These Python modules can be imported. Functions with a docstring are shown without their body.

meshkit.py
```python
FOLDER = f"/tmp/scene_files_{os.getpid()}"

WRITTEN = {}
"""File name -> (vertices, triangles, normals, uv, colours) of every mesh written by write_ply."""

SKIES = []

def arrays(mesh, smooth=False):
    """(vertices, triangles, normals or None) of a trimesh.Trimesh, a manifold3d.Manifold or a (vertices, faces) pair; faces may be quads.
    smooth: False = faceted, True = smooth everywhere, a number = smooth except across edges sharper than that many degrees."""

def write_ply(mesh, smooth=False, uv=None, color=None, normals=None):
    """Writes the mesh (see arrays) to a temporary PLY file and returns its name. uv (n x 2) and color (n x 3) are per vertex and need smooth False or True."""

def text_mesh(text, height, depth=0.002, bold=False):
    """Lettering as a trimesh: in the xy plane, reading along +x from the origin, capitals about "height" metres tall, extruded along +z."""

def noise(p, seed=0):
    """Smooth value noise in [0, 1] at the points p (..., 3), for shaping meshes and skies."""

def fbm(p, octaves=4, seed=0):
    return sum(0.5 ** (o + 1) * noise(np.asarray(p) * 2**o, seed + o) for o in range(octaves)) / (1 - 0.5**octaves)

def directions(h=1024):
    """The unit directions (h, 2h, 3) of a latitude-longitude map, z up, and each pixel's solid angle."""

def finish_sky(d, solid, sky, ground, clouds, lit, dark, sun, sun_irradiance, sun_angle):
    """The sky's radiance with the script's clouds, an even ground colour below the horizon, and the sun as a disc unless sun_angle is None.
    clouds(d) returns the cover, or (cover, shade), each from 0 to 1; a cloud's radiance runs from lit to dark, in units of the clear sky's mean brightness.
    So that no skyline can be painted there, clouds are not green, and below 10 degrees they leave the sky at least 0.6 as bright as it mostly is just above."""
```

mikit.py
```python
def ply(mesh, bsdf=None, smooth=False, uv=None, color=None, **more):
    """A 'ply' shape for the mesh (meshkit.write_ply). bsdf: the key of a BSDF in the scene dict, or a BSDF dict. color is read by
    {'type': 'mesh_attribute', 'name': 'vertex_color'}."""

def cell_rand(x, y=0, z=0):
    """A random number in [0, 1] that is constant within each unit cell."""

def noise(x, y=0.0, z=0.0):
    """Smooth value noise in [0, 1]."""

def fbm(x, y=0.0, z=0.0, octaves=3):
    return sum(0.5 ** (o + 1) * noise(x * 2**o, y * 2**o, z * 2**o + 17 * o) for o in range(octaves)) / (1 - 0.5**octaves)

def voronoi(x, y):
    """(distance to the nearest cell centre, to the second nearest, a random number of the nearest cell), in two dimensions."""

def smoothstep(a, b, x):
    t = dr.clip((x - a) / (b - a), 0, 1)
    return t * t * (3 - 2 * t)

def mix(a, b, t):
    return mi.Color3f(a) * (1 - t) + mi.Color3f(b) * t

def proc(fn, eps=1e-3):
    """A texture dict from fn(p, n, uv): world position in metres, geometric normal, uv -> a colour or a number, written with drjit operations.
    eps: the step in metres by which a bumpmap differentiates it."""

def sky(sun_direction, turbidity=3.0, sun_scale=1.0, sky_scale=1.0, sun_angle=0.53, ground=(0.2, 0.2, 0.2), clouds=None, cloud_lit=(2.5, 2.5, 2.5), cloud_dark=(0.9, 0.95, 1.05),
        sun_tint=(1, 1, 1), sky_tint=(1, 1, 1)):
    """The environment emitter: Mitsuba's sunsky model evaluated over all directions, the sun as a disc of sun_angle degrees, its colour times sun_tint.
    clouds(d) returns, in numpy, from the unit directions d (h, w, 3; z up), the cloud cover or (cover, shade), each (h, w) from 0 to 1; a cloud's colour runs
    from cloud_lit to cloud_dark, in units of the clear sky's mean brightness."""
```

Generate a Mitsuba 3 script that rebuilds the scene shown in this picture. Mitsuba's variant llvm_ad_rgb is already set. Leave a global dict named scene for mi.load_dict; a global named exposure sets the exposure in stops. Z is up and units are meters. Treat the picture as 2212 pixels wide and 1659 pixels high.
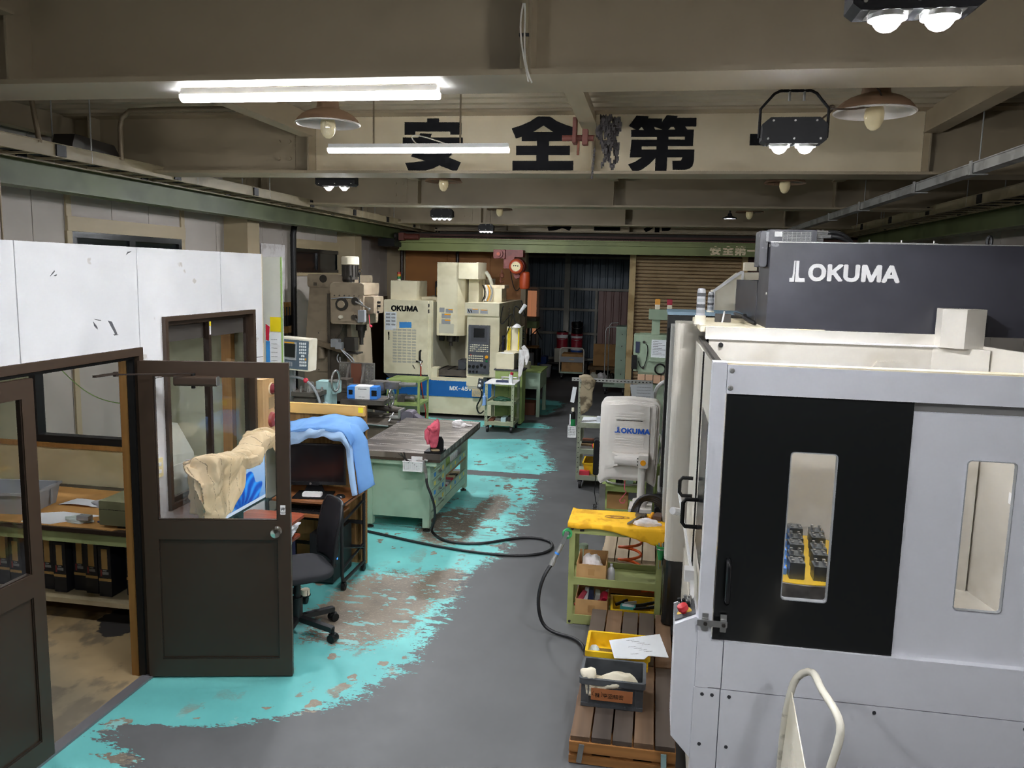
import math, random
import numpy as np, trimesh, drjit as dr, mitsuba as mi
import mikit, meshkit
from mikit import proc, noise, fbm, voronoi, smoothstep, mix, cell_rand
from shapely.geometry import Polygon, Point, box as sbox
from shapely.ops import unary_union
T = mi.ScalarTransform4f
rng = random.Random(7)
nrng = np.random.default_rng(7)

# ------------------------------------------------------------------ camera, exposure, lamps' strength
EYE = np.array([0.0, 0.0, 2.55])
YAW, PITCH, ROLL, FPX = -0.172632, 0.137795, -0.0236257, 1737.17
cy_, sy_, cp_, sp_, cr_, sr_ = math.cos(YAW), math.sin(YAW), math.cos(PITCH), math.sin(PITCH), math.cos(ROLL), math.sin(ROLL)
fwd = np.array([sy_*cp_, cy_*cp_, -sp_]); rgt = np.array([cy_, -sy_, 0.0]); dwn = np.cross(fwd, rgt)
up_v = sr_*rgt - cr_*dwn
scene, labels, place = {}, {}, {}
scene['camera'] = {'type': 'perspective', 'fov': math.degrees(2*math.atan(1106/FPX)), 'fov_axis': 'x', 'near_clip': 0.05, 'far_clip': 100.0,
                   'to_world': T().look_at(origin=EYE.tolist(), target=(EYE+fwd).tolist(), up=up_v.tolist())}
exposure = 0.2
FLOOD, TUBE = 1250.0, 130.0          # radiance of flood-light lenses and of the LED battens
LAMP_RGB = (0.98, 1.0, 1.04)

# ------------------------------------------------------------------ helpers
def lin(h):
    h = h.lstrip('#'); c = np.array([int(h[i:i+2], 16) for i in (0, 2, 4)])/255.0
    return [float(x) for x in np.where(c < .04045, c/12.92, ((c+.055)/1.055)**2.4)]
def rgbv(h): return {'type': 'rgb', 'value': lin(h) if isinstance(h, str) else [float(x) for x in h]}
def mat(name, col, rough=.5, metal=0., spec=.5, coat=0., bump=None, bscale=0., sheen=0.):
    b = {'type': 'principled', 'base_color': col if isinstance(col, dict) else rgbv(col), 'roughness': rough, 'metallic': metal, 'specular': spec}
    if coat: b['clearcoat'] = coat; b['clearcoat_gloss'] = .9
    if sheen: b['sheen'] = sheen
    if bump is not None: b = {'type': 'bumpmap', 'arbitrary': bump, 'scale': bscale, 'bsdf': b}
    scene['m_'+name] = {'type': 'twosided', 'bsdf': b}
    return 'm_'+name

_c = np.array([[sx*(1-.1*(k == 0)), sy*(1-.1*(k == 1)), sz*(1-.1*(k == 2))] for sx in (-1, 1) for sy in (-1, 1) for sz in (-1, 1) for k in range(3)])
_sg = np.sign(_c); _kk = np.abs(np.abs(_c)-.9) < 1e-9
_hull = trimesh.convex.convex_hull(_c)
from scipy.spatial import cKDTree
_map = cKDTree(_c).query(_hull.vertices)[1]; CBF = _map[_hull.faces]
BV = np.array([[x, y, z] for x in (-1, 1) for y in (-1, 1) for z in (-1, 1)], float)
BF = np.array([[0,1,3],[0,3,2],[4,6,7],[4,7,5],[0,4,5],[0,5,1],[2,3,7],[2,7,6],[0,2,6],[0,6,4],[1,5,7],[1,7,3]])
def rotm(axis, deg):
    return trimesh.transformations.rotation_matrix(math.radians(deg), axis)[:3, :3]
def frame(d):
    d = np.asarray(d, float); d = d/np.linalg.norm(d)
    a = np.cross(d, [0, 0, 1.] if abs(d[2]) < .9 else [1., 0, 0]); a /= np.linalg.norm(a)
    return a, np.cross(d, a), d
class MB:
    def __init__(s): s.v, s.f, s.n = [], [], 0
    def add(s, v, f):
        v = np.asarray(v, float); f = np.asarray(f, int)
        if f.shape[1] == 4: f = np.vstack([f[:, [0,1,2]], f[:, [0,2,3]]])
        s.v.append(v); s.f.append(f+s.n); s.n += len(v); return s
    def mesh(s, m): return s.add(m.vertices, m.faces)
    def box(s, x0, x1, y0, y1, z0, z1, c=0.):
        ce = np.array([x0+x1, y0+y1, z0+z1])/2; h = np.array([abs(x1-x0), abs(y1-y0), abs(z1-z0)])/2
        if c > 0:
            c = min(c, .45*2*h.min())
            return s.add(ce+_sg*h-_sg*_kk*c, CBF)
        return s.add(ce+BV*h, BF)
    def rbox(s, ce, size, R=None, c=0.):
        h = np.array(size)/2.; v = (_sg*h-_sg*_kk*min(c, .9*h.min())) if c > 0 else BV*h
        if R is not None: v = v@np.asarray(R).T
        return s.add(np.array(ce)+v, CBF if c > 0 else BF)
    def bar(s, p0, p1, w, h, c=0.):
        p0, p1 = np.array(p0, float), np.array(p1, float); a, b, d = frame(p1-p0); L = np.linalg.norm(p1-p0)
        return s.rbox((p0+p1)/2, (w, h, L), np.stack([a, b, d], 1), c)
    def cyl(s, p0, p1, r, r2=None, n=16):
        p0, p1 = np.array(p0, float), np.array(p1, float); r2 = r if r2 is None else r2
        a, b, d = frame(p1-p0); t = np.arange(n)*2*math.pi/n; ring = np.cos(t)[:, None]*a+np.sin(t)[:, None]*b
        v = np.vstack([p0+ring*r, p1+ring*r2, [p0], [p1]]); i = np.arange(n); j = (i+1) % n
        f = np.vstack([np.stack([i, j, j+n], 1), np.stack([i, j+n, i+n], 1), np.stack([j, i, i*0+2*n], 1), np.stack([i+n, j+n, i*0+2*n+1], 1)])
        return s.add(v, f)
    def lathe(s, prof, base=(0, 0, 0), axis=(0, 0, 1), n=24):
        a, b, d = frame(axis); t = np.arange(n)*2*math.pi/n; ring = np.cos(t)[:, None]*a+np.sin(t)[:, None]*b
        v = np.vstack([np.array(base)+ring*max(r, 1e-5)+d*h for r, h in prof]); k = len(prof); i = np.arange(n); j = (i+1) % n
        f = np.vstack([np.vstack([np.stack([q*n+i, q*n+j, (q+1)*n+j], 1), np.stack([q*n+i, (q+1)*n+j, (q+1)*n+i], 1)]) for q in range(k-1)])
        return s.add(v, f)
    def tube(s, pts, r, n=8, closed=False):
        p = np.asarray(pts, float); m = len(p)
        t = (np.roll(p, -1, 0)-np.roll(p, 1, 0)) if closed else np.gradient(p, axis=0)
        t /= np.linalg.norm(t, axis=1, keepdims=True)+1e-12
        a, _, _ = frame(t[0]); A = []
        for k in range(m):
            a = a-t[k]*(a@t[k]); a /= np.linalg.norm(a)+1e-12; A.append(a)
        A = np.array(A); B = np.cross(t, A); th = np.arange(n)*2*math.pi/n; rr = np.broadcast_to(r, (m,))
        v = (p[:, None]+rr[:, None, None]*(np.cos(th)[None, :, None]*A[:, None]+np.sin(th)[None, :, None]*B[:, None])).reshape(-1, 3)
        q = np.arange(m if closed else m-1); i, j = np.meshgrid(q, np.arange(n), indexing='ij'); i2 = (i+1) % m; j2 = (j+1) % n
        f = np.stack([i*n+j, i*n+j2, i2*n+j2, i2*n+j], -1).reshape(-1, 4)[:, ::-1]
        if not closed:
            k0, k1 = len(v), len(v)+1; v = np.vstack([v, p[:1], p[-1:]]); jj = np.arange(n); j2 = (jj+1) % n
            s.add(v, np.vstack([f[:, [0,1,2]], f[:, [0,2,3]], np.stack([jj*0+k0, jj, j2], 1)[:, ::-1][:, [0, 2, 1]], np.stack([jj*0+k1, j2+(m-1)*n, jj+(m-1)*n], 1)[:, ::-1][:, [0, 2, 1]]])); return s
        return s.add(v, f)
    def prism(s, poly, plane, a0, a1):
        """poly in (u,v); plane 'xy' extrudes z, 'xz' extrudes y, 'yz' extrudes x."""
        if not hasattr(poly, 'geom_type'): poly = Polygon(poly)
        if not poly.is_valid: poly = poly.buffer(0)
        for g in getattr(poly, 'geoms', [poly]):
            m = trimesh.creation.extrude_polygon(g, 1.0, engine='earcut'); v, f = np.array(m.vertices), np.array(m.faces)
            w = min(a0, a1)+v[:, 2]*abs(a1-a0); u, q = v[:, 0], v[:, 1]
            if plane == 'xy': s.add(np.stack([u, q, w], 1), f)
            elif plane == 'xz': s.add(np.stack([u, w, q], 1), f[:, ::-1])
            else: s.add(np.stack([w, u, q], 1), f)
        return s
    def sph(s, c, r, n=10):
        m = trimesh.creation.uv_sphere(1.0, count=[n, 2*n]); return s.add(np.array(c)+np.array(m.vertices)*np.array(r), m.faces)
    def text(s, txt, h, o, right=(1, 0, 0), up=(0, 0, 1), depth=.0015, bold=False, center=False, sx=1.0, fat=0.):
        if fat:
            for dx, dz in ((-fat, 0), (fat, 0), (0, fat), (0, -fat)): s.text(txt, h, np.array(o)+dx*np.array(right, float)+dz*np.array(up, float), right, up, depth, bold, center, sx)
        m = meshkit.text_mesh(txt, h, depth, bold); v = np.array(m.vertices)
        if center: v[:, 0] -= (v[:, 0].min()+v[:, 0].max())/2
        v[:, 0] *= sx
        R, U = np.array(right, float), np.array(up, float); N = np.cross(R, U)
        return s.add(np.array(o)+v[:, :1]*R+v[:, 1:2]*U+v[:, 2:]*N, m.faces)
    def sheet(s, P, th=.004):
        """closed thin sheet from grid of points P (nu,nv,3)"""
        P = np.asarray(P, float); nu, nv = P.shape[:2]
        du = np.gradient(P, axis=0); dv = np.gradient(P, axis=1); N = np.cross(du, dv); N /= np.linalg.norm(N, axis=2, keepdims=True)+1e-12
        a = (P+N*th/2).reshape(-1, 3); b = (P-N*th/2).reshape(-1, 3)
        i, j = np.meshgrid(np.arange(nu-1), np.arange(nv-1), indexing='ij'); i, j = i.ravel(), j.ravel()
        q = np.stack([i*nv+j, (i+1)*nv+j, (i+1)*nv+j+1, i*nv+j+1], 1); K = nu*nv
        rim = [k*nv for k in range(nu)]+[(nu-1)*nv+k for k in range(1, nv)]+[k*nv+nv-1 for k in range(nu-2, -1, -1)]+[k for k in range(nv-2, 0, -1)]
        rim = np.array(rim); r2 = np.roll(rim, -1)
        return s.add(np.vstack([a, b]), np.vstack([q, q[:, ::-1]+K, np.stack([rim, rim+K, r2+K, r2], 1)]))
    def xf(s, R=None, t=(0, 0, 0)):
        s.v = [(v@np.asarray(R).T if R is not None else v)+np.array(t) for v in s.v]; return s
    def get(s): return np.vstack(s.v), np.vstack(s.f)

def numbered(k):
    if k not in scene and k not in labels and k not in place: return k
    i = 1
    while f'{k}_{i:03d}' in scene or f'{k}_{i:03d}' in labels or f'{k}_{i:03d}' in place: i += 1
    return f'{k}_{i:03d}'
def thing(name, label, cat, loc=(0, 0, 0), rz=0., group=None, M=None):
    k = numbered(name); place[k] = M if M is not None else T().translate(list(map(float, loc))).rotate([0, 0, 1], float(rz))
    labels[k] = {'label': label, 'category': cat}
    if group: labels[k]['group'] = group
    return k
def part(parent, name, mb, m, smooth=False, label=None, emit=None, kind=None, **more):
    k = numbered(parent+'__'+name); v, f = mb.get()
    d = mikit.ply((v, f), m, smooth, **more); root = k.split('__')[0]
    if root in place: d['to_world'] = place[root]
    if emit is not None: d['emitter'] = {'type': 'area', 'radiance': {'type': 'rgb', 'value': [float(x) for x in emit]}}
    scene[k] = d
    if label: labels.setdefault(k, {})['label'] = label
    if kind: labels.setdefault(k, {})['kind'] = kind
    return k
def one(name, label, cat, mb, m, smooth=False, loc=None, rz=0., group=None, kind=None, emit=None):
    """a thing that is a single mesh"""
    k = numbered(name); v, f = mb.get(); scene[k] = mikit.ply((v, f), m, smooth)
    if loc is not None: scene[k]['to_world'] = T().translate(list(map(float, loc))).rotate([0, 0, 1], float(rz))
    if emit is not None: scene[k]['emitter'] = {'type': 'area', 'radiance': {'type': 'rgb', 'value': [float(x) for x in emit]}}
    labels[k] = {'label': label, 'category': cat}
    if group: labels[k]['group'] = group
    if kind: labels[k]['kind'] = kind
    return k
def struct(name, mb, m, smooth=False, label=None, cat=None):
    k = numbered(name); v, f = mb.get(); scene[k] = mikit.ply((v, f), m, smooth)
    labels[k] = {'kind': 'structure'}
    if label: labels[k]['label'] = label
    if cat: labels[k]['category'] = cat
    return k
def dup(root, name, label, loc, rz=0., group=None):
    k = thing(name, label, labels[root]['category'], loc, rz, group or labels[root].get('group'))
    for q in [q for q in scene if q.startswith(root+'__')]:
        scene[k+q[len(root):]] = {**scene[q], 'to_world': place[k]}
        if q in labels: labels[k+q[len(root):]] = dict(labels[q])
    return k
def spline(pts, n=40):
    from scipy.interpolate import CubicSpline
    p = np.asarray(pts, float); t = np.r_[0, np.cumsum(np.linalg.norm(np.diff(p, axis=0), axis=1))]
    return CubicSpline(t, p)(np.linspace(0, t[-1], n))
def arc(c, r, a0, a1, n=12):
    t = np.radians(np.linspace(a0, a1, n)); return [(c[0]+r*math.cos(x), c[1]+r*math.sin(x)) for x in t]
def rrect(x0, y0, x1, y1, r, n=5):
    return Polygon(arc((x1-r, y1-r), r, 0, 90, n)+arc((x0+r, y1-r), r, 90, 180, n)+arc((x0+r, y0+r), r, 180, 270, n)+arc((x1-r, y0+r), r, 270, 360, n))
def hfbm(x, y, z=0., o=3, seed=0):
    return meshkit.fbm(np.stack(np.broadcast_arrays(x, y, z), -1).astype(float), o, seed)
def crumple(cx, cy, z0, rx, ry, h, seed, n=18):
    """a crumpled cloth heap: closed mesh resting on z0"""
    m = trimesh.creation.icosphere(3); v = np.array(m.vertices); nn = hfbm(v[:, 0]*1.7+seed, v[:, 1]*1.7, v[:, 2]*1.7, 4, seed)
    ridge = np.abs(hfbm(v[:, 0]*2.6+seed*3, v[:, 1]*2.6, v[:, 2]*2.6+5, 3, seed+1)-.5)*2
    r = .55+.75*nn-.5*ridge*(.6); v = v*r[:, None]; v[:, 2] = np.maximum(v[:, 2], -.12)
    v[:, 2] -= v[:, 2].min(); v = v/np.array([np.abs(v[:, 0]).max(), np.abs(v[:, 1]).max(), v[:, 2].max()])
    return MB().add(np.array([cx, cy, z0])+v*np.array([rx, ry, h]), m.faces)
def ribbon(mb, P, W, th, n=14, wr=0., seed=0, power=.6):
    """closed cloth-like tube of elliptic section: centres P, half-width vectors W, half-thickness th (scalar or list)"""
    P = np.asarray(P, float); W = np.asarray(W, float); m = len(P)
    if W.ndim == 1: W = np.repeat(W[None], m, 0)
    k = max(m, 16); t0 = np.linspace(0, 1, m); t1 = np.linspace(0, 1, k)
    P = np.stack([np.interp(t1, t0, P[:, i]) for i in range(3)], 1); W = np.stack([np.interp(t1, t0, W[:, i]) for i in range(3)], 1)
    th = np.interp(t1, t0, np.broadcast_to(th, (m,))); tg = np.gradient(P, axis=0); N = np.cross(tg, W); N /= np.linalg.norm(N, axis=1, keepdims=True)+1e-9
    a = np.arange(n)*2*math.pi/n; c, s = np.cos(a), np.sin(a); s2 = np.sign(s)*np.abs(s)**power
    v = P[:, None]+c[None, :, None]*W[:, None]+(s2[None, :]*th[:, None])[:, :, None]*N[:, None]
    if wr: v = v+N[:, None]*(wr*(hfbm(np.repeat(t1[:, None]*6, n, 1), np.repeat(c[None]*3, k, 0), 0, 3, seed)-.5)*2)[:, :, None]
    i, j = np.meshgrid(np.arange(k-1), np.arange(n), indexing='ij'); i, j = i.ravel(), j.ravel(); j2 = (j+1) % n
    q = np.stack([i*n+j, i*n+j2, (i+1)*n+j2, (i+1)*n+j], 1); q = np.vstack([q[:, [0, 1, 2]], q[:, [0, 2, 3]]])
    v = np.vstack([v.reshape(-1, 3), P[:1], P[-1:]]); jj = np.arange(n); j2 = (jj+1) % n
    return mb.add(v, np.vstack([q, np.stack([jj*0+k*n, j2, jj], 1), np.stack([jj*0+k*n+1, jj+(k-1)*n, j2+(k-1)*n], 1)]))
# ------------------------------------------------------------------ materials
def worn(a, b, sc, lo=.45, hi=.7, oct_=4):
    A, B = lin(a), lin(b)
    return proc(lambda p, n, uv: mix(A, B, smoothstep(lo, hi, fbm(p.x*sc, p.y*sc, p.z*sc, oct_))))
def wood(a, b, axis, sc=1.0):
    A, B = lin(a), lin(b)
    def fn(p, n, uv):
        x, y, z = p.x, p.y, p.z
        u, v, w = ((x, y, z), (y, x, z), (z, x, y))[axis]
        g = fbm(u*1.5*sc, v*38*sc, w*38*sc, 4); l = noise(u*.6, v*9*sc+3*noise(u, v*3, w*3), w*9*sc)
        return mix(A, B, smoothstep(.25, .75, .6*g+.4*l))
    return proc(fn)
STRIP_X = [(3.0,-2.3),(3.35,-2.50),(3.5,-2.62),(3.60,-2.86),(3.74,-2.90),(3.82,-2.4),(3.95,-2.05),(4.1,-1.83),(4.35,-1.62),(4.8,-1.46),(5.5,-1.46),(6.3,-1.50),(7.0,-1.27),(8.2,-1.30),(9.0,-1.28),(9.6,-1.36),(10.0,-1.27),(10.3,-1.24),(11.7,-1.58),(13.2,-1.70),(14.0,-1.9),(15.0,-1.75),(15.7,-1.70),(16.2,-2.0)]
def floor_fn(p, n, uv):
    x, y = p.x, p.y
    xe = mi.Float(STRIP_X[0][1])
    for (a, u), (b, v) in zip(STRIP_X[:-1], STRIP_X[1:]): xe += (v-u)*dr.clip((y-a)/(b-a), 0, 1)
    n1 = fbm(x*2.6, y*2.6, 0.3, 5); n2 = fbm(x*13, y*24, 1.7, 4); n3 = fbm(x*70, y*170, 2.2, 2); n4 = fbm(x*6, y*42, 4.4, 4)
    big = noise(x*1.1+4, y*.7, 8.)
    d = xe-x+(n1-.5)*.30+(n2-.5)*.34+(n3-.5)*.26+(n4-.5)*.20
    tq = smoothstep(-.01, .02, d)
    strip = smoothstep(.02, .0, dr.abs(y-9.82)-.11+(n2-.5)*.06)+smoothstep(.05, .0, dr.abs(y-12.9-.2*x)-.45+(n1-.5)*.3)*.9+smoothstep(14.95, 14.9, y+(n1-.5)*.5)*smoothstep(14.0, 14.1, y-(n1-.5)*.3)*0
    tq *= 1-dr.clip(strip, 0, 1)
    far = smoothstep(13.3, 13.5, y+(n1-.5)*.5)*smoothstep(14.4, 14.2, y+(n1-.5)*.4)
    tq *= 1-far
    tq *= smoothstep(16.1, 15.9, y+(n1-.5)*.6)
    # bare concrete where traffic wore the paint off
    def box4(cx, cy, rx, ry): return 1-dr.sqrt(dr.sqrt(dr.square(dr.square((x-cx)/rx))+dr.square(dr.square((y-cy)/ry))))
    def blob(cx, cy, rx, ry): return 1-dr.sqrt(dr.square((x-cx)/rx)+dr.square((y-cy)/ry))
    w = dr.maximum(dr.maximum(box4(-2.0, 5.55, .42, .74), blob(-1.92, 7.65, .36, .70)-.12), dr.maximum(blob(-1.62, 6.15, .22, .4)-.1, blob(-1.65, 8.35, .2, .6)-.1))
    wn = w*2.0+(n2-.5)*1.3+(n1-.5)*.8+(n3-.5)*.9+(n4-.5)*.7-.35*smoothstep(5.5, 5.0, y)
    wear = smoothstep(-.02, .08, wn)
    specks = smoothstep(.66, .70, fbm(x*9+3, y*6, 5.1, 5)+.12*n3-.10*smoothstep(.2, -.6, d-.5))*smoothstep(.9, .1, d)
    streak = smoothstep(.60, .65, n4+.15*(n3-.5))*smoothstep(6.9, 7.6, y)*.85
    chips = smoothstep(.69, .71, fbm(x*8.5, y*9.5, 9.7, 4)+.05*smoothstep(.5, 0, d))
    bare = dr.clip(wear+chips+specks*.9+streak*smoothstep(8.9, 8.0, y), 0, 1)
    turq = mix(lin('#74c6c1'), lin('#66b3af'), smoothstep(.3, .7, n1))
    turq = mix(turq, lin('#478f8f'), smoothstep(.5, .75, noise(x*2, y*1.3, 4.))*.5)
    conc = mix(lin('#867b6b'), lin('#6a6156'), smoothstep(.3, .7, n1)); conc = mix(conc, lin('#4f4a45'), smoothstep(7.0, 7.6, y)*.65)
    conc = mix(conc, lin('#968b7a'), smoothstep(.55, .75, n3)*.5)
    conc = mix(conc, lin('#79b5b2'), smoothstep(.60, .64, n2+.12*(n3-.5))*.8)
    grey = mix(lin('#5a5b5c'), lin('#525354'), smoothstep(.3, .7, n1)); grey = mix(grey, lin('#48494a'), smoothstep(.55, .8, big)*.6)
    grey = mix(grey, lin('#3f3f40'), smoothstep(15.2, 16.6, y)*.6)
    grey = mix(grey, lin('#77777a'), smoothstep(.985, .992, noise(x*55, y*55, .7))*.6)
    c = mix(grey, mix(turq, conc, bare), tq)
    # office slab: bare warm concrete with oily patches
    off = smoothstep(-2.995, -3.0, x)*smoothstep(6.6, 6.55, y)
    o = mix(lin('#84704f'), lin('#94805f'), smoothstep(.3, .7, n1)); o = mix(o, lin('#6b5a42'), smoothstep(.5, .8, fbm(x*2, y*2, 3.1, 3))*.7)
    o = mix(o, lin('#77705f'), smoothstep(4.6, 4.0, y+.5*(x+3.6)+(n1-.5)*.5)*.8)
    o = mix(o, lin('#565047'), smoothstep(.54, .75, fbm(x*11, y*8, 6.1, 5)+.12*smoothstep(4.1, 3.7, y))*.6)
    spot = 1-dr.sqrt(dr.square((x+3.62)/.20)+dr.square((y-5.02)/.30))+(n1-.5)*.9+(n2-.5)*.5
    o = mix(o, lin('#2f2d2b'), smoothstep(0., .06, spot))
    return mix(c, o, off)
floor_col = proc(floor_fn)
mat('floor', floor_col, .55, spec=.35)
mat('wallpanel', worn('#a39b93', '#928a82', .7), .6)
mat('walltrim', '#94856a', .55)
mat('girder', worn('#8c7f68', '#7c705a', 1.2), .55)
mat('deck', '#9a8e78', .6)
mat('railgreen', worn('#474f31', '#3b4328', 2.5), .5)
mat('bridge', worn('#818a54', '#727b49', 2.0), .5)
mat('bridge_txt', '#ead9b8', .7)
mat('black', '#101010', .5, spec=.3)
mat('ink', '#0a0a0c', .8, spec=.15)
mat('blackgloss', '#101113', .15, coat=.5)
mat('darkmetal', '#3a3733', .45, .6)
mat('steel', '#b5b5b3', .35, .9)
mat('brushed', worn('#8f8b86', '#6b6662', 6), .38, .75)
mat('castiron', worn('#5d5750', '#453f39', 5), .5, .4)
mat('galv', worn('#9a9a96', '#82827e', 7), .45, .6)
mat('orangewall', worn('#a06a34', '#8f5c2c', 1.0), .6)
mat('whitewall', proc(lambda p, n, uv: mix(mix(lin('#e6e6e8'), lin('#dcdcde'), smoothstep(.4, .7, fbm(p.x*2, p.y*2, p.z*2, 3))), lin('#a59a8c'), smoothstep(.74, .80, fbm(p.x*9, p.y*9, p.z*9, 4))*.5)), .45)
mat('panelmark', '#4d4e52', .8)
mat('gap', '#3c3833', .9)
mat('rawboard', worn('#d4c3a2', '#c2ad88', 9), .8)
mat('bronze', '#3c2f25', .4, .2)
mat('bronzedark', '#281e17', .4, .2)
mat('doorpanel', '#34271d', .4, .1)
mat('cream', worn('#e6dfcb', '#d9d0b8', 3), .5)
mat('annexsteel', worn('#a5a398', '#918f84', 4), .6)
mat('corrug', worn('#65727c', '#545f68', 1.5), .5)
mat('shutter', worn('#b59c78', '#a38a67', 3), .5)
mat('shutterpost', worn('#c9b07f', '#a88a58', 4), .6)
scene['m_glass'] = {'type': 'thindielectric', 'int_ior': 1.5}
mat('nightglass', '#0e1316', .08, spec=.6)
mat('rod', '#6f624e', .5, .4)
mat('tray', worn('#85795f', '#74684f', 5), .5)
mat('lampblack', '#0d0d0f', .6, spec=.25)
mat('lampshade', worn('#6e5540', '#5a4433', 4), .5)
mat('shadein', '#c9c2bb', .35)
scene['m_bulb'] = {'type': 'twosided', 'bsdf': {'type': 'principled', 'base_color': rgbv('#d8c69a'), 'roughness': .08, 'specular': .8}}
mat('lens', '#ffffff', .3)
# ------------------------------------------------------------------ the setting
struct('floor', MB().box(-6.2, 4.6, -9.2, 21.6, -.2, 0), 'm_floor', label='grey painted shop floor with worn turquoise strip and bare office slab', cat='floor')
DZ = 3.86
pr = []
y = -9.0
while y < 16.3:
    pr += [(y, DZ), (y+.06, DZ), (y+.085, DZ+.05), (y+.165, DZ+.05), (y+.19, DZ)]; y += .2
struct('ceiling', MB().prism(pr+[(16.4, DZ), (16.4, DZ+.09), (-9.0, DZ+.09)], 'yz', -5.8, 4.4), 'm_deck', label='corrugated steel deck ceiling between the girders', cat='ceiling')
# left wall: sandwich panels with joints, window openings framed
k = 'wall_left'
struct(k, MB().box(-5.75, -5.60, -9.0, 16.4, 0, 3.9), 'm_gap', label='cream panelled factory wall with high windows', cat='wall')
ys = [-9.0+.62*i for i in range(42)]
W1, W2 = (6.98, 8.80, 1.75, 2.845), (11.85, 13.70, 2.47, 2.85)
def wp(y0, y1):
    holes = [w for w in (W1, W2) if y1 > w[0] and y0 < w[1]]
    m = MB()
    if holes:
        w = holes[0]
        m.box(-5.60, -5.55, y0+.004, y1-.004, 0, w[2], .004).box(-5.60, -5.55, y0+.004, y1-.004, w[3], 3.86, .004)
    else: m.box(-5.60, -5.55, y0+.004, y1-.004, 0, 3.86, .004)
    part(k, 'panel', m, 'm_wallpanel')
edges = sorted([e for e in ys if not any(w[0]-.3 < e < w[1]+.3 for w in (W1, W2))]+[6.9, 7.59, 8.21, 8.87, 11.80, 12.65, 13.76, 16.38])
for a, b in zip(edges[:-1], edges[1:]):
    if b-a > .05: wp(a, b)
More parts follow.
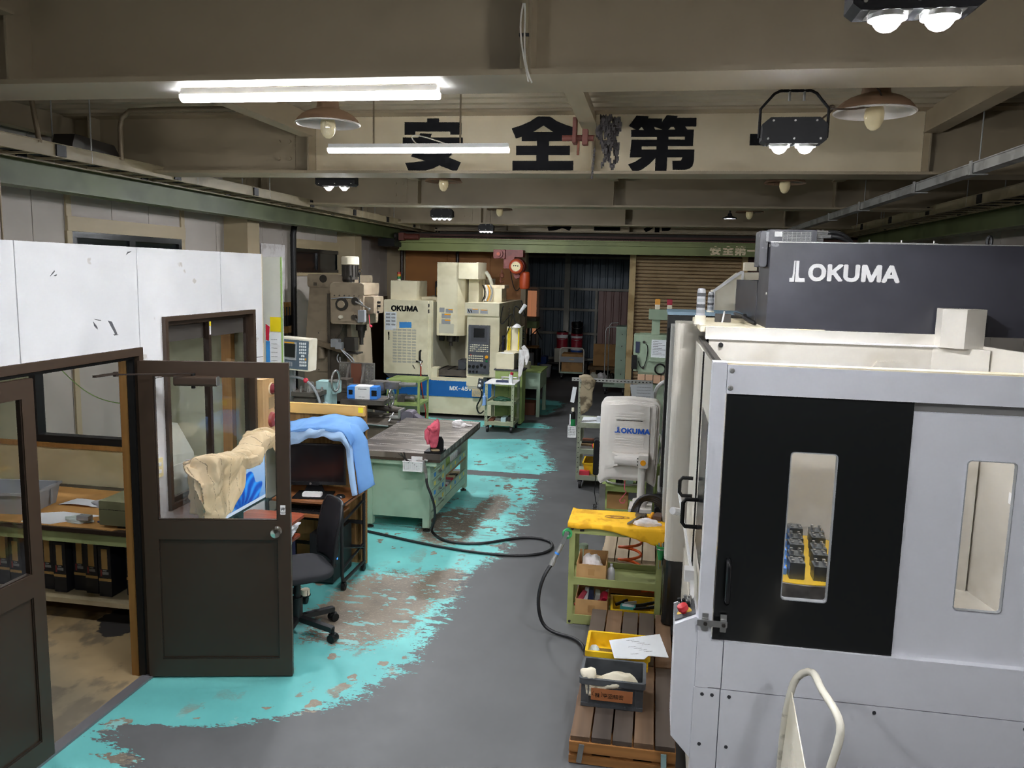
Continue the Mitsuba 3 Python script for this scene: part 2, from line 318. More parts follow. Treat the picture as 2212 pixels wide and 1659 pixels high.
for i, (y0, y1, z0, z1) in enumerate((W1, W2)):
    w = struct(f'window_{i+1}', MB().box(-5.62, -5.52, y0-.07, y1+.07, z1, z1+.14, .01).box(-5.62, -5.53, y0-.07, y0, 0 if i == 0 else z0, 3.4, .006).box(-5.62, -5.53, y1, y1+.07, 0 if i == 0 else z0, 3.4, .006).box(-5.62, -5.52, y0, y1, z0-.05, z0, .006), 'm_walltrim', label='dark sliding window with tan trim high in the left wall, '+('near one above the office' if i == 0 else 'far one behind the milling machine'), cat='window')
    ym = (y0+y1)/2
    part(w, 'frame', MB().box(-5.58, -5.53, y0, y1, z1-.06, z1, .004).box(-5.58, -5.53, y0, y1, z0, z0+.05, .004).box(-5.58, -5.53, y0, y0+.06, z0, z1, .004).box(-5.58, -5.53, y1-.06, y1, z0, z1, .004).box(-5.585, -5.535, ym-.05, ym+.05, z0, z1, .004), 'm_blackgloss', label='dark window frame')
    for a, b, x in ((y0+.06, ym-.05, -5.56), (ym+.05, y1-.06, -5.57)): part(w, 'pane', MB().box(x-.004, x, a, b, z0+.05, z1-.06), 'm_nightglass')
mat('browndado', worn('#564835', '#43382a', 2), .7)
part('wall_left', 'dado_board', MB().box(-5.55, -5.53, 12.75, 16.25, 0, 2.0), 'm_browndado')
# columns of the left wall, right wall with its panels
for i, yc in enumerate((3.5, 9.95, 13.75)):
    struct('column_left', MB().box(-5.55, -5.22, yc-.16, yc+.16, 0, 3.86, .01), 'm_walltrim', label='tan steel column standing against the left wall', cat='column')
k = 'wall_right'
struct(k, MB().box(4.15, 4.3, -9, 16.4, 0, 3.9), 'm_gap', label='dim panelled wall behind the large white machine', cat='wall')
for i in range(27): part(k, 'panel', MB().box(4.10, 4.15, -8.52+.92*i+.004, -8.52+.92*(i+1)-.004, 0, 3.86, .004), 'm_wallpanel')
struct('wall_rear', MB().box(-5.75, 4.3, -9.15, -9.0, 0, 3.9), mat('rearwall', '#6b655c', .7), label='plain wall behind the camera', cat='wall')
# far wall: boards, opening to the annex, roller shutter
k = 'wall_far'
struct(k, MB().box(-5.75, -2.62, 16.32, 16.42, 0, 3.9).box(1.66, 4.3, 16.32, 16.42, 0, 3.9).box(-2.62, 1.66, 16.32, 16.42, 3.12, 3.9), 'm_gap', label='ochre board wall behind the old machining centre', cat='wall')
for a, b in ((-5.75, -5.15), (-5.15, -4.25), (-4.25, -3.35), (-3.35, -2.68)):
    part(k, 'board', MB().box(a+.003, b-.003, 16.28, 16.32, 0, 3.25, .003), 'm_orangewall' if a > -5.5 else 'm_walltrim')
part(k, 'lintel', MB().box(-5.15, 4.1, 16.2, 16.3, 3.0, 3.3, .01), mat('redbrown', '#4a2b20', .6))
part(k, 'side_board', MB().box(1.72, 4.1, 16.26, 16.32, 0, 3.1, .004), 'm_redbrown')
for a in (-5.2, -4.02): part(k, 'pipe', MB().cyl((a, 16.2, 0), (a, 16.2, 3.2), .035, n=10), 'm_bronzedark')
struct('trim_1', MB().box(-2.68, -2.58, 16.15, 16.42, 0, 3.2, .006), 'm_walltrim', label='cream post at the left edge of the annex opening', cat='post')
sh = struct('door_1', MB().box(-.52, -.40, 16.12, 16.40, 0, 3.15, .008).box(1.62, 1.72, 16.12, 16.40, 0, 3.15, .008), 'm_shutterpost', label='ochre roller shutter right of the annex opening', cat='door')
z = 0.0
while z < 3.1:
    part(sh, 'slat', MB().prism([(16.30, z), (16.245, z+.012), (16.235, z+.035), (16.245, z+.058), (16.30, z+.066)], 'yz', -.41, 1.63), 'm_shutter'); z += .07
# annex beyond the opening
struct('wall_annex_left', MB().box(-4.7, -4.6, 16.4, 21.4, 0, 3.9), 'm_corrug', label='dark wall of the annex', cat='wall')
struct('wall_annex_right', MB().box(1.7, 1.8, 16.4, 21.4, 0, 3.9), 'm_corrug', label='dark wall of the annex', cat='wall')
struct('ceiling_annex', MB().box(-4.7, 1.8, 16.4, 21.5, 3.9, 4.0), 'm_gap', label='roof of the annex', cat='ceiling')
pr = []; x = -4.6
while x < 1.7:
    pr += [(x, 21.28), (x+.09, 21.28), (x+.11, 21.22), (x+.15, 21.22), (x+.17, 21.28)]; x += .2
wa = struct('wall_annex', MB().prism(pr+[(1.8, 21.28), (1.8, 21.32), (-4.6, 21.32)], 'xy', 0, 3.9), 'm_corrug', label='dark blue grey corrugated back wall of the annex', cat='wall')
for z in (.32, 1.0, 1.62, 2.16, 2.98): part(wa, 'girt', MB().box(-4.6, 1.7, 21.10, 21.2, z-.03, z+.03, .005), 'm_annexsteel')
for x in (-2.27,): part(wa, 'post', MB().box(x-.07, x+.07, 21.02, 21.2, 0, 3.9, .008), 'm_annexsteel')
for x in (-3.02, -1.5): part(wa, 'stud', MB().box(x-.03, x+.03, 21.05, 21.18, .3, 2.16, .005), 'm_annexsteel')
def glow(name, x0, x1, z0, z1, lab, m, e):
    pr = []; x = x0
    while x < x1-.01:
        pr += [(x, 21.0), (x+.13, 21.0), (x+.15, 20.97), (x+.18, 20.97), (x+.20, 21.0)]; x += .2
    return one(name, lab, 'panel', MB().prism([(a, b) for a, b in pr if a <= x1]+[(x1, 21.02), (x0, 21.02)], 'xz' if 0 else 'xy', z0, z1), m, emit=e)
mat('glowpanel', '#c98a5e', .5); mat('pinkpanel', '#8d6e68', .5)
glow('translucent_panel', -3.55, -3.06, .96, 2.09, 'glowing orange corrugated translucent panel in the annex behind the drill press', 'm_glowpanel', (.24, .10, .05))  # weak emission stands in for light coming from outside
glow('translucent_panel', -1.44, -.35, .45, 2.12, 'dull pink corrugated sheet on the annex wall beside the shutter post', 'm_pinkpanel', None)

# ------------------------------------------------------------------ overhead steel
for i, (yw, l) in enumerate(((.3, 'above and behind the camera'), (3.54, 'nearest in view'), (6.8, 'with large black lettering'), (10.02, 'third in view'), (13.72, 'fourth in view'), (16.1, 'far one above the shutter with lettering'))):
    g = struct('girder', MB().box(-5.55, 4.1, yw-.01, yw+.01, 3.37, 3.86), 'm_girder', label='cream steel roof girder, '+l, cat='girder')
    part(g, 'bottom_flange', MB().box(-5.55, 4.1, yw-.17, yw+.17, 3.35, 3.372, .004), 'm_girder')
    part(g, 'top_flange', MB().box(-5.55, 4.1, yw-.17, yw+.17, 3.838, 3.858, .004), 'm_girder')
    for x in (-5.05, -2.97, -.55, 1.97): part(g, 'stiffener', MB().box(x-.006, x+.006, yw-.16, yw+.16, 3.372, 3.838), 'm_girder')
    if i in (2, 3, 4):
        for x0 in (-3.25, ):
            part(g, 'splice_plate', MB().box(x0-.1, x0+.1, yw-.02, yw+.02, 3.4, 3.8, .003), 'm_girder')
            for bx in (-.05, .05):
                for bz in (.12, .26, .40): part(g, 'bolt', MB().cyl((x0+bx, yw-.018, 3.37+bz), (x0+bx, yw-.04, 3.37+bz), .019, n=6), 'm_girder')
    if i < 5:
        for x in (-5.3, -2.97, -.55, 1.97):
            y1 = (3.54, 6.8, 10.02, 13.72, 16.1)[i]
            b = struct('secondary_beam', MB().box(x-.006, x+.006, yw+.02, y1-.02, 3.66, 3.85), 'm_girder', label='shallow cream beam spanning between two girders under the deck', cat='beam')
            part(b, 'flange', MB().box(x-.06, x+.06, yw+.17, y1-.17, 3.65, 3.662, .002), 'm_girder')
KANJI = {'an': ([[(-250, 400), (-53, 398), (-53, 429), (50, 429), (50, 397), (245, 395), (246, 295), (149, 296), (149, 321), (-156, 323), (-156, 296), (-250, 296)], [(-266, 275), (257, 272), (259, 197), (-266, 199)], [(-114, 308), (-11, 304), (-80, 134), (-181, 125)], [(-181, 138), (162, 138), (140, 109), (245, 69), (205, -11), (56, 45), (-1, 17), (-93, -5), (-208, -16), (-243, 64), (-158, 71), (-70, 82), (-191, 118)], [(61, 198), (180, 197), (160, 125), (26, 125)]], []), 'zen': ([[(-49, 436), (52, 435), (114, 395), (193, 365), (266, 344), (244, 257), (183, 274), (182, 239), (49, 239), (51, 202), (224, 202), (226, 127), (48, 128), (50, 81), (256, 81), (258, 4), (-250, 3), (-252, 82), (-51, 81), (-52, 128), (-222, 128), (-224, 203), (-49, 203), (-50, 240), (-178, 240), (-179, 276), (-227, 261), (-265, 343), (-190, 365), (-112, 397)]], [[(1, 364), (82, 313), (-84, 314)]]), 'dai': ([[(-236, 436), (-138, 429), (-145, 413), (-32, 410), (-32, 384), (4, 438), (89, 429), (84, 415), (238, 414), (239, 347), (153, 348), (170, 324), (222, 323), (221, 195), (24, 196), (26, 170), (234, 169), (235, 81), (226, 40), (203, 20), (170, 11), (71, 11), (65, 81), (133, 83), (142, 108), (23, 108), (22, -15), (-69, -15), (-71, 102), (-115, 56), (-171, 15), (-237, -16), (-288, 52), (-233, 73), (-180, 108), (-277, 108), (-268, 248), (-65, 247), (-66, 268), (-272, 269), (-274, 323), (-236, 326), (-294, 355)]], [[(-215, 324), (-191, 348), (-173, 323)], [(-85, 325), (-91, 347), (-23, 325)], [(22, 325), (42, 346), (64, 346), (76, 324)], [(25, 269), (154, 269), (155, 247), (26, 248)], [(-185, 195), (-67, 194), (-66, 170), (-184, 170)]]), 'ichi': ([[(-267, 288), (257, 285), (264, 198), (-266, 200)]], [])}
def kanji(mb, key, o, s=1.0, right=(1, 0, 0), depth=.003, up=(0, 0, 1)):
    a, h = KANJI[key]; P = unary_union([Polygon(p).buffer(0) for p in a])
    for q in h: P = P.difference(Polygon(q))
    R, U = np.array(right, float), np.array(up, float); N = np.cross(R, U)
    for g in getattr(P, 'geoms', [P]):
        m = trimesh.creation.extrude_polygon(g, depth*1000/s, engine='earcut'); v = np.array(m.vertices)*s/1000
        mb.add(np.array(o)+v[:, :1]*R+v[:, 1:2]*U+v[:, 2:]*N, m.faces)
    return mb
G2, G5 = 'girder_002', 'girder_005'
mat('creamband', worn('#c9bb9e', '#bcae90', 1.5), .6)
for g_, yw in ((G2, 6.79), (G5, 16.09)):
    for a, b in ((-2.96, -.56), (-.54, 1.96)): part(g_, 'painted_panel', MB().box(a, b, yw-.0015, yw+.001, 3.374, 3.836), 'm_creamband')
for q, x in (('an', -1.91), ('zen', -.972), ('dai', .02), ('ichi', .945)):
    part(G2, 'lettering', kanji(MB(), q, (x, 6.788, 3.39)), 'm_ink')
    part(G5, 'lettering', kanji(MB(), q, (x-.02, 16.088, 3.40)), 'm_ink')
# ------------------------------------------------------------------ lamps
def em(L): return [L*c for c in LAMP_RGB]
def batten(label, x0, x1, y, zc, group=None, L=None, rods=None):
    t = thing('led_batten', label, 'lamp', group=group)
    part(t, 'housing', MB().prism([(y-.033, zc+.005), (y+.033, zc+.005), (y+.022, zc+.035), (y-.022, zc+.035)], 'yz', x0, x1), mat('white', '#e9e9e9', .4) if 'm_white' not in scene else 'm_white')
    pf = [(y-.034, zc+.006)]+[(y+.034*math.sin(a), zc-.026*math.cos(a)) for a in np.linspace(-1.4, 1.4, 13)]+[(y+.034, zc+.006)]
    part(t, 'diffuser', MB().prism(pf, 'yz', x0-.004, x1+.004), 'm_lens', 30, emit=em(TUBE if L is None else L))
    for x in (rods or ()): part(t, 'hanger_rod', MB().cyl((x, y, zc+.035), (x, y, 3.86), .006, n=8), 'm_rod')
    return t
batten('long white glowing batten lamp under the nearest girder', -2.19, -.975, 3.54, 3.318)
b2 = batten('glowing batten lamp hung on two rods in front of the black lettering', -2.235, -.995, 5.35, 3.352, rods=(-1.92, -1.32))
part(b2, 'cable', MB().tube(spline([(-1.62, 5.37, 3.385), (-1.66, 5.38, 3.44), (-1.55, 5.38, 3.43), (-1.42, 5.37, 3.388)], 20), .004, 6), mat('wirewhite', '#cfcac0', .5))

batten('unseen batten lamp added to light the office behind the partition', -4.7, -3.5, 4.1, 2.50, rods=(-4.5, -3.7), L=TUBE*.45)  # unseen lamp added to brighten the office interior
def flood(label, xc, y, z0, w=.285, nl=2, tilt=0., ztop=3.40, L=None, bracket=True):
    t = thing('flood_light', label, 'lamp', (xc, y, z0))
    h = .115; hw = w/2
    part(t, 'body', MB().prism([(-hw, .015), (-hw+.02, 0), (hw-.02, 0), (hw, .015), (hw, h-.03), (hw-.035, h), (-hw+.035, h), (-hw, h-.03)], 'xz', -.05, .05), 'm_lampblack')
    for sx in (-.88, 0, .88):
        for zz in (.02, h-.015): part(t, 'screw', MB().cyl((sx*(hw-.012 if zz < .05 else hw-.035), -.05, zz), (sx*(hw-.012 if zz < .05 else hw-.035), -.054, zz), .005, n=8), 'm_steel')
    for i in range(nl):
        cx = (i-(nl-1)/2)*(w*.40 if nl == 2 else w*.9/nl); r = .036 if nl == 2 else w*.36/nl
        part(t, 'reflector', MB().lathe([(r*1.25, -.002), (r*1.28, .01), (r*.6, .02)], (cx, -.01, -.012), n=18).box(cx-r*1.35, cx+r*1.35, -.045, .03, -.003, .004), 'm_steel', 30)
        m = trimesh.creation.uv_sphere(1.0, count=[10, 16]); v = np.array(m.vertices); v[:, 2] = np.where(v[:, 2] > 0, 0, v[:, 2])
        part(t, 'lens', MB().add(np.array([cx, -.008, -.006])+v*np.array([r, r*.95, r*1.05]), m.faces), 'm_lens', True, emit=em(FLOOD if L is None else L))
    if not bracket:
        for sx in (-.06, .06): part(t, 'drop_rod', MB().cyl((sx, 0, h), (sx, 0, 3.86-z0), .006, n=6), 'm_rod')
    if bracket:
        zt = ztop-z0
        part(t, 'bracket', MB().tube([(-hw-.008, 0, .03), (-hw-.008, 0, zt-.08), (-hw+.05, 0, zt-.012), (-hw+.075, 0, zt), (hw-.075, 0, zt), (hw-.05, 0, zt-.012), (hw+.008, 0, zt-.08), (hw+.008, 0, .03)], .007, 6), 'm_black')
        for sx in (-.025, .04): part(t, 'hanger_bolt', MB().cyl((sx, 0, zt-.045), (sx, 0, zt+.05), .006, n=8), 'm_galv')
        part(t, 'cable', MB().tube(spline([(hw-.02, .02, h), (hw+.02, .02, h+.06), (hw+.012, .01, zt-.07), (hw+.10, .02, zt-.08), (hw+.21, .03, zt+.02)], 24), .0045, 6), 'm_bronze')
    return t
flood('black two-lens flood light on a bent bracket before the black lettering', .59, 4.0, 3.165, ztop=3.405, L=FLOOD*1.6)
flood('black two-lens flood light at the top right corner of the view', .585, 2.2, 3.195, w=.30, bracket=False)
flood('added unseen flood light above and left of the camera', -1.5, .9, 3.19, w=.30, L=FLOOD*.7, bracket=False)  # unseen flood added to throw light on the partition
flood('added unseen flood light above and right of the camera', 1.6, .5, 3.19, w=.30, L=FLOOD*.7, bracket=False)  # unseen flood added behind the camera for the near surfaces
flood('black two-lens flood light glowing under the lettered girder on the left', -2.94, 7.2, 3.30, w=.38, L=FLOOD*1.4, bracket=False)
flood('black flood light under the third girder above the crane rail end', -2.82, 10.5, 3.245, w=.30, nl=4, L=FLOOD*2.4, bracket=False)
flood('small glowing flood light above the green crane bridge', -2.83, 13.38, 3.225, w=.26, nl=4, L=FLOOD*.45, bracket=False)
t = thing('flood_light', 'small round hanging lamp under the third girder above the dark machine', 'lamp', (.86, 10.42, 3.28))
part(t, 'body', MB().lathe([(.001, .06), (.02, .055), (.03, .02), (.085, .005), (.085, -.012), (.001, -.012)], n=20), 'm_lampblack', 30)
part(t, 'stem', MB().cyl((0, 0, .05), (0, 0, .58), .010, n=8), 'm_black')
part(t, 'lens', MB().lathe([(.07, -.013), (.06, -.022), (.001, -.024)], n=20), 'm_lens', 30, emit=em(FLOOD*.5))
# the strut that carries flood light and shade
s = struct('trim_2', MB().box(-.5, 1.62, 3.99, 4.03, 3.44, 3.48, .004), 'm_galv', label='galvanised channel carrying the flood light', cat='channel')
part(s, 'slot', MB().box(-.5, 1.6, 3.988, 3.992, 3.453, 3.467), 'm_black')
for x in (-.3, .55, 1.5): part(s, 'drop_rod', MB().cyl((x, 4.01, 3.48), (x, 4.01, 3.86), .006, n=8), 'm_rod')

def shade(label, x, y, zr, r, dirx=0, full=True, group=None):
    t = thing('pendant_shade', label, 'lamp', (x, y, zr), group=group)
    s = r/.18
    if full:
        pr = [(r, 0), (r*.99, .008*s), (r*.93, .024*s), (r*.82, .044*s), (r*.66, .062*s), (r*.50, .073*s), (r*.39, .078*s), (r*.36, .083*s), (r*.32, .135*s), (r*.27, .150*s), (r*.12, .158*s), (.012, .16*s)]
        part(t, 'shade', MB().lathe(pr, n=40), 'm_lampshade', 40)
        part(t, 'lining', MB().lathe([(.012, .10*s)]+[(a*.985, b-.006*s) for a, b in pr[:8]][::-1]+[(r*1.0, -.001)], n=40), 'm_shadein', 40)
        part(t, 'rim', MB().tube([(r*math.cos(a), r*math.sin(a), 0) for a in np.linspace(0, 2*math.pi, 40, endpoint=False)], .004, 6, closed=True), 'm_shadein', True)
        part(t, 'stem', MB().cyl((0, 0, .15*s), (0, 0, 3.86-zr), .013, n=10), 'm_rod')
    else:
        part(t, 'shade', MB().lathe([(r, 0), (r*.8, .05), (r*.4, .08), (r*.3, .1), (.01, .13)], n=28), 'm_lampshade', 40)
        part(t, 'stem', MB().cyl((0, 0, .12), (0, 0, 3.86-zr), .013, n=8), 'm_rod')
    b = [(.001, -.098), (.014, -.096), (.031, -.082), (.045, -.055), (.05, -.022), (.047, .01), (.037, .04), (.026, .07), (.02, .095)]
    part(t, 'bulb', MB().lathe([(p*.9, q*.85) for p, q in b], (0, 0, 0), n=28), 'm_bulb', True)
    return t
shade('brown enamel pendant shade with unlit bulb left, over the hung batten', -1.93, 4.6, 3.385, .185)
shade('brown enamel pendant shade with unlit bulb right, beside the flood light', .985, 4.2, 3.343, .183)
for x, y in ((-1.93, 7.22), (1.03, 7.22), (-2.03, 10.4), (1.09, 10.4)):
    shade('unlit bulb in a shade half hidden behind the '+('lettered' if y < 8 else 'third')+' girder, '+('left' if x < 0 else 'right')+' one', x, y, 3.345, .17, full=False)

# ------------------------------------------------------------------ crane runway, bridge and hoist
def ibeam(x0, z0, z1, w, y0, y1, axis=0):
    t = .012
    pts = [(x0-w/2, z0), (x0+w/2, z0), (x0+w/2, z0+t), (x0+.006, z0+t), (x0+.006, z1-t), (x0+w/2, z1-t), (x0+w/2, z1), (x0-w/2, z1), (x0-w/2, z1-t), (x0-.006, z1-t), (x0-.006, z0+t), (x0-w/2, z0+t)]
    return MB().prism(pts, 'xz', y0, y1)
rl = one('crane_rail', 'green steel crane runway beam along the left wall', 'crane rail', ibeam(-4.98, 3.13, 3.36, .2, -2, 15.35), 'm_railgreen')
one('crane_rail', 'green steel crane runway beam in the dark along the right wall', 'crane rail', ibeam(3.5, 3.11, 3.33, .2, -2, 15.35), 'm_railgreen')
for x in (-5.2, 3.75):
    for yb in (3.5, 9.95, 13.75): struct('rail_bracket', MB().box(min(x, x+.2)-.06, max(x, x+.2), yb-.08, yb+.08, 3.2, 3.3), 'm_railgreen')
t = thing('crane_bridge', 'green travelling crane bridge with cream lettering across the far end', 'crane')
part(t, 'girder', MB().box(-4.86, 3.38, 14.97, 15.0, 2.935, 3.15).box(-4.86, 3.38, 14.90, 15.07, 2.92, 2.937, .003).box(-4.86, 3.38, 14.86, 15.11, 3.07, 3.085, .003).box(-4.86, 3.38, 14.9, 15.07, 3.14, 3.16, .003), 'm_bridge')
for q, x in (('an', 1.02), ('zen', 1.24), ('dai', 1.46), ('ichi', 1.66)): part(t, 'lettering', kanji(MB(), q, (x, 14.968, 2.945), .36 if q != 'ichi' else .34), 'm_bridge_txt')
for x in (-4.98, 3.5):
    e = part(t, 'end_truck', MB().box(x-.16, x+.16, 14.55, 15.45, 2.98, 3.125, .02), 'm_black')
    for yy in (14.75, 15.25): part(e, 'wheel', MB().cyl((x+.105, yy, 3.18), (x+.15, yy, 3.18), .06), 'm_darkmetal')
part(t, 'drive_motor', MB().cyl((-4.72, 14.8, 3.17), (-4.42, 14.8, 3.17), .055).box(-4.80, -4.7, 14.73, 14.87, 3.10, 3.24, .01), mat('rustred', '#562a20', .6))
part(t, 'conductor_line', MB().cyl((-4.3, 15.12, 3.2), (3.4, 15.12, 3.2), .008, n=6), 'm_black')
mat('hoistpink', worn('#7f3a34', '#6c2f2a', 9), .5); mat('hoistorange', '#a8431f', .45); mat('cream2', '#e8dcae', .5)
t = thing('chain_hoist', 'red and orange electric chain hoist hanging under the green crane bridge', 'hoist', (-2.72, 14.75, 0))
part(t, 'trolley', MB().box(-.22, .30, -.02, .22, 2.83, 2.96, .012).box(-.24, -.02, -.1, .1, 2.80, 2.96, .02).box(-.06, .14, -.02, .12, 2.62, 2.84, .012), 'm_hoistpink')
part(t, 'travel_motor', MB().cyl((-.13, -.16, 2.88), (-.13, -.08, 2.88), .075, n=18).cyl((-.13, -.2, 2.88), (-.13, -.16, 2.88), .045, n=14), 'm_hoistpink', 30)
part(t, 'travel_motor_cap', MB().cyl((-.13, -.205, 2.88), (-.13, -.2, 2.88), .03, n=14), 'm_hoistorange')
part(t, 'gearcase', MB().lathe([(.001, -.02), (.11, -.02), (.145, .0), (.15, .05), (.15, .22), (.12, .25), (.001, .25)], (.20, -.10, 2.66), (0, 1, 0), n=22), 'm_hoistpink', 30)
hb = part(t, 'cover', MB().lathe([(.001, 0), (.10, 0), (.128, .02), (.132, .07), (.001, .07)], (.20, -.19, 2.66), (0, 1, 0), n=24), 'm_hoistorange', 30)
part(hb, 'badge', MB().cyl((.20, -.192, 2.66), (.20, -.197, 2.66), .085, n=24), 'm_cream2')
part(hb, 'badge_mark', MB().box(.150, .172, -.199, -.197, 2.662, 2.678).box(.188, .210, -.199, -.197, 2.662, 2.682).box(.226, .248, -.199, -.197, 2.662, 2.678), 'm_black')
part(t, 'arm', MB().bar((.12, .0, 2.66), (.22, .0, 2.45), .12, .1, .02), 'm_hoistpink')
part(t, 'chain_bag', MB().lathe([(.001, 0), (.07, 0), (.095, .03), (.10, .2), (.09, .30), (.06, .32)], (.34, 0, 2.25), n=16).xf(None), 'm_hoistorange', 40)
part(t, 'hook_block', MB().lathe([(.01, 0), (.04, .02), (.045, .07), (.02, .1), (.012, .16)], (-.09, 0, 2.44), n=12), mat('rust', '#6b3f2c', .7), 30)
part(t, 'hook', MB().tube([(-.09+.035*math.cos(a), 0, 2.40+.035*math.sin(a)) for a in np.radians(np.linspace(90, 350, 12))], .011, 6), 'm_rust', True)
part(t, 'pendant_cable', MB().tube(spline([(.06, .02, 2.62), (.1, .02, 2.4), (.2, .02, 2.22), (.26, .02, 2.3), (.27, .02, 2.45)], 24), .008, 6), 'm_black')
part(t, 'load_chain', MB().cyl((-.11, 0, 2.35), (-.11, 0, 2.45), .012, n=6), 'm_rust')
# hand chain block on the middle beam next to the big lettering
mat('chainblack', '#1d1512', .5)
t = thing('chain_block', 'hand chain hoist with gathered black chain on the middle beam by the lettering', 'hoist', (-.55, 6.1, 0))
part(t, 'trolley_plate', MB().box(-.10, -.075, -.06, .06, 3.50, 3.68, .004).box(-.03, .01, -.04, .04, 3.49, 3.60, .01), 'm_rustred')
part(t, 'axle', MB().cyl((-.18, 0, 3.54), (.05, 0, 3.54), .022, n=12).cyl((-.1, 0, 3.54), (-.08, 0, 3.54), .04, n=12), 'm_rustred')
part(t, 'pin', MB().cyl((-.06, 0, 3.42), (-.06, 0, 3.56), .01, n=8), 'm_rust')
ch = MB()
for i in range(13):
    cx, L, ph = .09+.012*(i % 5)+.008*i, .10+.035*((i*7) % 5), i*.7
    n = int(10+L*60); pts = [(cx+.03*math.sin(ph+k*.4)*(.5 if k > n/2 else 1), .03*math.cos(ph+k*.9)+.01*i, 3.70-L*1.6*k/n) for k in range(n)]
    for k in range(n-1):
        c = (np.array(pts[k])+np.array(pts[k+1]))/2
        ch.rbox(c, (.024, .010, .030) if k % 2 else (.010, .024, .030), None, .003)
for k in range(14): ch.rbox((.06-.001*k, .02, 3.47-.016*k), (.016, .006, .022) if k % 2 else (.006, .016, .022), None, .002)
part(t, 'chain', ch, 'm_chainblack', kind='stuff')

# ------------------------------------------------------------------ cable ladders, conduits
def ladder(label, x, w, z, y0, y1, seg):
    t = thing('cable_ladder', label, 'cable tray')
    y = y0
    while y < y1:
        e = min(y+seg, y1)
        for sx in (x-w/2, x+w/2):
            part(t, 'side_rail', MB().box(sx-.004, sx+.004, y+.004, e-.004, z-.10, z).box(sx-.014, sx+.014, y+.004, e-.004, z-.006, z).box(sx-.014, sx+.014, y+.004, e-.004, z-.10, z-.094), 'm_tray')
            part(t, 'joint_plate', MB().box(sx-.018, sx+.018, e-.05, e+.05, z-.092, z-.008, .003), 'm_black')
        y = e
    y = y0+.15
    while y < y1: part(t, 'rung', MB().box(x-w/2, x+w/2, y-.02, y+.02, z-.09, z-.075), 'm_tray'); y += .3
    y = y0+.35
    while y < y1:
        for sx in (x-w/2, x+w/2): part(t, 'drop_rod', MB().cyl((sx, y, z-.1), (sx, y, 3.86), .006, n=6), 'm_galv')
        y += 1.5
    cab = MB()
    for i in range(6): cab.cyl((x-w/2+.06+i*.05, y0, z-.055), (x-w/2+.06+i*.05, y1, z-.055), .018, n=8)
    part(t, 'cables', cab, 'm_black', kind='stuff')
    return t
ladder('cream cable ladder on rods along the left crane rail', -4.60, .34, 3.42, 1.0, 16.2, 1.5)
ladder('cable ladder in the dark along the right crane rail', 3.18, .34, 3.40, 1.0, 16.2, 1.5)
k = one('conduit_channel', 'grey metal wiring duct running back under the girders on the right', 'conduit', MB().box(2.02, 2.10, -1, 14.3, 3.27, 3.33, .006).box(2.01, 2.11, -1, 14.3, 3.33, 3.337), 'm_galv')
for y in (2.3, 5.9, 7.1, 8.9, 10.4): part(k, 'clamp', MB().box(2.005, 2.015, y-.02, y+.02, 3.26, 3.35).box(2.005, 2.115, y-.02, y+.02, 3.258, 3.266).cyl((2.06, y, 3.34), (2.06, y, 3.86), .005, n=6), 'm_galv')
one('conduit_pipe', 'brown conduit bent from the deck down to the left cable ladder', 'conduit', MB().tube([(-3.3, 6.2, 3.80), (-4.05, 6.2, 3.80), (-4.33, 6.2, 3.79), (-4.40, 6.2, 3.74), (-4.42, 6.2, 3.66), (-4.42, 6.2, 3.40)], .022, 10), 'm_rod', True)
one('conduit_pipe', 'straight brown conduit dropping to the left cable ladder', 'conduit', MB().tube([(-4.5, 5.3, 3.86), (-4.43, 5.3, 3.40)], .018, 10), 'm_rod', True)
t = thing('ballast_box', 'dark wedge shaped ballast box on the left cable ladder', 'box', (-4.55, 5.95, 3.42))
part(t, 'case', MB().prism([(-.28, 0), (.3, 0), (.22, .09), (-.24, .11)], 'yz', -.09, .09), 'm_darkmetal')
part(t, 'lead', MB().tube(spline([(0, .28, .03), (.03, .36, .02), (.02, .45, .0)], 10), .008, 6), 'm_black')
# wiring drop on the nearest girder
t = one('cable_duct', 'white wiring duct with loose leads at the seam of the nearest girder', 'conduit', MB().box(-.585, -.555, 3.36, 3.375, 3.372, 3.84, .003), 'm_tray')
part(t, 'leads', MB().tube(spline([(-.57, 3.355, 3.62), (-.565, 3.35, 3.45), (-.55, 3.34, 3.36), (-.53, 3.34, 3.31)], 20), .004, 6).tube(spline([(-.575, 3.355, 3.62), (-.575, 3.35, 3.45), (-.555, 3.345, 3.36), (-.545, 3.345, 3.315)], 20), .004, 6), 'm_wirewhite', kind='stuff')
for z in (3.5, 3.75): part(t, 'tie', MB().box(-.59, -.55, 3.354, 3.362, z-.006, z+.006), 'm_black')
t = one('drain_pipe', 'black downpipe on the left wall beside the far window', 'pipe', MB().tube([(-5.45, 11.62, 0.3), (-5.45, 11.62, 3.05), (-5.44, 11.66, 3.2), (-5.43, 11.78, 3.3)], .045, 12), 'm_black', True)
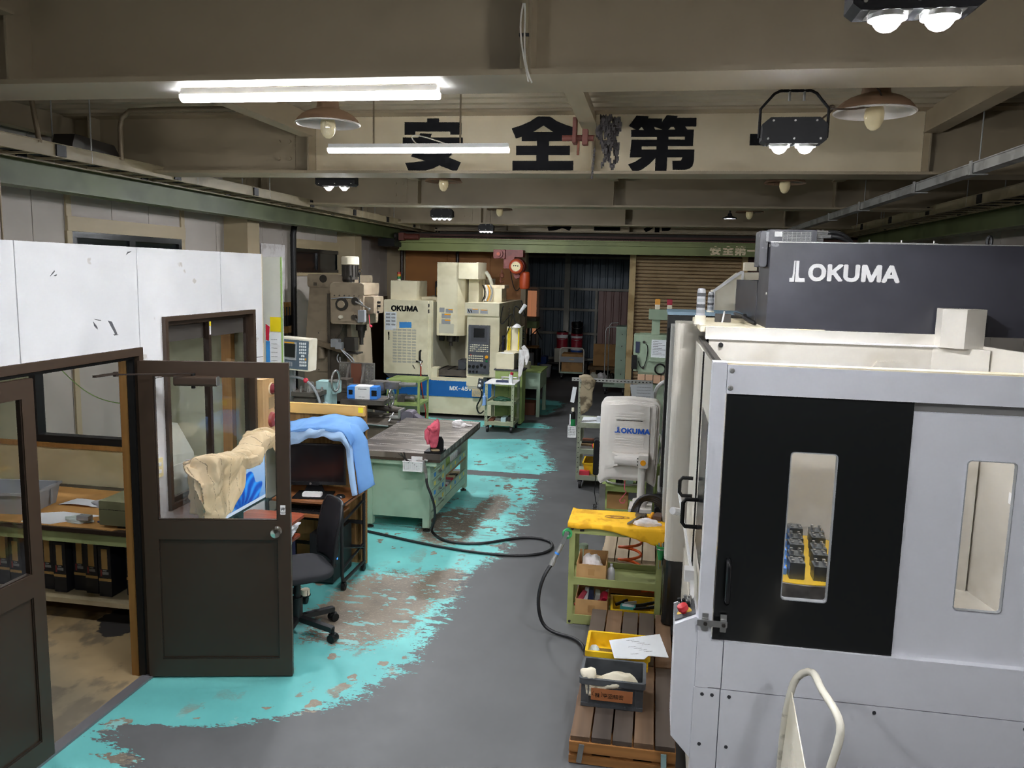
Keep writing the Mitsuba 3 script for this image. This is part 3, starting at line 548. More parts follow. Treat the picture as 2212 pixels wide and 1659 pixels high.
# ------------------------------------------------------------------ office partition, doors, window
PX = -2.99
pt = struct('wall_office', MB().box(-3.045, -3.035, -1.0, 5.82, 2.06, 2.645).box(-3.045, -3.035, 4.30, 5.82, 0, .99).box(-3.045, -3.035, 4.30, 4.50, 0, 2.645).box(-3.045, -3.035, 5.67, 5.82, 0, 2.645).box(-3.045, -3.035, -1, 2.36, 0, 2.645), 'm_gap', label='white panelled office partition with dark door frame and sliding window', cat='wall')
win = sbox(4.515, .995, 5.661, 2.228)
jy = [-.30, .62, 1.54, 2.456, 3.376, 4.293, 5.218, 5.82]
for i, (a, b) in enumerate(zip(jy[:-1], jy[1:])):
    P = sbox(a+.003, 2.055 if i in (3, 4) else 0, b-.003, 2.645).difference(win)
    if i == 2: P = P.difference(sbox(2.36, 0, 3, 2.055))
    part(pt, 'panel', MB().prism(P, 'yz', -3.035, PX), 'm_whitewall')
part(pt, 'seam', MB().box(PX-.002, PX+.0005, 4.3, 4.515, 1.855, 1.859).box(PX-.002, PX+.0005, 5.661, 5.815, 1.855, 1.859), 'm_gap')
part(pt, 'edge_board', MB().box(-3.05, -2.992, 5.815, 5.832, 0, 2.645), 'm_rawboard')
def blot(pts, w): return MB().prism(unary_union([Polygon(p) for p in pts]).buffer(w), 'yz', PX, PX+.0006)
part(pt, 'scuff', blot([[(3.90, 2.23), (3.925, 2.205), (3.93, 2.19), (3.905, 2.21)], [(4.02, 2.23), (4.05, 2.222), (4.09, 2.155), (4.078, 2.15)], [(4.06, 2.152), (4.1, 2.148), (4.07, 2.147)], [(3.91, 2.245), (3.96, 2.235), (3.95, 2.238)]], .0016), 'm_panelmark')
part(pt, 'scuff', blot([[(3.60, 2.478), (3.63, 2.505), (3.632, 2.500)], [(3.625, 2.48), (3.645, 2.485), (3.64, 2.478)], [(4.20, 2.60), (4.215, 2.615), (4.245, 2.618), (4.22, 2.61)]], .0012), 'm_panelmark')
fr = struct('door_2', MB().box(-3.06, -2.978, 2.36, 4.302, 2.012, 2.06, .003).box(-3.06, -2.978, 4.262, 4.302, 0, 2.03, .003).box(-3.06, -2.978, 2.36, 2.40, 0, 2.03, .003), 'm_bronze', label='dark bronze aluminium door frame of the office', cat='door frame')
part(fr, 'sill', MB().box(-3.035, -2.965, 2.36, 4.30, 0, .014, .005), mat('sill', '#77767a', .4, .5))
part(fr, 'stop', MB().box(-3.05, -3.01, 4.245, 4.262, 0.018, 2.012).box(-3.05, -3.01, 2.4, 4.26, 1.99, 2.012), 'm_black')
part(fr, 'wood_lining', MB().box(-3.11, -3.06, 4.255, 4.30, 0, 2.02, .003), mat('ochrewood', wood('#9a713a', '#7d5626', 2), .6))
def leaf(label, loc, rz, w, kind):
    """leaf from hinge at local x=0 to x=w, outside face -y"""
    t = thing('office_door', label, 'door', loc, rz)
    h = 1.985; d = .018; z0 = .012
    part(t, 'stile', MB().box(0, .085, -d, d, z0, h, .003), 'm_bronze'); part(t, 'stile', MB().box(w-.078, w, -d, d, z0, h, .003), 'm_bronze')
    part(t, 'top_rail', MB().box(.085, w-.078, -d, d, h-.092, h, .003), 'm_bronze')
    part(t, 'middle_rail', MB().box(.085, w-.078, -d, d, .895, 1.015, .003), 'm_bronze')
    part(t, 'bottom_rail', MB().box(.085, w-.078, -d, d, z0, .125, .003), 'm_bronze')
    part(t, 'lower_panel', MB().box(.085, w-.078, -.006, .006, .125, .895), 'm_doorpanel')
    part(t, 'bead', MB().box(.085, w-.078, -.014, .014, .125, .133).box(.085, .091, -.012, .012, .133, .895).box(w-.084, w-.078, -.012, .012, .133, .895), 'm_bronzedark')
    part(t, 'glass_bead', MB().box(.085, w-.078, -.012, .012, 1.015, 1.021).box(.085, .091, -.012, .012, 1.021, h-.092).box(w-.084, w-.078, -.012, .012, 1.021, h-.092), 'm_bronzedark')
    scene_pane(t, .088, w-.081, 1.018, h-.095)
    return t
def scene_pane(t, x0, x1, z0, z1):
    part(t, 'pane', MB().add([(x0, 0, z0), (x1, 0, z0), (x1, 0, z1), (x0, 0, z1)], [[0, 1, 2, 3]]), 'm_glass')
ang = math.degrees(math.atan2(4.462-4.262, 2.99-2.137))
t = leaf('bronze half glazed office door standing open towards the aisle', (-2.985, 4.262, 0), ang, .876, 0)
kn = part(t, 'knob', MB().lathe([(.001, 0), (.026, 0), (.029, -.006), (.016, -.012), (.016, -.03), (.024, -.038), (.03, -.05), (.028, -.062), (.001, -.066)], (.797, -.018, .955), (0, 1, 0), n=20), mat('chrome', '#cfcabf', .15, 1.0), 30)
part(t, 'knob', MB().lathe([(.001, 0), (.026, 0), (.029, .006), (.016, .012), (.016, .03), (.024, .038), (.03, .05), (.028, .062), (.001, .066)], (.797, .018, .955), (0, 1, 0), n=20), 'm_chrome', 30)
part(t, 'latch_plate', MB().box(.876, .8775, -.011, .011, .86, 1.06), 'm_steel')
st = part(t, 'push_sign', MB().box(.817, .847, -.0195, -.018, 1.055, 1.115), 'm_white')
GLYPH = {'押':[[[(47,10),(47,79),(113,80),(113,11),(102,10),(102,16),(85,16),(85,-25),(74,-25),(74,16),(58,16),(58,9)],[(85,27),(101,26),(102,43),(85,43)],[(85,54),(101,53),(102,70),(85,70)],[(58,28),(60,26),(74,26),(74,43),(58,43)],[(58,54),(74,53),(74,70),(58,70)]],[[(4,19),(5,24),(16,26),(20,29),(20,53),(5,53),(5,63),(20,63),(20,88),(30,88),(31,63),(44,63),(44,53),(31,53),(31,31),(43,34),(44,24),(31,20),(31,-15),(30,-20),(27,-23),(21,-25),(9,-25),(7,-15),(20,-15),(20,15),(6,13)]]],'株':[[[(3,7),(3,10),(8,16),(15,31),(21,53),(6,54),(5,63),(23,64),(24,88),(34,87),(34,64),(49,64),(49,54),(34,53),(35,48),(46,31),(48,31),(48,35),(77,35),(77,53),(76,55),(63,55),(56,37),(53,37),(46,42),(54,58),(59,82),(69,80),(66,65),(77,65),(77,88),(87,88),(87,65),(111,65),(111,55),(87,55),(87,36),(115,35),(115,25),(94,24),(103,6),(110,-3),(118,-9),(118,-12),(112,-18),(109,-18),(102,-10),(88,13),(86,-26),(77,-25),(77,13),(65,-4),(54,-16),(50,-19),(47,-19),(44,-16),(41,-11),(59,5),(69,20),(70,25),(47,25),(43,20),(41,20),(36,32),(34,32),(33,-26),(23,-25),(23,24),(21,24),(18,14),(9,-1)]]],'平':[[[(5,18),(6,28),(54,29),(54,69),(12,69),(12,80),(108,80),(108,69),(65,69),(65,28),(115,28),(115,17),(65,17),(64,-26),(54,-25),(54,17)]],[[(77,34),(89,65),(92,66),(101,63),(100,58),(87,33),(83,32)]],[[(20,60),(21,63),(30,65),(39,46),(41,35),(31,32),(27,47)]]],'沼':[[[(40,27),(36,35),(46,39),(56,48),(60,54),(65,70),(64,71),(42,71),(42,81),(111,81),(109,43),(104,33),(98,31),(81,31),(77,40),(78,42),(95,41),(97,42),(100,62),(99,71),(76,71),(73,57),(68,46),(56,33),(43,26)]],[[(45,25),(109,25),(109,-24),(98,-25),(97,-20),(57,-20),(55,-26),(46,-26)],[(56,-9),(98,-10),(98,15),(56,15)]],[[(8,-18),(30,22),(32,23),(39,17),(39,15),(23,-15),(17,-24),(15,-24)]],[[(10,80),(15,86),(17,86),(37,75),(39,71),(35,65),(32,64),(18,74),(10,77)]],[[(4,44),(4,47),(7,51),(11,53),(28,44),(33,39),(26,31),(12,41)]]],'精':[[[(48,41),(48,48),(76,49),(76,56),(54,56),(54,63),(76,63),(76,70),(51,70),(51,77),(76,77),(77,87),(85,87),(85,77),(112,77),(112,70),(85,70),(85,63),(109,63),(109,56),(85,56),(85,49),(115,48),(115,41)]],[[(55,33),(107,33),(107,-20),(104,-23),(87,-24),(85,-18),(98,-17),(99,-5),(65,-5),(64,-24),(55,-24)],[(64,2),(98,1),(99,2),(99,10),(97,11),(64,11)],[(64,18),(99,17),(99,26),(64,26)]],[[(32,52),(39,79),(46,78),(47,76),(38,51)]],[[(4,-2),(4,1),(14,18),(20,36),(20,38),(5,38),(5,46),(22,46),(22,86),(30,86),(30,46),(44,46),(44,38),(30,38),(30,34),(44,16),(45,11),(41,6),(39,6),(35,16),(32,21),(30,21),(30,-24),(22,-24),(22,17),(20,17),(17,6),(9,-9)]],[[(6,76),(7,78),(13,78),(19,58),(19,52),(13,51),(10,67)]]],'密':[[[(88,46),(90,49),(95,51),(111,35),(114,31),(114,28),(107,24),(101,34)]],[[(9,76),(56,76),(53,86),(62,88),(65,76),(111,76),(111,52),(102,52),(101,68),(18,68),(18,52),(10,52)]],[[(19,8),(28,9),(28,-10),(55,-10),(55,15),(64,15),(64,-10),(92,-10),(93,10),(101,10),(102,-24),(93,-24),(92,-19),(19,-19)]],[[(5,18),(5,20),(22,24),(36,30),(36,54),(44,54),(44,35),(45,34),(70,49),(82,62),(90,59),(90,57),(78,45),(52,28),(53,26),(79,26),(82,27),(84,30),(84,39),(87,39),(92,37),(92,31),(90,24),(86,20),(44,19),(38,22),(11,12)]],[[(43,60),(44,64),(48,66),(67,55),(67,52),(64,48),(62,48),(54,55)]],[[(6,30),(15,39),(22,52),(29,49),(24,38),(14,26)]]]}
def glyphs(mb, txt, h, o, right=(1, 0, 0), up=(0, 0, 1), depth=.0008, adv=1.0):
    R, U = np.array(right, float), np.array(up, float); N = np.cross(R, U); s = h/120.; x = 0.
    for ch in txt:
        if ch in '()':
            P = [Point(0, 0)]; a = np.radians(np.linspace(130, 230, 9) if ch == '(' else np.linspace(-50, 50, 9))
            P = [__import__('shapely').LineString([((60 if ch == '(' else -15)+60*math.cos(q), 60+72*math.sin(q)) for q in a]).buffer(4)]; w = .42
        else:
            P = [Polygon(g[0], g[1:]).buffer(0) for g in GLYPH[ch]]; w = adv
        for p in P:
            for q in getattr(p, 'geoms', [p]):
                m = trimesh.creation.extrude_polygon(q, depth/s, engine='earcut'); v = np.array(m.vertices)*s
                mb.add(np.array(o)+(v[:, :1]+x)*R+v[:, 1:2]*U+v[:, 2:]*N, m.faces)
        x += h*w
    return mb
part(st, 'lettering', glyphs(MB(), '押', .024, (.8195, -.0196, 1.084)).text('PUSH', .006, (.832, -.0196, 1.064), center=True), 'm_ink')
cl = part(t, 'closer', MB().prism(rrect(-.075, -.03, -.018, .03, .016), 'yz', .225, .47).xf(None, (0, 0, 1.875)), 'm_bronze', 30)
part(cl, 'cap', MB().prism(rrect(-.072, -.027, -.02, .027, .014), 'yz', .47, .476).xf(None, (0, 0, 1.875)), 'm_steel')
part(cl, 'spindle', MB().cyl((.33, -.045, 1.83), (.33, -.045, 1.92), .012, n=10), 'm_black')
# arm of the closer goes back to the header
part(cl, 'arm', MB().bar((.33, -.045, 1.918), (-.03, -.24, 1.93), .022, .006).bar((-.03, -.24, 1.936), (-.02, -.52, 1.955), .02, .012).cyl((-.03, -.24, 1.92), (-.03, -.24, 1.945), .014, n=10), 'm_bronzedark')
leaf('bronze half glazed office door standing closed at the left edge', (-2.985, 2.40, 0), 90, 1.02, 1)
w = struct('window_3', MB().box(-3.05, -2.965, 4.515, 5.661, 2.198, 2.228, .003).box(-3.05, -2.965, 4.515, 5.661, .995, 1.03, .003).box(-3.05, -2.965, 4.515, 4.545, .995, 2.228, .003).box(-3.05, -2.965, 5.625, 5.661, .995, 2.228, .003), 'm_bronze', label='bronze two-sash sliding window in the white partition behind the open door', cat='window')
for a, b, x in ((4.545, 5.07, -3.0), (5.05, 5.625, -3.025)):
    s = part(w, 'sash', MB().box(x-.012, x+.012, a, b, 2.17, 2.198).box(x-.012, x+.012, a, b, 1.03, 1.065).box(x-.012, x+.012, a, a+.03, 1.03, 2.198).box(x-.012, x+.012, b-.03, b, 1.03, 2.198), 'm_bronzedark')
    part(s, 'pane', MB().add([(x, a+.03, 1.06), (x, b-.03, 1.06), (x, b-.03, 2.175), (x, a+.03, 2.175)], [[0, 1, 2, 3]]), 'm_glass')
part(w, 'sticker', MB().box(-2.9885, -2.9875, 5.05, 5.068, 2.08, 2.17), 'm_white'); part(w, 'sticker', MB().box(-2.9875, -2.9865, 5.05, 5.068, 2.14, 2.17), mat('yellow', '#f0d81e', .5))
# end wall of the office with its own window
ew = struct('wall_office_end', MB().prism(sbox(-5.55, 0, -3.045, 2.645).difference(sbox(-5.02, 1.10, -3.95, 2.25)), 'xz', 5.76, 5.82), mat('sage', worn('#aaae93', '#9a9e84', 2), .6), label='sage end wall of the office seen through the doorway', cat='wall')
part(ew, 'dado', MB().box(-5.5, -3.05, 5.735, 5.76, 0, 1.04), mat('yellowwall', worn('#d3cba6', '#c2b98f', 3), .6))
part(ew, 'timber_rail', MB().box(-5.5, -3.9, 5.72, 5.765, 1.04, 1.075, .003).box(-3.95, -3.88, 5.72, 5.765, 0, 2.3, .003).box(-3.28, -3.20, 5.70, 5.76, 0, 2.64, .004), 'm_ochrewood')
w = struct('window_4', MB().box(-5.02, -3.95, 5.74, 5.83, 1.075, 1.135).box(-5.02, -3.95, 5.74, 5.83, 2.2, 2.25).box(-5.02, -4.96, 5.74, 5.83, 1.13, 2.2).box(-4.0, -3.95, 5.74, 5.83, 1.13, 2.2), 'm_black', label='black framed window in the office end wall', cat='window')
part(w, 'pane', MB().add([(-4.96, 5.79, 1.13), (-4.0, 5.79, 1.13), (-4.0, 5.79, 2.2), (-4.96, 5.79, 2.2)], [[0, 1, 2, 3]]), 'm_glass')
one('green_wire', 'thin green wire sagging across the office doorway', 'wire', MB().tube(spline([(-4.75, 5.6, 1.86), (-4.5, 5.55, 1.66), (-4.25, 5.5, 1.53), (-3.95, 5.4, 1.50), (-3.6, 5.1, 1.58), (-3.25, 4.55, 1.79), (-3.09, 4.28, 1.875)], 40), .0035, 6).tube([(-3.085+.012*math.cos(a), 4.27, 1.89+.03*math.sin(a)) for a in np.linspace(0, 6.28, 14)], .005, 6), mat('wiregreen', '#6c8a4a', .5), True)

# bench inside the office
mat('kraft', worn('#b88a50', '#a87a42', 4), .7); mat('benchgreen', worn('#8f9a6a', '#7f8a5c', 4), .5); mat('paper', '#e6eaee', .7)
mat('shelfwood', worn('#b2a485', '#9e9070', 5), .7); mat('olive', worn('#66664c', '#5b5b42', 5), .45)
t = thing('workbench', 'green steel workbench covered with brown paper inside the office', 'bench')
part(t, 'top', MB().box(-5.5, -3.12, 4.74, 5.73, .705, .735, .004), 'm_bronzedark')
part(t, 'front_rail', MB().box(-5.5, -3.12, 4.76, 4.80, .625, .705, .004), 'm_benchgreen')
part(t, 'shelf', MB().box(-5.5, -3.12, 4.86, 5.7, .13, .165, .003), 'm_shelfwood')
for x in (-5.45, -3.15):
    for y in (4.8, 5.65): part(t, 'leg', MB().box(x-.03, x+.03, y-.03, y+.03, 0, .705), 'm_benchgreen')
part(t, 'back_panel', MB().box(-5.5, -3.12, 5.70, 5.715, .165, .70), 'm_black')
one('paper_sheet', 'brown wrapping paper spread over the office workbench', 'paper', MB().prism([(-5.5, 4.76), (-4.2, 4.755), (-3.75, 4.765), (-3.58, 4.75), (-3.55, 4.79), (-3.13, 4.8), (-3.13, 5.6), (-5.5, 5.66)], 'xy', .7352, .739), 'm_kraft')
mat('binder', '#1b1d24', .6); mat('labelbrown', '#b8975f', .7); mat('labelred', '#8b3a3a', .6); mat('labelgrey', '#8b8d90', .7)
ORD = ['first', 'second', 'third', 'fourth', 'fifth', 'sixth', 'seventh', 'eighth', 'ninth', 'tenth', 'eleventh', 'twelfth', 'thirteenth', 'fourteenth', 'fifteenth', 'last']
xs = [-5.25, -5.14, -5.03, -4.9, -4.79, -4.66, -4.53, -4.42, -4.29, -4.165, -4.05, -3.93, -3.80, -3.62, -3.50, -3.385]
for i, x in enumerate(xs):
    yy = 4.95+.03*((i*5) % 3); hh = .375+.012*((i*7) % 3)
    t = thing('box_file', 'black box file under the office bench, '+ORD[i]+' from the left', 'box file', (x, yy, .165), rng.uniform(-2, 2), 'box files under the office bench')
    part(t, 'case', MB().box(-.05, .05, 0, .30, 0, hh, .003), 'm_binder')
    part(t, 'spine_label', MB().box(-.024, .024, -.001, 0, .205, hh-.02), 'm_labelbrown')
    part(t, 'base_band', MB().box(-.05, .05, -.001, 0, .115, .135), 'm_labelbrown')
    part(t, 'tag', MB().box(-.035, -.022, -.0012, 0, .15, .20), 'm_labelred')
    part(t, 'small_label', MB().box(-.02, .03, -.0012, 0, .165, .185).box(-.015, .015, -.0012, 0, .19, .20), 'm_labelgrey')
def tray(name, label, cat, loc, rz, L, W, H, m, wall=.006, rim=.012, taper=.9, holes=None, labelparts=None):
    t = thing(name, label, cat, loc, rz); a, b = L/2, W/2; q = taper
    o = [(-a, -b), (a, -b), (a, b), (-a, b)]
    M = MB()
    def ring(ox, oy, z): return [(-ox, -oy, z), (ox, -oy, z), (ox, oy, z), (-ox, oy, z)]
    R = [ring(a*q, b*q, 0), ring(a, b, H-rim*1.5), ring(a+rim, b+rim, H-rim*1.5), ring(a+rim, b+rim, H), ring(a-wall, b-wall, H), ring(a*q-wall, b*q-wall, wall)]
    v = np.array(sum(R, [])); f = []
    for k in range(5):
        for j in range(4): f.append([k*4+j, k*4+(j+1) % 4, (k+1)*4+(j+1) % 4, (k+1)*4+j])
    f.append([20, 21, 22, 23]); f.append([3, 2, 1, 0])
    part(t, 'body', M.add(v, f), m)
    return t
mat('greyplastic', '#8a8d90', .5)
tb = tray('parts_bin', 'grey plastic parts bin on the office workbench at the left', 'bin', (-4.62, 5.05, .74), 8, .52, .36, .16, 'm_greyplastic')
part(tb, 'rib', MB().box(.255, .262, -.1, -.08, .02, .13).box(.255, .262, .06, .08, .02, .13), 'm_greyplastic')
one('paper_sheet', 'white folded paper lying near the wall on the office workbench', 'paper', MB().sheet(np.array([[(-4.34+.30*u+.05*v, 5.18+.14*v+.0*u, .745+.012*abs(math.sin(3*u+v))) for v in np.linspace(0, 1, 5)] for u in np.linspace(0, 1, 9)]), .002), 'm_paper', True)
one('paper_sheet', 'large white sheet at the front edge of the office workbench', 'paper', MB().prism([(-4.30, 4.77), (-4.07, 4.77), (-3.86, 5.02), (-4.18, 5.04), (-4.36, 4.95)], 'xy', .7395, .743), 'm_paper')
one('bubble_pack', 'crumpled clear bubble wrap pack with grey block on the workbench', 'packaging', crumple(-3.93, 4.88, .74, .12, .07, .035, 3), mat('bubble', '#c3cfcb', .3))
one('grey_block', 'small grey block on bubble wrap on the workbench', 'block', MB().box(-3.91, -3.82, 4.83, 4.88, .765, .795, .004), 'm_greyplastic')
one('bubble_pack', 'flat bubble wrap parcel beside the green tool chest', 'packaging', crumple(-3.98, 5.28, .74, .17, .1, .05, 5), mat('bubble2', '#a9aab0', .35))
t = thing('tool_chest', 'olive steel tool chest on the office workbench by the door jamb', 'tool chest', (-3.42, 4.99, .74))
part(t, 'body', MB().box(-.28, .27, -.2, .2, .02, .19, .006), 'm_olive'); part(t, 'base', MB().box(-.16, .25, -.18, .2, 0, .02), 'm_black'); part(t, 'lid_seam', MB().box(-.281, .271, -.201, .201, .13, .133), 'm_black')
one('pen', 'dark blue pen beside the tool chest', 'pen', MB().cyl((-3.78, 4.88, .747), (-3.715, 4.86, .747), .007, n=8), mat('navy', '#27304d', .4))
one('plastic_sleeve', 'clear plastic document sleeve standing against the door jamb', 'sleeve', MB().box(-3.16, -3.15, 4.80, 4.98, .94, 1.20), mat('sleeve', '#c9cfc6', .3))
# low white counter and a plastic-wrapped device behind the partition window
t = thing('counter', 'pale low cabinet on the office workbench behind the partition window', 'cabinet', (-3.17, 5.55, .74))
part(t, 'body', MB().box(-.25, .10, -.12, .14, 0, .34, .006), 'm_cream'); part(t, 'edge', MB().box(-.26, .11, -.135, -.12, .33, .355, .003), 'm_white')
t = thing('covered_machine', 'office device under a translucent plastic cover behind the window', 'office machine', (-3.66, 5.48, .74))
P = np.array([[(-.17+.34*u, -.2+.42*v, .0) for v in np.linspace(0, 1, 12)] for u in np.linspace(0, 1, 12)])
part(t, 'cover', MB().mesh(trimesh.convex.convex_hull(np.array([(-.16, -.22, 0), (.16, -.22, 0), (.17, .2, 0), (-.16, .2, 0), (-.12, -.12, .62), (.08, -.12, .62), (.08, .08, .60), (-.12, .1, .62), (.16, .16, .36), (.15, -.18, .40)]))), mat('plasticfilm', worn('#d5dbd2', '#bfc7bd', 6), .3))
part(t, 'label', MB().box(-.06, .04, -.08, .02, .615, .63), 'm_labelgrey')

# ------------------------------------------------------------------ things on the aisle side of the partition
t = thing('light_switch', 'cream wall switch plate seen through the open door glass', 'switch', (PX, 4.43, 1.295))
part(t, 'plate', MB().prism(rrect(-.035, -.06, .035, .06, .006), 'yz', 0, .008), 'm_cream2')
for z in (-.025, .02): part(t, 'rocker', MB().box(.008, .012, -.012, .012, z-.008, z+.014, .002), 'm_white')
mat('pine', wood('#d6b07c', '#c39a64', 2), .6); mat('lampred', '#7a3038', .25, coat=.4); mat('bellred', '#8c3a35', .45)
t = thing('alarm_box', 'pale wooden alarm box with red lamp and red bell by the partition end', 'alarm', (PX, 5.81, 1.49))
part(t, 'case', MB().box(.001, .065, -.14, .14, -.24, .20, .004), 'm_pine')
lm = part(t, 'lamp', MB().lathe([(.001, .085), (.016, .075), (.032, .045), (.04, .0)], (.065, 0, .115), (1, 0, 0), n=18), 'm_lampred', 30)
part(lm, 'collar', MB().lathe([(.046, .012), (.05, 0)], (.065, 0, .115), (1, 0, 0), n=18), 'm_rawboard')
bl = part(t, 'bell', MB().lathe([(.001, .03), (.02, .03), (.05, .02), (.062, 0)], (.065, 0, -.13), (1, 0, 0), n=22), 'm_bellred', 30); part(bl, 'boss', MB().cyl((.095, 0, -.13), (.1, 0, -.13), .018, n=12), 'm_greyplastic')
part(t, 'grille', MB().box(.065, .0665, -.045, .045, -.04, .05), mat('grille', '#a58a60', .7))
t = thing('tall_cabinet', 'tall off-white cabinet standing just past the partition end', 'cabinet', (-3.25, 6.45, 0))
part(t, 'body', MB().box(-.23, .23, -.25, -.21, 0, 2.63, .004), mat('offwhite', '#cfcfc8', .5)); part(t, 'edge_strip', MB().box(.228, .236, -.255, -.24, 0, 2.63), mat('edgegreen', '#93b46a', .5))
part(t, 'note', MB().box(.13, .228, -.2525, -.25, 2.02, 2.14), 'm_yellow'); part(t, 'note', MB().box(.12, .228, -.2525, -.25, 1.70, 2.01), 'm_paper')
part(t, 'note', MB().prism([(.09, 2.08), (.125, 2.06), (.115, 1.94), (.09, 1.95)], 'xz', -.2535, -.25), mat('crimson', '#b0203a', .5)); part(t, 'note', MB().box(.09, .125, -.254, -.25, 1.70, 1.94), mat('bluenote', '#3f8fd6', .5))
part(t, 'note', MB().box(.17, .235, -.2525, -.25, 1.60, 1.69), 'm_yellow'); part(t, 'note', MB().box(.17, .235, -.2525, -.25, 1.44, 1.57), 'm_yellow')
for i in range(6): part(t, 'print_line', MB().box(.135, .19, -.253, -.2524, 1.95-.035*i, 1.955-.035*i), 'm_labelgrey')
# ------------------------------------------------------------------ two computer desks, chair, clothes
mat('redwood', wood('#9a4a2e', '#7d3820', 0), .35, coat=.3); mat('desktop', wood('#96623a', '#744527', 0), .4, coat=.2)
mat('powderblack', '#17181a', .5); mat('chairfabric', '#1d1e22', .85, sheen=.3); mat('chairmesh', '#14151a', .8)
mat('fibreboard', proc(lambda p, n, uv: mix(lin('#9a7748'), lin('#7f5f38'), smoothstep(.35, .65, noise(p.x*70, 0, .3)*.7+.3*fbm(p.x*9, p.z*2, 0, 2)))), .7); mat('card', worn('#d8ab63', '#cb9c54', 6), .75)
mat('jeansblue', worn('#6f9ed6', '#5f8fca', 5), .85, sheen=.3); mat('liningblue', '#a3c4e8', .8)
scr = lambda t: None
t = thing('computer_desk', 'red-brown desk along the partition carrying the lit monitor', 'desk')
part(t, 'top', MB().prism(rrect(-2.96, 4.62, -2.505, 5.50, .05), 'xy', .70, .722), 'm_redwood')
part(t, 'shelf', MB().prism(rrect(-2.94, 4.62, -2.60, 5.62, .03), 'xy', .50, .518), 'm_redwood')
for x in (-2.93, -2.62):
    for y in (4.68, 5.42): part(t, 'leg', MB().box(x-.018, x+.018, y-.018, y+.018, .07, .70, .003), 'm_powderblack')
part(t, 'castor', MB().cyl((-2.545, 5.52, .03), (-2.515, 5.52, .03), .03, n=14).box(-2.56, -2.50, 5.49, 5.55, .055, .07), 'm_black'); part(t, 'castor_cap', MB().cyl((-2.53, 5.52, .07), (-2.53, 5.52, .115), .034, n=16), 'm_cream')
part(t, 'foot_rail', MB().box(-2.93, -2.5, 5.50, 5.54, .07, .11), 'm_powderblack')
part(t, 'modesty_curtain', MB().prism([(4.70+.01*i, -2.66+.012*(i % 2)) for i in range(92)]+[(5.61, -2.70), (4.70, -2.70)], 'xy', .1, .5) if 0 else MB().prism([(-2.66+.012*(i % 2), 4.70+.01*i) for i in range(92)]+[(-2.70, 5.61), (-2.70, 4.70)], 'xy', .12, .50), mat('curtain', '#1c2140', .8))
t = thing('document_stack', 'stack of white papers and a blue file on the red-brown desk shelf', 'papers', (-2.74, 5.42, .518), 8)
for i, (m, dx, rz) in enumerate((('bluenote', 0, 0), ('paper', .02, 4), ('navy', .0, -3), ('paper', .03, 6), ('rawboard', -.01, 2), ('paper', .015, -5))):
    part(t, 'sheet', MB().rbox((dx, .02*i, .008+.011*i), (.23, .31, .010), rotm((0, 0, 1), rz), .001), 'm_'+m)
# lit monitor: the wallpaper is flat print on its screen
def bloom(p, n, uv):
    u, v = uv.x, uv.y
    bg = mix(lin('#4f86c8'), lin('#a9c6e6'), smoothstep(.0, 1.0, v*.75+.25*u))
    a, b = (u-.50)*1.25, v-.38
    ang = dr.atan2(b+.42, a+.02); rad = dr.sqrt(dr.square(a)+dr.square(b+.42))
    lobe = .46+.30*dr.exp(-dr.square((ang-1.25)/.34))+.20*dr.exp(-dr.square((ang-.62)/.2))-.10*dr.exp(-dr.square((ang-2.1)/.35))
    inside = smoothstep(lobe+.01, lobe-.01, rad)*smoothstep(.2, .32, ang)*smoothstep(2.55, 2.4, ang)
    fold = .5+.5*dr.sin(ang*15+dr.sin(rad*9)*1.6+rad*5)
    petal = mix(lin('#0a3fb4'), lin('#2f9bff'), dr.clip(fold*fold*.9+.25*(rad-.3), 0, 1)); petal = mix(petal, lin('#0b2f8a'), smoothstep(.45, .2, rad)*.6)
    c = mix(bg, petal, inside)
    iu, iv = u*16, v*9
    fu, fv = iu-dr.floor(iu), iv-dr.floor(iv)
    icon = smoothstep(.30, .36, fu)*smoothstep(.70, .64, fu)*smoothstep(.25, .31, fv)*smoothstep(.75, .69, fv)*dr.select((iu < 4) & (cell_rand(iu, iv) > .35), 1., 0.)
    c = mix(c, lin('#dfe8f2'), icon*.9)
    return mix(c, lin('#cfd8e6'), dr.select(v < .065, .85, 0.))
scene['m_screen1'] = {'type': 'twosided', 'bsdf': {'type': 'principled', 'base_color': rgbv('#05070a'), 'roughness': .15}}
t = thing('monitor', 'lit monitor with blue bloom wallpaper under the beige shirt, behind the door glass', 'monitor')
mx = -2.655; y0, y1, z0, z1 = 4.50, 5.165, .915, 1.285
part(t, 'bezel', MB().box(mx-.03, mx, y0, y1, z0, z1, .006), 'm_powderblack')
k = part(t, 'screen', MB().add([(mx+.001, y0+.01, z0+.018), (mx+.001, y1-.01, z0+.018), (mx+.001, y1-.01, z1-.01), (mx+.001, y0+.01, z1-.01)], [[0, 1, 2], [0, 2, 3]]), 'm_screen1', uv=np.array([[0, 0], [1, 0], [1, 1], [0, 1.]]), smooth=True)
scene[k]['emitter'] = {'type': 'area', 'radiance': proc(lambda p, n, uv: bloom(p, n, uv)*.85)}
part(t, 'stand', MB().box(mx-.05, mx-.02, 4.80, 4.88, .74, .99, .004).box(mx-.12, mx+.10, 4.70, 4.98, .722, .736, .004), 'm_powderblack')
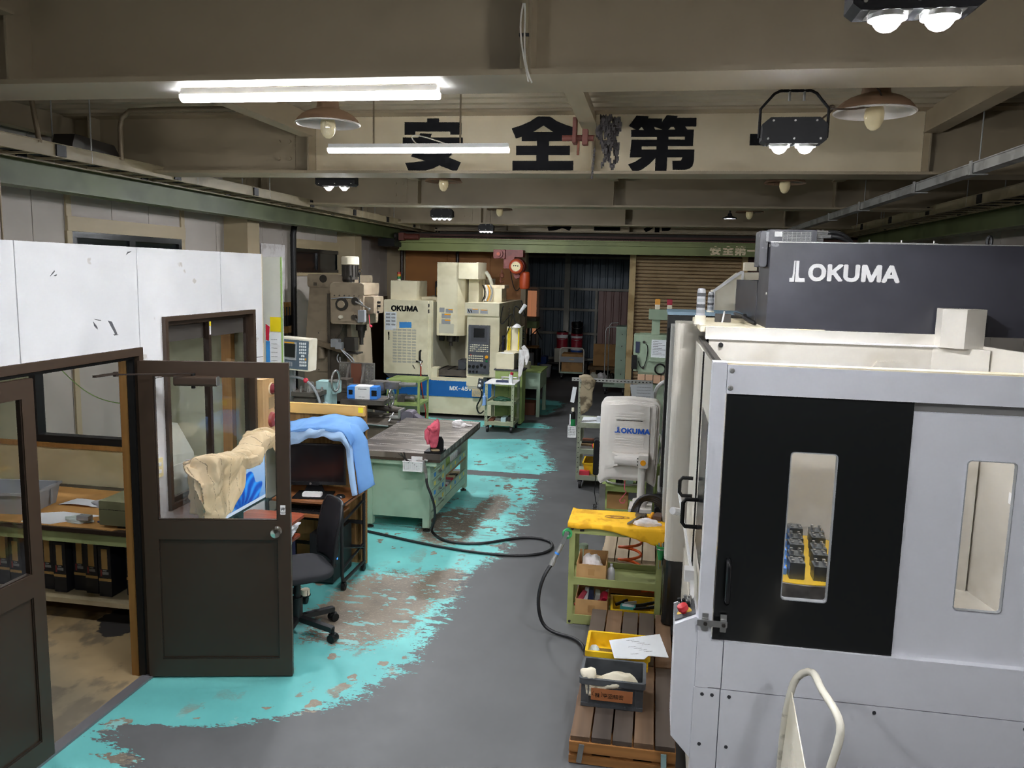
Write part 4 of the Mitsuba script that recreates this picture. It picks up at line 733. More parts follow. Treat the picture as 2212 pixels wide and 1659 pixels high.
# beige striped work shirt draped over that monitor
nu, nv = 90, 80
U, V = np.meshgrid(np.linspace(0, 1, nu), np.linspace(0, 1, nv), indexing='ij')
yy = 4.40+.87*U
front = .035+.33*np.clip((.37-U)/.13, 0, 1)**.8*(1-.05*np.cos(U*25))+.05*np.sin(U*9+1)**2
front = np.maximum(front, .07+.14*np.clip((U-.90)/.1, 0, 1)); back = .32+.05*np.sin(U*7)
L = front+back+.16; s = V*L; half = .085
ztop = 1.312+.035*np.sin(U*8+.4)*(U > .05)+.03*np.clip((U-.55)/.4, 0, 1)
xs_ = np.where(s < front, mx+.038+.02*np.sin(U*22+V*3)+.02*(front-s), np.where(s < front+.16, mx+.02-(s-front)*1.05, mx-.15-.03*np.sin(U*15)))
zs_ = np.where(s < front, ztop-(front-s), np.where(s < front+.16, ztop+.028*np.sin((s-front)/.16*math.pi), ztop-(s-front-.16)))
cl_ = np.clip((.10-U)/.10, 0, 1)**.7; xs_ = xs_*(1-cl_)+(mx-.07+.05*np.sin(V*9))*cl_
wr = hfbm(yy*9, s*9, 0, 4, 11)-.5; wr2 = np.abs(hfbm(yy*5+3, s*7, 2, 3, 5)-.5)
dg = np.sin((yy*1.3+s*.9)*26+4*hfbm(yy*4, s*4, 7, 2, 3))*np.clip(V*4, 0, 1)*np.clip((1-V)*4, 0, 1)
rd = 1-np.abs(hfbm(yy*11+s*6, s*9-yy*5, 4, 3, 8)-.5)*4
P = np.stack([xs_+wr*.06+wr2*.03+.010*dg+.014*np.clip(rd, 0, 1), yy+(hfbm(yy*6, s*5, 3, 3, 2)-.5)*.08*np.clip(V*3, 0, 1)-.04*np.clip((.25-U)/.25, 0, 1)*np.sin(V*3), zs_+wr*.035-wr2*.03+.006*dg+.012*np.clip(rd, 0, 1)*(s > front*.8)], -1)
mb = MB().sheet(P, .006); uvs = np.stack([U.ravel(), (s/.7).ravel()], 1)
one_k = 'work_shirt'; v_, f_ = mb.get()
mat('shirt', proc(lambda p, n, uv: mix(mix(lin('#d9c29c'), lin('#ccb48c'), smoothstep(.35, .65, fbm(uv.x*9, uv.y*7, 0, 3))), lin('#6b5840'), smoothstep(.465, .49, dr.abs(uv.x*13-dr.floor(uv.x*13)-.5))*smoothstep(.35, .5, noise(uv.y*90, dr.floor(uv.x*13), 0))*.8)), .9, sheen=.2)
scene[one_k] = mikit.ply((v_, f_), 'm_shirt', True, uv=np.vstack([uvs, uvs])); labels[one_k] = {'label': 'beige pinstriped work shirt draped over the lit monitor', 'category': 'shirt'}

# fibreboard screen and rack desk
t = thing('board_screen', 'brown fibreboard screen standing behind the black monitor', 'screen board')
part(t, 'board', MB().box(-3.12, -2.365, 6.41, 6.43, .01, 1.40), 'm_fibreboard'); part(t, 'cap', MB().box(-3.12, -2.372, 6.375, 6.41, 1.315, 1.40, .003), 'm_card', label='pale cardboard strip along the top')
part(t, 'side_board', MB().box(-2.375, -2.362, 5.95, 6.41, .02, .66) if 0 else MB().box(-2.40, -2.37, 6.36, 6.41, .01, .7), 'm_fibreboard'); part(t, 'sticky_note', MB().box(-2.425, -2.38, 6.3735, 6.3748, 1.345, 1.39), 'm_yellow')
t = thing('rack_desk', 'narrow brown rack desk on black tube legs with castors', 'desk')
part(t, 'top', MB().box(-2.98, -2.335, 5.86, 6.33, .685, .703, .003), 'm_desktop')
part(t, 'keyboard_shelf', MB().box(-2.95, -2.42, 5.84, 6.15, .575, .592, .003), 'm_desktop')
part(t, 'hutch_shelf', MB().box(-2.98, -2.375, 6.045, 6.31, 1.215, 1.232, .003), 'm_desktop')
for x in (-2.345, -2.97):
    part(t, 'side_frame', MB().tube([(x, 5.80, .72), (x, 5.80, .13), (x, 5.815, .085), (x, 5.85, .075), (x, 6.30, .075)], .014, 10).cyl((x, 6.29, .075), (x, 6.29, 1.24), .013, n=10).cyl((x, 5.80, .70), (x, 6.29, .69), .010, n=8), 'm_powderblack', True)
    part(t, 'brace', MB().bar((x, 5.80, .56), (x, 6.29, .62), .022, .006).bar((x, 5.80, .36), (x, 6.29, .20), .022, .006).bar((x, 5.80, .18), (x, 6.29, .24), .02, .006), 'm_powderblack')
    for y in (5.83, 6.27): part(t, 'castor', MB().cyl((x-.012, y, .032), (x+.014, y, .032), .032, n=14).box(x-.016, x+.018, y-.018, y+.018, .035, .066, .006), 'm_black')
part(t, 'cross_bar', MB().bar((-2.97, 6.29, .2), (-2.345, 6.29, .2), .015, .03).bar((-2.97, 6.29, .42), (-2.345, 6.29, .42), .015, .03), 'm_powderblack')
R = rotm((0, 0, 1), 9)
t = thing('monitor', 'black switched-off monitor on the rack desk under the blue jacket', 'monitor', (-2.685, 6.03, .703), 9)
part(t, 'housing', MB().box(-.275, .265, 0, .03, .09, .43, .006), 'm_powderblack'); part(t, 'screen', MB().box(-.262, .252, -.002, .001, .118, .418), 'm_blackgloss')
part(t, 'chin', MB().box(-.275, .05, -.004, .02, .085, .112, .003), 'm_lampblack'); part(t, 'badge', MB().cyl((-.02, -.005, .099), (-.02, -.0065, .099), .009, n=16), 'm_steel')
part(t, 'badge_mark', MB().text('hp', .006, (-.0255, -.007, .0965), depth=.0005), 'm_black')
part(t, 'stand', MB().prism([(-.09, .0), (.09, 0), (.05, .1), (-.05, .1)], 'xz', .04, .06).box(-.14, .16, -.12, .10, 0, .012, .004), 'm_lampblack')
one('folded_cloth', 'small folded white cloth on the foot of the black monitor', 'cloth', MB().rbox((-2.66, 5.96, .733), (.15, .07, .028), rotm((0, 0, 1), 9), .008), 'm_white')
one('mouse', 'black computer mouse on the rack desk', 'mouse', MB().lathe([(.001, .028), (.022, .026), (.036, .016), (.04, .006), (.036, 0), (.001, 0)], (-2.445, 6.02, .703), n=22), 'm_blackgloss', 40)
t = thing('keyboard', 'black keyboard on the pull-out shelf of the rack desk', 'keyboard', (-2.70, 5.96, .592))
part(t, 'case', MB().box(-.22, .22, -.075, .075, 0, .018, .004), 'm_powderblack')
km = MB()
for r in range(5):
    for c in range(17): km.box(-.21+.0247*c, -.21+.0247*c+.02, -.065+.0265*r, -.065+.0265*r+.021, .018, .026, .002)
part(t, 'keys', km, 'm_lampblack', kind='stuff')
t = thing('blue_spot_box', 'added black box with blue glowing spots in place of reflections behind the chair', 'computer', (-2.56, 6.10, 0))  # made-up box, its blue glows stand in for reflections
part(t, 'case', MB().box(-.1, .1, -.2, .2, .02, .42, .006), 'm_powderblack'); 
for z in (.30, .26, .2): part(t, 'light', MB().cyl((.101, -.12, z), (.103, -.12, z), .008, n=10), mat('ledblue', '#2a6be0', .3) if 'm_ledblue' not in scene else 'm_ledblue', emit=(.1, .5, 2.5))
# blue work jacket over the hutch
t = thing('work_jacket', 'pale blue work jacket draped over the rack desk hutch, a sleeve hanging down', 'jacket')
nu, nv = 44, 26
U, V = np.meshgrid(np.linspace(0, 1, nu), np.linspace(0, 1, nv), indexing='ij')
x = -3.02+.70*U; bump = .05*np.sin(np.clip((U-.25)/.75, 0, 1)*math.pi)**.7
yb = 6.34-.36*np.clip(V/.75, 0, 1)-.01*V; zt = 1.278+bump-.10*np.clip(V/.75, 0, 1)**1.5*(.45)-.022*np.clip((V-.75)/.25, 0, 1)-.06*np.clip((U-.88)/.12, 0, 1)**2-.03*np.clip((.2-U)/.2, 0, 1)
w_ = hfbm(x*8, V*3, 0, 4, 3)-.5
P = np.stack([x+.03*(hfbm(x*5, V*4, 5, 3, 1)-.5), yb-.01*np.sin(U*20), zt+w_*.03], -1)
part(t, 'body', MB().sheet(P, .008), 'm_jeansblue', True)
x2 = -3.02+.68*U; P2 = np.stack([x2, 5.968-.014*np.sin(V*3.1)+.008*np.sin(U*17+V*5), zt[:, -1:]+.008-(.085+.025*np.sin(U*6+.6))*V+.008*np.sin(U*30)], -1)
part(t, 'lining', MB().sheet(P2, .008), 'm_liningblue', True, label='lighter inside hem')
ribbon(sl := MB(), [(-2.44, 6.10, 1.25), (-2.355, 6.07, 1.235), (-2.29, 6.05, 1.15), (-2.265, 6.03, 1.04), (-2.24, 6.02, .93), (-2.215, 6.01, .79)], [(-.02, .09, .04), (.03, .06, .05), (.055, .03, .03), (.062, .02, .01), (.064, .01, .02), (.067, .0, .045)], .026, 18, .008, 4)
part(t, 'sleeve', sl, 'm_jeansblue', True)
ribbon(sl := MB(), [(-2.40, 6.0, 1.19), (-2.355, 5.995, 1.12), (-2.345, 5.99, 1.0), (-2.325, 5.98, .86), (-2.305, 5.98, .745)], [(.03, 0, .01), (.028, 0, 0), (.026, 0, 0), (.025, 0, 0), (.022, 0, .005)], .02, 14, .006, 9)
part(t, 'front_edge', sl, 'm_liningblue', True)
# office chair
t = thing('office_chair', 'black office chair with mesh back on five castors in front of the desk', 'chair', (-2.365, 5.03, 0), 40)
for i in range(5):
    a = math.radians(-14+72*i-40); ca, sa = math.cos(a), math.sin(a); e = (.30*ca, .30*sa)
    lg = part(t, 'leg', MB().bar((.03*ca, .03*sa, .115), (e[0], e[1], .09), .042, .036, .008), 'm_powderblack')
    cx, cy = e[0], e[1]
    part(lg, 'castor', MB().cyl((cx-.03*sa, cy+.03*ca, .03), (cx+.03*sa, cy-.03*ca, .03), .03, n=16).cyl((cx, cy, .03), (cx, cy, .09), .012, n=8).rbox((cx, cy, .045), (.05, .04, .03), None, .01), 'm_black')
part(t, 'column', MB().cyl((0, 0, .10), (0, 0, .27), .036, n=18).cyl((0, 0, .27), (0, 0, .40), .024, n=16), 'm_powderblack', 30)
part(t, 'mechanism', MB().box(-.10, .12, -.08, .08, .385, .43, .01).bar((.10, .02, .40), (.30, .10, .42), .05, .02, .005), 'm_powderblack')
part(t, 'lever', MB().cyl((0, .06, .40), (.02, .24, .40), .008, n=8), 'm_black')
seat = MB().prism(rrect(-.245, -.235, .235, .235, .09, 8), 'xy', 0, .07); v = seat.v[0]; v = np.stack([v[:, 0], v[:, 1], .425+v[:, 2]], 1); seat.v = [v]
m = trimesh.creation.uv_sphere(1.0, count=[14, 32]); v = np.array(m.vertices); sg = np.sign(v)*np.abs(v)**.55
part(t, 'seat', MB().add(sg*[.245, .24, .042]+np.array([-.01, .02, .462])+np.stack([sg[:, 0]*0, sg[:, 0]*0, -.02*(sg[:, 0] < -.6)], 1), m.faces), 'm_chairfabric', True)
nb, nh = 22, 24
U, V = np.meshgrid(np.linspace(-1, 1, nb), np.linspace(0, 1, nh), indexing='ij')
wd = .20*(1-.22*np.clip((V-.75)/.25, 0, 1)**2)*(1-.18*np.clip((.3-V)/.3, 0, 1)**2)
P = np.stack([.245-.05*np.sin(V*math.pi)*1.0-.055*V*0+.10*V*V*.6-.035*(1-U**2)*-1, .10+U*wd+0*V, .47+.425*V], -1)
P[..., 0] = .225+.035*(1-U**2)+.07*(V-.35)**2+.05*V
bk = part(t, 'backrest', MB().sheet(P, .02), 'm_chairmesh', True)
rim = [P[0, j] for j in range(nh)]+[P[i, -1] for i in range(1, nb)]+[P[-1, j] for j in range(nh-2, -1, -1)]
part(bk, 'frame', MB().tube(np.array(rim), .013, 8), 'm_powderblack', True)
part(t, 'back_support', MB().tube(spline([(.12, .09, .41), (.26, .10, .41), (.30, .10, .47), (.30, .10, .62)], 14), .016, 8), 'm_powderblack', True)
# ------------------------------------------------------------------ surface table in the middle
mat('tablegreen', worn('#98ae98', '#889e89', 3), .5); mat('tabletop', proc(lambda p, n, uv: mix(mix(lin('#7a726c'), lin('#5f5853'), smoothstep(.3, .7, fbm(p.x*3, p.y*9, 0, 4))), lin('#9c948e'), smoothstep(.56, .72, fbm(p.x*5, p.y*34, 1, 3)))), .33, .55); mat('tableedge', worn('#4d4138', '#3a302a', 8), .45, .4)
mat('stickblue', '#3a86c8', .6); mat('stickyellow', '#cfc463', .6); mat('pinkcloth', worn('#c8596b', '#a8404f', 11), .9, sheen=.2); mat('whitecloth', worn('#e7e3e2', '#cfc8c6', 12), .9)
t = thing('surface_table', 'pale green steel worktable with dark iron slab top in the middle of the shop', 'table')
part(t, 'slab', MB().box(-2.862, -1.957, 7.32, 9.12, .745, .80, .006), 'm_tabletop')
part(t, 'slab_edge', MB().box(-2.858, -1.961, 7.324, 9.116, .718, .746, .003), 'm_tableedge')
part(t, 'frame_rail', MB().box(-2.84, -2.0, 7.34, 9.08, .675, .718, .004), 'm_tablegreen')
for x in (-2.70, -2.115):
    for y in (7.42, 8.97):
        lg = part(t, 'leg', MB().box(x-.035, x+.035, y-.035, y+.035, .04, .68, .004), 'm_tablegreen')
        part(lg, 'foot', MB().cyl((x, y, 0), (x, y, .012), .035, n=16).cyl((x, y, .01), (x, y, .05), .014, n=10), 'm_darkmetal')
part(t, 'front_panel', MB().box(-2.665, -2.15, 7.40, 7.42, .13, .675, .003), 'm_tablegreen')
part(t, 'back_panel', MB().box(-2.70, -2.68, 7.45, 8.94, .13, .675), 'm_tablegreen'); part(t, 'bottom_panel', MB().box(-2.70, -2.10, 7.45, 8.94, .12, .135), 'm_tablegreen')
part(t, 'inner_divider', MB().box(-2.68, -2.095, 7.99, 8.01, .13, .675), 'm_tablegreen')
part(t, 'bottom_rail', MB().box(-2.11, -2.085, 7.45, 8.94, .10, .17, .003).box(-2.11, -2.085, 7.97, 8.02, .17, .675).box(-2.11, -2.085, 8.02, 8.94, .17, .19), 'm_tablegreen')
zz = [.185, .30, .40, .49, .575, .665]
for i in range(5):
    d = part(t, 'drawer', MB().box(-2.40, -2.082, 7.47, 7.965, zz[i]+.004, zz[i+1]-.004, .003), 'm_tablegreen')
    zc = (zz[i]+zz[i+1])/2
    part(d, 'handle', MB().prism([(-2.082, zc-.015), (-2.06, zc-.012), (-2.06, zc-.006), (-2.075, zc-.002), (-2.082, zc+.018)], 'xz', 7.72, 7.80), 'm_steel')
    part(d, 'sticker', MB().box(-2.0815, -2.0805, 7.55, 7.62, zc-.02, zc+.022), 'm_stickyellow' if i in (0, 2, 4) else 'm_stickblue')
    part(d, 'sticker', MB().box(-2.0815, -2.0805, 7.87, 7.93, zc-.02, zc+.024), 'm_stickblue' if i in (1, 4) else 'm_stickyellow')
for z0, z1 in ((.20, .36), (.42, .50)):
    b = part(t, 'tray', MB().box(-2.10, -2.082, 8.03, 8.93, z0, z0+.075, .002).box(-2.64, -2.10, 8.03, 8.93, z0-.01, z0, .002), 'm_tablegreen')
    for j, y in enumerate((8.2, 8.4, 8.62, 8.8)): part(b, 'sticker', MB().box(-2.0815, -2.0805, y, y+.05, z0+.02, z0+.06), 'm_stickblue' if (j+int(z0*10)) % 3 == 0 else 'm_stickyellow')
part(t, 'mid_rail', MB().box(-2.11, -2.08, 8.03, 8.93, .398, .418), mat('woodstrip', '#8c6b45', .7))
for i in range(7):
    y = 8.12+.1*i; c = ('m_crimson', 'm_white', 'm_greyplastic', 'm_crimson', 'm_rawboard', 'm_black', 'm_rawboard')[i]
    one('tool_box_small', ('red', 'white', 'grey', 'red', 'brown', 'black', 'brown')[i]+' small box in the lower tray of the green table, '+('first', 'second', 'third', 'fourth', 'fifth', 'sixth', 'last')[i]+' from the drawers', 'box', MB().box(-2.25, -2.12, y, y+.08, .20, .27+.03*((i*3) % 3), .003), c)
for i in range(4):
    y = 8.2+.17*i
    one('parts_carton', ('green', 'white', 'white', 'grey')[i]+' carton in the upper tray of the green table, '+('first', 'second', 'third', 'last')[i]+' from the drawers', 'box', MB().box(-2.30, -2.12, y, y+.13, .42, .55+.02*(i % 2), .003), ('m_edgegreen', 'm_white', 'm_paper', 'm_greyplastic')[i])
t = thing('angle_stand', 'black angle block on the front corner of the iron table holding the pink rag', 'stand', (-2.04, 7.44, .80))
part(t, 'base', MB().box(-.085, .085, -.10, .08, 0, .02, .003), 'm_lampblack'); part(t, 'upright', MB().prism([(-.055, .02), (.075, .02), (.075, .11), (.05, .15), (-.04, .15)], 'xz', .0, .03), 'm_lampblack')
part(t, 'coil', MB().tube([(.04*math.cos(a)+.01, -.04+.03*math.sin(a), .026) for a in np.linspace(0, 6.2, 16)], .006, 6, True), 'm_rawboard')
t = thing('rag', 'pink rag hung over the black angle block on the iron table', 'rag')
ribbon(rg := MB(), [(-2.045, 7.40, .855), (-2.05, 7.385, .92), (-2.055, 7.38, 1.0), (-2.05, 7.40, 1.06), (-2.035, 7.43, 1.095)], [(.03, 0, 0), (.055, 0, 0), (.068, 0, .01), (.06, 0, .02), (.025, 0, .03)], [.02, .035, .045, .04, .02], 30, .022, 21, .8)
part(t, 'body', rg, 'm_pinkcloth', True)
ribbon(rg := MB(), [(-2.085, 7.375, 1.05), (-2.10, 7.36, 1.02), (-2.105, 7.355, .95), (-2.09, 7.36, .89)], [(.015, 0, 0), (.028, 0, 0), (.022, 0, 0), (.008, 0, 0)], .016, 14, .01, 8)
part(t, 'fold', rg, 'm_pinkcloth', True)
ribbon(rg := MB(), [(-2.09, 7.36, 1.055), (-2.04, 7.335, 1.03), (-2.0, 7.35, 1.045)], [(0, 0, .016), (0, 0, .02), (0, 0, .012)], .016, 12, .008, 5)
part(t, 'fold', rg, 'm_pinkcloth', True)
m_ = crumple(-2.13, 8.78, .80, .105, .09, .075, 12); ribbon(m_, [(-2.06, 8.78, .815), (-2.01, 8.80, .812), (-1.985, 8.81, .805)], [(0, .03, 0), (0, .03, 0), (0, .015, 0)], .01, 10, .004, 2)
one('rag', 'white crumpled rag at the far right corner of the iron table', 'rag', m_, 'm_whitecloth', True)
# basket with hand tools, air gun, hose
t = thing('plastic_basket', 'white perforated plastic basket clipped to the front edge of the iron table', 'basket')
P = sbox(-2.305, .64, -2.115, .735)
for i in range(9):
    for j in range(5): P = P.difference(sbox(-2.296+.0205*i, .655+.016*j, -2.296+.0205*i+.010, .663+.016*j))
part(t, 'body', MB().prism(P, 'xz', 7.235, 7.239).prism(P, 'xz', 7.315, 7.319).box(-2.305, -2.115, 7.235, 7.319, .638, .642).box(-2.305, -2.301, 7.235, 7.319, .64, .735).box(-2.119, -2.115, 7.235, 7.319, .64, .735), 'm_white')
part(t, 'rim', MB().tube([(-2.308, 7.232, .735), (-2.112, 7.232, .735), (-2.112, 7.322, .735), (-2.308, 7.322, .735)], .004, 6, True), 'm_white')
one('pliers', 'dark pliers sticking out of the white basket', 'pliers', MB().tube([(-2.25, 7.28, .70), (-2.31, 7.27, .77), (-2.335, 7.265, .81)], .007, 6).tube([(-2.25, 7.28, .70), (-2.29, 7.26, .77), (-2.30, 7.25, .82)], .007, 6), 'm_darkmetal', True)
one('file', 'thin flat file leaning in the white basket', 'file', MB().bar((-2.16, 7.28, .67), (-2.36, 7.27, .80), .012, .004), 'm_darkmetal')
one('scraper', 'white plastic scraper leaning in the basket', 'scraper', MB().box(-2.24, -2.13, 7.30, 7.305, .68, .775, .002), 'm_white')
t = thing('air_gun', 'brass and steel air blow gun hung beside the white basket', 'air gun')
part(t, 'body', MB().bar((-2.115, 7.275, .745), (-2.085, 7.27, .62), .022, .03, .006).tube([(-2.115, 7.275, .745), (-2.16, 7.27, .75), (-2.18, 7.27, .745)], .006, 6).cyl((-2.1, 7.27, .755), (-2.07, 7.27, .745), .012), 'm_steel')
part(t, 'coupling', MB().cyl((-2.087, 7.27, .625), (-2.08, 7.27, .575), .013, n=12), 'm_galv')
mat('rubber', '#16171a', .45)
hp = [(-2.08, 7.27, .58), (-2.072, 7.265, .52), (-2.03, 7.26, .42), (-1.995, 7.26, .30), (-2.0, 7.27, .15), (-2.03, 7.30, .05), (-2.03, 7.34, .016), (-1.954, 7.234, .014), (-1.764, 7.116, .014), (-1.504, 7.153, .014), (-1.27, 7.334, .014), (-1.014, 7.426, .014), (-.88, 7.35, .014), (-.84, 7.2, .014), (-.90, 7.03, .014), (-1.068, 6.925, .014), (-1.361, 6.891, .014), (-1.812, 6.958, .014), (-2.255, 7.089, .014), (-2.653, 7.23, .014), (-2.9, 7.3, .014)]
one('air_hose', 'black air hose looping over the floor from the green table', 'hose', MB().tube(spline(hp, 140), .0125, 8), 'm_rubber', True)
# ------------------------------------------------------------------ old milling machine, lathe, bench vise on the left
mat('millbeige', worn('#8d7f6b', '#776a58', 4), .5); mat('milldark', worn('#4c443a', '#38322b', 6), .5, .2); mat('clearbag', '#a5b9bc', .3); mat('machineblue', '#3b7fd0', .4); mat('gold', '#b58a2e', .4, .5)
t = thing('milling_machine', 'old beige milling machine with tall column and grey drive motor by the left wall', 'machine', (-4.35, 10.9, 0))
part(t, 'column', MB().prism([(-.62, 0), (.20, 0), (.14, 1.40), (.08, 2.28), (-.50, 2.28), (-.58, 1.40)], 'xz', -.05, .75), 'm_millbeige')
cp = part(t, 'column_cap', MB().box(-.52, .14, -.08, .78, 2.28, 2.46, .03), 'm_millbeige')
for x in (-.28, .06): part(cp, 'disc', MB().cyl((x, -.085, 2.40), (x, -.075, 2.40), .055, n=20), 'm_darkmetal')
for x in (-.40, -.10): part(cp, 'bracket', MB().box(x-.02, x+.02, -.095, -.08, 2.30, 2.345), 'm_milldark')
part(t, 'slideway', MB().box(-.10, .06, -.28, -.05, .70, 2.18, .008).box(-.13, -.09, -.30, -.10, .70, 2.2, .004), 'm_milldark')
hd = part(t, 'head', MB().box(.0, .47, -.50, .10, 1.80, 2.34, .03).box(.47, .60, -.45, -.05, 1.95, 2.18, .02), 'm_millbeige')
part(hd, 'top_cover', MB().box(.0, .48, -.51, .11, 2.20, 2.36, .03), 'm_millbeige')
part(hd, 'gear_panel', MB().box(.10, .44, -.518, -.50, 1.83, 2.14, .008), 'm_millbeige'); part(hd, 'gear_panel', MB().box(.13, .36, -.53, -.518, 1.84, 1.98, .008), 'm_millbeige')
for x, z, r, m in ((.18, 2.07, .085, 'm_darkmetal'), (.18, 2.07, .05, 'm_millbeige'), (.38, 2.12, .05, 'm_darkmetal'), (.36, 1.90, .035, 'm_milldark'), (.17, 1.90, .025, 'm_cream')):
    part(hd, 'dial', MB().cyl((x, -.52, z), (x, -.56-.02*(r < .06), z), r, n=22), m)
part(hd, 'lever', MB().cyl((.39, -.58, 2.11), (.58, -.60, 2.03), .010, n=8).sph((.59, -.60, 2.02), .02), 'm_steel'); part(hd, 'lever', MB().cyl((.36, -.56, 1.9), (.42, -.58, 1.86), .012, n=8).sph((.43, -.58, 1.85), .022), 'm_steel')
part(hd, 'lever', MB().cyl((.55, -.5, 1.94), (.57, -.52, 1.80), .006, n=8).sph((.585, -.52, 1.785), .02), mat('redknob', '#c83a4a', .35))
part(hd, 'grey_box', MB().box(.43, .52, -.60, -.52, 1.84, 2.0, .006), 'm_greyplastic')
for x, z in ((.62, 2.1), (.60, 1.97), (.62, 2.05)): part(hd, 'side_knob', MB().cyl((.56, -.3, z), (x+.02, -.3, z), .016, n=10), 'm_black')
for i in range(6): part(hd, 'bolt', MB().cyl((.06+.07*i, -.50, 2.185), (.06+.07*i, -.505, 2.185), .010, n=6), 'm_milldark')
part(hd, 'pipe', MB().tube(spline([(.02, -.52, 2.14), (.2, -.53, 2.16), (.4, -.54, 2.14), (.47, -.52, 2.08)], 20), .010, 6), 'm_greyplastic', True)
part(hd, 'quill', MB().cyl((.33, -.2, 1.80), (.33, -.2, 1.70), .075, n=20).cyl((.33, -.2, 1.70), (.33, -.2, 1.60), .055, .04, n=18).cyl((.33, -.2, 1.60), (.33, -.2, 1.50), .028, n=14), 'm_darkmetal', 30)
mo = part(t, 'motor', MB().cyl((.15, -.15, 2.40), (.15, -.15, 2.62), .105, n=24).cyl((.15, -.15, 2.34), (.15, -.15, 2.42), .06, n=16), 'm_darkmetal', 30)
part(mo, 'fan_cover', MB().lathe([(.11, 2.60), (.125, 2.61), (.125, 2.70), (.11, 2.72), (.001, 2.722)], (.15, -.15, 0), n=24), 'm_cream', 30)
for i in range(14): a = i*math.pi/7; part(mo, 'fin', MB().bar((.15+.108*math.cos(a), -.15+.108*math.sin(a), 2.44), (.15+.108*math.cos(a), -.15+.108*math.sin(a), 2.60), .008, .016), 'm_darkmetal')
part(mo, 'eye', MB().tube([(.29+.025*math.cos(a), -.15, 2.52+.025*math.sin(a)) for a in np.linspace(0, 6.28, 14, endpoint=False)], .007, 6, True), 'm_darkmetal')
for x, h in ((.22, .1), (.34, .14)): part(t, 'top_lever', MB().cyl((x, -.3, 2.34), (x, -.3, 2.34+h), .010, n=8).sph((x, -.3, 2.34+h), .02), 'm_black')
pl = part(t, 'name_plate', MB().box(-.38, -.06, -.075, -.05, 1.08, 1.66, .006), 'm_millbeige')
for i, c in enumerate('SAKI'): part(pl, 'letter', MB().text(c, .055, (-.20, -.076, 1.30-.075*i), depth=.004, bold=True, center=True), 'm_black')
for x in (-.36, -.08):
    for z in (1.1, 1.63): part(pl, 'screw', MB().cyl((x, -.075, z), (x, -.08, z), .009, n=8), 'm_darkmetal')
part(t, 'swing_arm', MB().bar((-.30, -.2, 1.50), (.22, -.55, 1.44), .06, .07, .01).cyl((-.28, -.16, 1.28), (-.28, -.16, 1.46), .05, n=16), 'm_millbeige')
part(t, 'probe_box', MB().box(.05, .16, -.62, -.52, 1.49, 1.60, .006).box(.13, .22, -.66, -.58, 1.47, 1.56, .006), 'm_greyplastic'); part(t, 'vise_block', MB().box(.21, .36, -.55, -.40, 1.44, 1.62, .008).box(.18, .42, -.58, -.38, 1.40, 1.42), 'm_darkmetal')
part(t, 'white_cables', MB().tube(spline([(.16, -.6, 1.52), (.28, -.64, 1.42), (.38, -.62, 1.30), (.30, -.6, 1.24), (.18, -.62, 1.36)], 24), .008, 6).tube(spline([(.18, -.6, 1.50), (.30, -.66, 1.38), (.36, -.62, 1.26), (.26, -.6, 1.24), (.16, -.62, 1.40)], 24), .008, 6), 'm_greyplastic', kind='stuff')
part(t, 'cable', MB().tube(spline([(-.06, -.15, 2.20), (.06, -.3, 2.1), (.08, -.32, 1.7), (-.04, -.3, 1.55), (-.12, -.25, 1.35), (-.06, -.2, 1.2)], 30), .014, 6), 'm_milldark', True)
part(t, 'knee', MB().box(-.15, .45, -1.15, -.06, .15, .82, .02), 'm_milldark'); part(t, 'base', MB().box(-.65, .60, -1.3, .8, 0, .15, .02), 'm_milldark')
tb = part(t, 'table', MB().prism([(-.15, .86), (.72, .86), (.72, .94), (.65, .97), (-.15, .97)], 'xz', -1.25, -.45), 'm_castiron')
for i in range(3): part(tb, 'slot', MB().box(-.14, .70, -1.10+.22*i, -1.07+.22*i, .966, .973), 'm_black')
part(t, 'way_cover', MB().add([(-.30, -1.0, .98), (-.12, -1.22, .98), (.50, -1.30, .66), (.30, -1.0, .66), (-.30, -1.0, .90), (-.12, -1.22, .90), (.50, -1.30, .58), (.30, -1.0, .58)], [[3, 2, 1, 0], [4, 5, 6, 7], [0, 1, 5, 4], [1, 2, 6, 5], [2, 3, 7, 6], [3, 0, 4, 7]]), 'm_milldark')
hw = part(t, 'hand_wheel', MB().tube([(1.04, -1.02+.11*math.cos(a), .90+.11*math.sin(a)) for a in np.linspace(0, 2*math.pi, 28, endpoint=False)], .016, 8, True).cyl((.74, -1.02, .90), (1.07, -1.02, .90), .025, n=12).bar((1.04, -1.12, .90), (1.04, -.92, .90), .02, .012).bar((1.04, -1.02, .80), (1.04, -1.02, 1.0), .02, .012), 'm_steel', True)
part(t, 'saddle', MB().box(.62, .95, -1.25, -.85, .84, .90, .01).box(.65, 1.25, -1.2, -.9, .62, .68, .006).cyl((.72, -1.0, .78), (1.2, -1.0, .74), .04, n=14), 'm_castiron')
